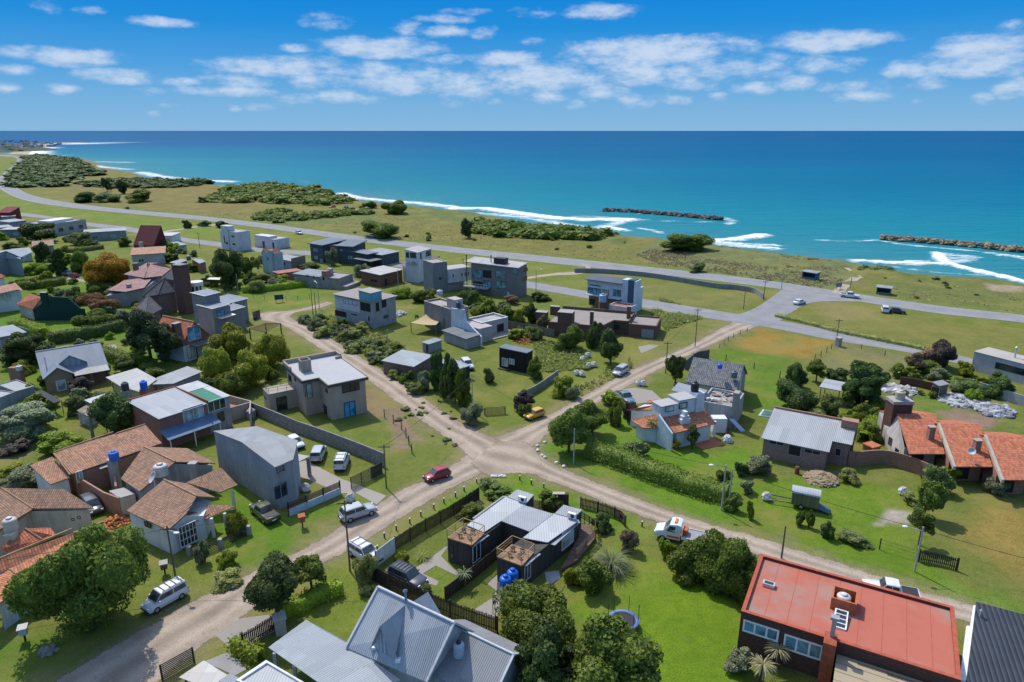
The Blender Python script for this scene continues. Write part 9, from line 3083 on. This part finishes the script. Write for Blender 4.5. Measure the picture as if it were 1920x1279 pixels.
for k,b,vt,mt,lb,arm,cr in(('a',(329.6,1085),986,WP,'street lamp on a leaning dark pole beside the white van',-.6,True),('b',(656.5,1071),938,WP,'tall wooden pole beside the silver car on the dirt road',None,True),('c',(724.5,915),833,WP,'dark pole at the sliding gate with a small crossarm',None,True),('d',(525.5,1157),1086,CP_,'thin grey pole in front of the large round roadside tree',None,False),('e',(886,772),700,CP_,'thick concrete pole at the corner of the green lawn near the junction',None,False),('f',(1075.5,869),804,CP_,'white based pole in front of the pair of round trees',None,False),('g',(1352.6,957),872,CP_,'street lamp pole at the right end of the long hedge',2.9,False),('h',(1366,950),880,CP_,'second plain pole close beside the street lamp at the hedge end',None,False),('i',(1465,1047),986,WP,'short dark pole behind the top corner of the red roof',None,False),('j',(1714.6,1072),988,CP_,'leaning street lamp by the dark picket gate',2.9,False),('k',(1248,700),640,WP,'wooden pole beside the round dark tree on the upper dirt road',None,True),('l',(1303,650),578,WP,'slim pole by the roadside wall on the upper dirt road',None,True),('m',(1567,646),598,WP,'dark pole standing on the stone block by the frontage road',None,True),('n',(1431.5,563),526,WP,'pole on the corner by the curved wall',None,True),('o',(1465,543),508,CP_,'pole between the coast road and the connector',None,False),('p',(1594,540),518,WP,'pole beside the sand path',None,False),('q',(1394,580),546,WP,'thin pole in the weeds left of the connector road',None,False),('r',(869,524),484,WP,'dark pole left of the large modern house',None,True),('s',(1005,546),505,CP_,'street lamp right of the large modern house',0.6,False),('t',(587,590),540,WP,'left one of three poles on the verge by the left road end',None,False),('u',(593,594),548,WP,'middle one of three poles on the verge by the left road end',None,False),('v',(599,580),528,CP_,'street lamp, right one of three poles by the left road end',2.2,False),('w',(728.5,668),618,CP_,'pair leg pole on the lawn before the unfinished house',None,False),('x',(375,466),436,WP,'dark pole left of the white cube house',None,True),('y',(447,548),514,CP_,'pale pole behind the stacked box house',None,False),('z',(1544,955),892,CP_,'x',None,False),('A',(758,543),495,WP,'dark pole in front of the tall white house',None,True),('B',(747,542),506,CP_,'street lamp beside the red brown brick house',2.6,False)):
 if lb!='x':
  TOPS[k]=pole(b,vt,mt,lb,arm,cr)
fd=P(-160,1175)
TOPS['L']=Vector((fd.x,fd.y,6.2))
R_=P(2100,1190)
TOPS['R']=Vector((R_.x,R_.y,6.0))
for a,b,lb in(('L','a','overhead wire crossing the big tree from the leaning street lamp, lower left'),('a','b','overhead wire between the leaning street lamp and the wooden pole'),('b','c','overhead wire from the wooden pole to the gate pole'),('c','e','overhead wire over the empty lot to the concrete pole'),('e','f','overhead wire across the junction'),('f','g','overhead wire above the long hedge'),('g','j','overhead wire over the mown lot'),('j','R','overhead wire over the dry lot at the right edge'),('k','l','overhead wire along the upper dirt road')):
 A,B=TOPS[a]-Vector((0,0,.3)),TOPS[b]-Vector((0,0,.3))
 m=MB()
 pts=[A.lerp(B,t/14)-Vector((0,0,4*(t/14)*(1-t/14)*(A-B).length*.018))for t in range(15)]
 for p,q in zip(pts,pts[1:]):
  m.bar(p,q,.035)
 tag(m.build('overhead_wire',M_BLACK),lb,'wire')
def multi(name,lb,cat,gr,pts,fn):
 """copies of one thing at several ground pixels; fn builds the first"""
 pr=None
 for i,p in enumerate(pts):
  q=P(*p)
  if pr is None:
   pr=fn()
   tag(pr,lb,cat,gr)
   o=pr
  else:
   o=copy_tree(pr)
  o.location=q
  o.rotation_euler=(0,0,i*1.3)
def mk_bollard():
 t=thing('bollard',None,None)
 MB().tube((0,0,-.1),(0,0,.62),.09,n=9).build('post',m_plain((.035,.03,.028),.9),t)
 MB().tube((0,0,.622),(0,0,.72),.1,.085,n=9).build('cap',M_WHITEP,t)
 return t
multi('bollard','short dark bollard with a white cap on the grass verge round the container house','bollard','bollards along the verge',[n5(*p)for p in((30,640),(77,550),(160,498),(254,450),(331,400),(421,350),(491,308),(571,266),(631,226),(719,170),(1018,150),(1098,178),(1185,203))]+[n7(755,322)],mk_bollard)
def mk_stone():
 return MB().blob((0,0,.1),(.32,.26,.2),1,.2,seed=2).build('white_stone',m_plain((.6,.6,.57),.9))
multi('white_stone','white painted stone on the verge at the junction corner','stone','white painted stones round the junction',[k6(*p)for p in((90,812),(33,838),(38,875),(70,915),(92,930),(185,975),(245,1003))]+[n5(*p)for p in((830,127),(850,128),(880,127),(895,125),(912,128))],mk_stone)
def mk_bag():
 t=thing('rubble_bag',None,None)
 MB().blob((0,0,.5),(.62,.58,.55),2,.13,seed=4).build('sack',m_plain((.58,.58,.57),.8,.2,0,.2),t)
 MB().blob((0,0,.95),(.42,.40,.16),1,.3,seed=5).build('contents',m_plain((.34,.30,.26),.9),t)
 return t
multi('rubble_bag','big white sack of rubble on the verge of the upper dirt road','sack','white rubble sacks along the upper dirt road',[g5(*p)for p in((768,1010),(818,1000),(650,1085),(700,1095),(1265,1185),(1308,1190),(705,945),(760,905))],mk_bag)
for lb,p in(('big white sack of rubble on the grass inside the white front wall',n3(992,770)),('big white sack of rubble by the driveway behind the silver car',n3(1352,850)),('white bag on the mown grass at the left end of the right lot',n9(200,275)),('white sheet lying on the mown lot near the trees',n9(1110,240))):
 t=mk_bag()
 t.location=P(*p)
 tag(t,lb,'sack')
 t.name='rubble_bag'
fence_run('field_fence','wire fence on dark posts between the green lot and the orange dry field',[k7(430,240),k7(620,300),k7(790,335),k7(860,380)],1.3,M_TRIM,.13,5.5,style='wire')
fence_run('field_fence','wire fence between the dry field and the pale fenced lot',[k7(1140,235),k7(1230,180),k7(1310,120)],1.2,M_TRIM,.1,3,style='wire')
fence_run('field_fence','wire fence along the paved frontage road in front of the pale lot',[k7(1340,100),k7(1480,140),k7(1600,175),k7(1700,200)],1.1,M_TRIM,.1,4,style='wire')
fence_run('field_fence','wire fence along the upper dirt road beside the dry field',[k7(380,140),k7(480,60),k7(600,10)],1.0,M_TRIM,.09,3,style='wire')
fence_run('mesh_fence','dark mesh fence at the lower edge of the mown lot',[n9(955,605),n9(1080,640),n9(1200,680)],1.4,M_TRIM,.1,3,style='wire')
fence_run('picket_gate','weathered dark picket gate in the dry lot beside the leaning street lamp',[n9(1215,685),n9(1330,705),n9(1470,745)],1.5,M_WOODD,.14,2.4,style='pickets',cat='gate')
fence_run('field_fence','row of thin posts across the open lot behind the road end',[e2(1040,850),e2(1250,860),e2(1450,870),e2(1600,850)],1.2,M_WOODG,.1,3.0,style='wire')
fence_run('field_fence','wire fence on leaning posts along the left dirt road by the bare soil',[g3(1390,870),g3(1570,1000),g3(1665,1230)],1.5,M_WOODD,.12,2.5,style='wire')
fence_run('garden_wall','grey garden wall along the lawn above the yellow car',[g5(60,1330),g5(230,1260),g5(460,1100)],1.4,m_plaster((.26,.25,.24),.4),t=.2,cat='wall')
fence_run('board_fence','grey board fence behind the garden of the brown bungalow',[e4(560,930),e4(800,970),e4(1060,1030)],1.9,M_WOODG,.1,3,cat='fence')
fence_run('stone_fence','low garden fence with stone pillars in front of the brown tiled house',[n4(70,260),n4(210,250),n4(320,200),n4(400,165),n4(545,95)],1.1,M_WOODD,.45,3.2,style='slats',pmat=M_CONC)
fence_run('iron_gate','dark barred gate with a stone pillar across the carport drive',[n4(500,1010),n4(640,930),n4(790,830)],1.7,M_WOODD,.16,3.2,style='pickets',cat='gate')
fence_run('slat_gate','dark slatted gate at the bottom edge left of the white sheet roof',[n4(-150,1265),n4(-20,1190),n4(105,1120)],1.6,M_TRIM,.12,2.2,style='slats',cat='gate')
fence_run('field_gate','timber field gate with crossed braces on the lawn near the junction',[g4(1112,1165),g4(1215,1160),g4(1318,1150)],1.35,m_plank((.20,.13,.06),.1),.16,2.0,style='slats',cat='gate')
paving('driveway',[n4(270,905),n4(480,770),n4(700,740),n4(790,850),n4(500,1010),n4(380,1000)],M_PAVE,.036)
paving('driveway',[n4(150,1130),n4(360,1045),n4(420,1060),n4(520,1180),n4(430,1230),n4(280,1160)],M_PAVED,.036)
paving('garden_path',[e1(250,685),e1(460,715),e1(620,735),e1(850,770),e1(870,800),e1(600,755),e1(300,720)],M_PAVE)
paving('garden_path',[g1(860,300),g1(960,265),g1(1150,245),g1(1180,290),g1(1000,310)],M_PAVE)
paving('driveway',[g5(1040,1240),g5(1220,1210),g5(1400,1240),g5(1500,1330),g5(1200,1380)],M_PAVE)
paving('driveway',[g5(1260,800),g5(1370,780),g5(1470,790),g5(1360,840),g5(1290,868)],M_PAVE)
def pool(lb,pts,water,rim):
 w=[P(*p,.06)for p in pts]
 t=thing('swimming_pool',lb,'swimming pool',w[0]*1)
 o=Vector(t.location)
 w=[p-o for p in w]
 c=sum(w,Vector())/len(w)
 m=MB()
 m.face([p.lerp(c,.10)+Vector((0,0,.02))for p in w])
 m.build('water',m_glass(water,.05),t)
 m=MB()
 for a,b in zip(w,w[1:]+w[:1]):
  m.slab([a,b,b.lerp(c,.10),a.lerp(c,.10)],.1)
 k=m.build('rim',rim,t)
 k.location.z=.05
pool('half drained swimming pool with a pale blue rim and green water beside the rubble roof',[k7(690,680),k7(725,630),k7(1030,690),k7(1010,720)],(.06,.10,.03),m_plain((.35,.52,.60),.6))
pool('small bright turquoise swimming pool at the left edge',[e1(120,1185),e1(185,1165),e1(315,1200),e1(240,1215)],(.06,.42,.55),M_PWHITE)
q=P(*n9(460,325))
t=thing('horse_trailer','old green box trailer with a rounded pale roof and lowered ramp on the mown lot','trailer',(q.x,q.y,.1),R(-24))
GRN=m_plank((.16,.17,.08),.5,False,.15)
m=MB()
m.box(-1.7,-.85,.45,1.5,.85,2.1)
m.build('body',GRN,t)
m=MB()
n=8
arc=[(.95*math.cos(math.pi*k/n),2.1+.45*math.sin(math.pi*k/n))for k in range(n+1)]
for k in range(n):
 (y0,z0),(y1,z1)=arc[k],arc[k+1]
 m.face([(-1.8,y0,z0),(1.6,y0,z0),(1.6,y1,z1),(-1.8,y1,z1)])
for x in(-1.79,1.59):
 m.face([(x,y,z)for y,z in arc])
m.build('roof',m_metal((.50,.53,.56),.3,.02,.2),t)
MB().slab([(1.52,-.8,.5),(2.9,-.8,.1),(2.9,.8,.1),(1.52,.8,.5)],.08).build('ramp',m_plain((.06,.12,.16),.8),t)
for s in(-1,1):
 wheel(t,-.5,s*.98,.34)
for y in(-.5,.5):
 MB().bar((-1.7,y,.5),(-4.6,y*1.6,.35),.12).build('drawbar',M_WOODG,t)
f=Frame(n7(1085,672),n7(1243,735),n7(1085,600),0)
t=thing('goal_frame','bare white goal frame on the lawn before the shrub mass','goal frame',f.o,f.rot)
for x in(0,f.L):
 MB().bar((x,0,-.1),(x,0,2.3),.1).build('upright',M_WHITEP,t)
MB().bar((-.05,0,2.32),(f.L+.05,0,2.32),.1).build('crossbar',M_WHITEP,t)
q=P(*n7(625,975),.7)
t=thing('trampoline','round trampoline with a blue edge and thin net posts on the lawn','trampoline',(q.x,q.y,0))
MB().lathe([(.01,.72),(1.2,.74)],n=28).build('mat',m_plain((.03,.03,.035),.8),t)
MB().lathe([(1.2,.76),(1.5,.78),(1.52,.70),(1.2,.70)],n=28).build('edge_pad',m_plain((.10,.17,.36),.7),t)
for k in range(6):
 a=k*1.047
 MB().tube((1.46*math.cos(a),1.46*math.sin(a),0),(1.46*math.cos(a),1.46*math.sin(a),2.5),.03,n=6).build('net_post',M_BLACK,t)
f=[P(*k6(1565,620),1.9),P(*k6(1600,618),1.9),P(*k6(1695,715),.1),P(*k6(1660,720),.1)]
t=thing('slide_panel','leaning pale blue panel like a slide beside the orange tiled house','slide',(f[0].x,f[0].y,0))
m=MB()
m.slab([p-Vector(t.location)for p in f],.1)
m.build('chute',m_plain((.40,.55,.72),.5),t)
m=MB()
for p in(f[0],f[1]):
 o=p-Vector(t.location)
 m.bar((o.x,o.y,-.1),o,.1)
m.build('ladder',M_WOODG,t)
pile('dirt_heap','heap of brown earth and straw on the lot before the brick house',n9(570,140),2.4,1.0,220,(.27,.21,.13),sz=.16)
pile('rubbish_heap','heap of white sacks and plastic behind the red tiled houses',k8(1030,560),4.0,.8,170,(.27,.28,.29),cat='rubbish',sz=.36)
pile('rubbish_heap','smaller heap of coloured rubbish right of the white sacks',k8(1290,640),3.2,.7,70,(.30,.30,.32),cat='rubbish',sz=.5)
pile('rubbish_heap','white rubble heap at the corner of the tank tower',k8(545,480),3,.7,50,(.42,.41,.40),cat='rubbish',sz=.45)
pile('brick_stack','scattered orange bricks beside the white terrace house',e4(775,1070),2.6,.8,70,(.45,.15,.06),box=True)
pile('rubble_heap','grey rubble heap between the unfinished house and the concrete house',e3(970,900),3,.8,60,(.36,.35,.34),sz=.4)
pile('stone_grill','small stone garden grill with a wooden top beside the dirt road, lower left',n2(375,1040),.7,.7,20,(.25,.22,.2),cat='grill')
for nm,lb,ct,p,h,c in(('barrel','rusty brown barrel on the mown lot','barrel',n9(405,100),1.1,(.16,.05,.03)),('meter_box','small red roofed brick box on a post in front of the white wall','letter box',n3(970,1060),1.5,(.34,.11,.05)),('meter_box','small grey meter box on a post at the lower left lawn','meter box',n2(205,945),1.4,(.45,.45,.43)),('meter_box','brown meter pillar at the foot of the leaning street lamp','meter box',n2(1325,410),1.3,(.16,.10,.07)),('sign_board','dark sign board on two legs in the open lot','sign',e2(1300,890),1.6,(.03,.06,.10)),('sign_board','blue grey notice board beside the sand path','sign',d4(768,738),1.5,(.16,.2,.24)),('gate_pillar','pale stone block at the foot of the dark pole by the frontage road','pillar',d4(765,1090),1.9,(.30,.28,.26)),('stone_post','stone pillar at the end of the barred gate by the bright hedge','pillar',n4(800,880),1.7,(.40,.37,.33))):
 q=P(*p)
 t=thing(nm,lb,ct,q,R(25))
 mt=m_plain(c,.85)
 if nm=='barrel':
  MB().lathe([(.3,-.05),(.32,.3),(.3,.35),(.32,.7),(.3,.75),(.32,1.05),(.01,1.06)],n=14).build('drum',mt,t)
 elif nm=='sign_board':
  MB().box(-1.2,-.04,h*.5,1.2,.04,h+.6).build('board',mt,t)
  for x in(-.9,.9):
   MB().box(x-.06,.045,-.1,x+.06,.14,h).build('leg',M_WOODG,t)
 else:
  w=.32 if nm=='meter_box' else.5
  MB().box(-w,-w,h*.55 if nm=='meter_box' else-.1,w,w,h).build('box',mt,t)
  MB().slab([(-w-.1,-w-.1,h+.12),(w+.1,-w-.1,h+.12),(w+.1,w+.1,h+.2),(-w-.1,w+.1,h+.2)],.1).build('roof',mt if c[0]>.3 else M_CONC,t)
  if nm=='meter_box':
   MB().box(-.08,-.08,-.1,.08,.08,h*.55).build('post',M_WOODD,t)
t=thing('bare_tree','bare leafless tree with pale branches beside the dense round tree','tree',P(*g1(930,1180)))
limb_mesh(4.5,.22,2.2,2.6,5).build('trunk',m_plain((.22,.20,.18),.9),t)
m=MB()
rr=random.Random(9)
for i in range(26):
 a=rr.uniform(0,6.28)
 s=Vector((math.cos(a)*rr.uniform(.2,1.2),math.sin(a)*rr.uniform(.2,1.2),rr.uniform(2.6,4.4)))
 m.tube(s,s+Vector((math.cos(a),math.sin(a),rr.uniform(-.1,.8)))*rr.uniform(.5,1.3),.04,.015,5)
m.build('branches',m_plain((.24,.21,.18),.9),t)
t=thing('pergola','flat white pergola on thin posts in the garden left of the dark tree','pergola',P(*e2(660,740)))
o=Vector(t.location)
c4=[P(*p,2.5)-o for p in(e2(575,660),e2(740,665),e2(710,640),e2(600,640))]
MB().slab(c4,.1).build('roof',M_PWHITE,t)
for p in c4:
 MB().bar((p.x,p.y,-.1),(p.x,p.y,2.4),.12).build('post',M_WOODG,t)
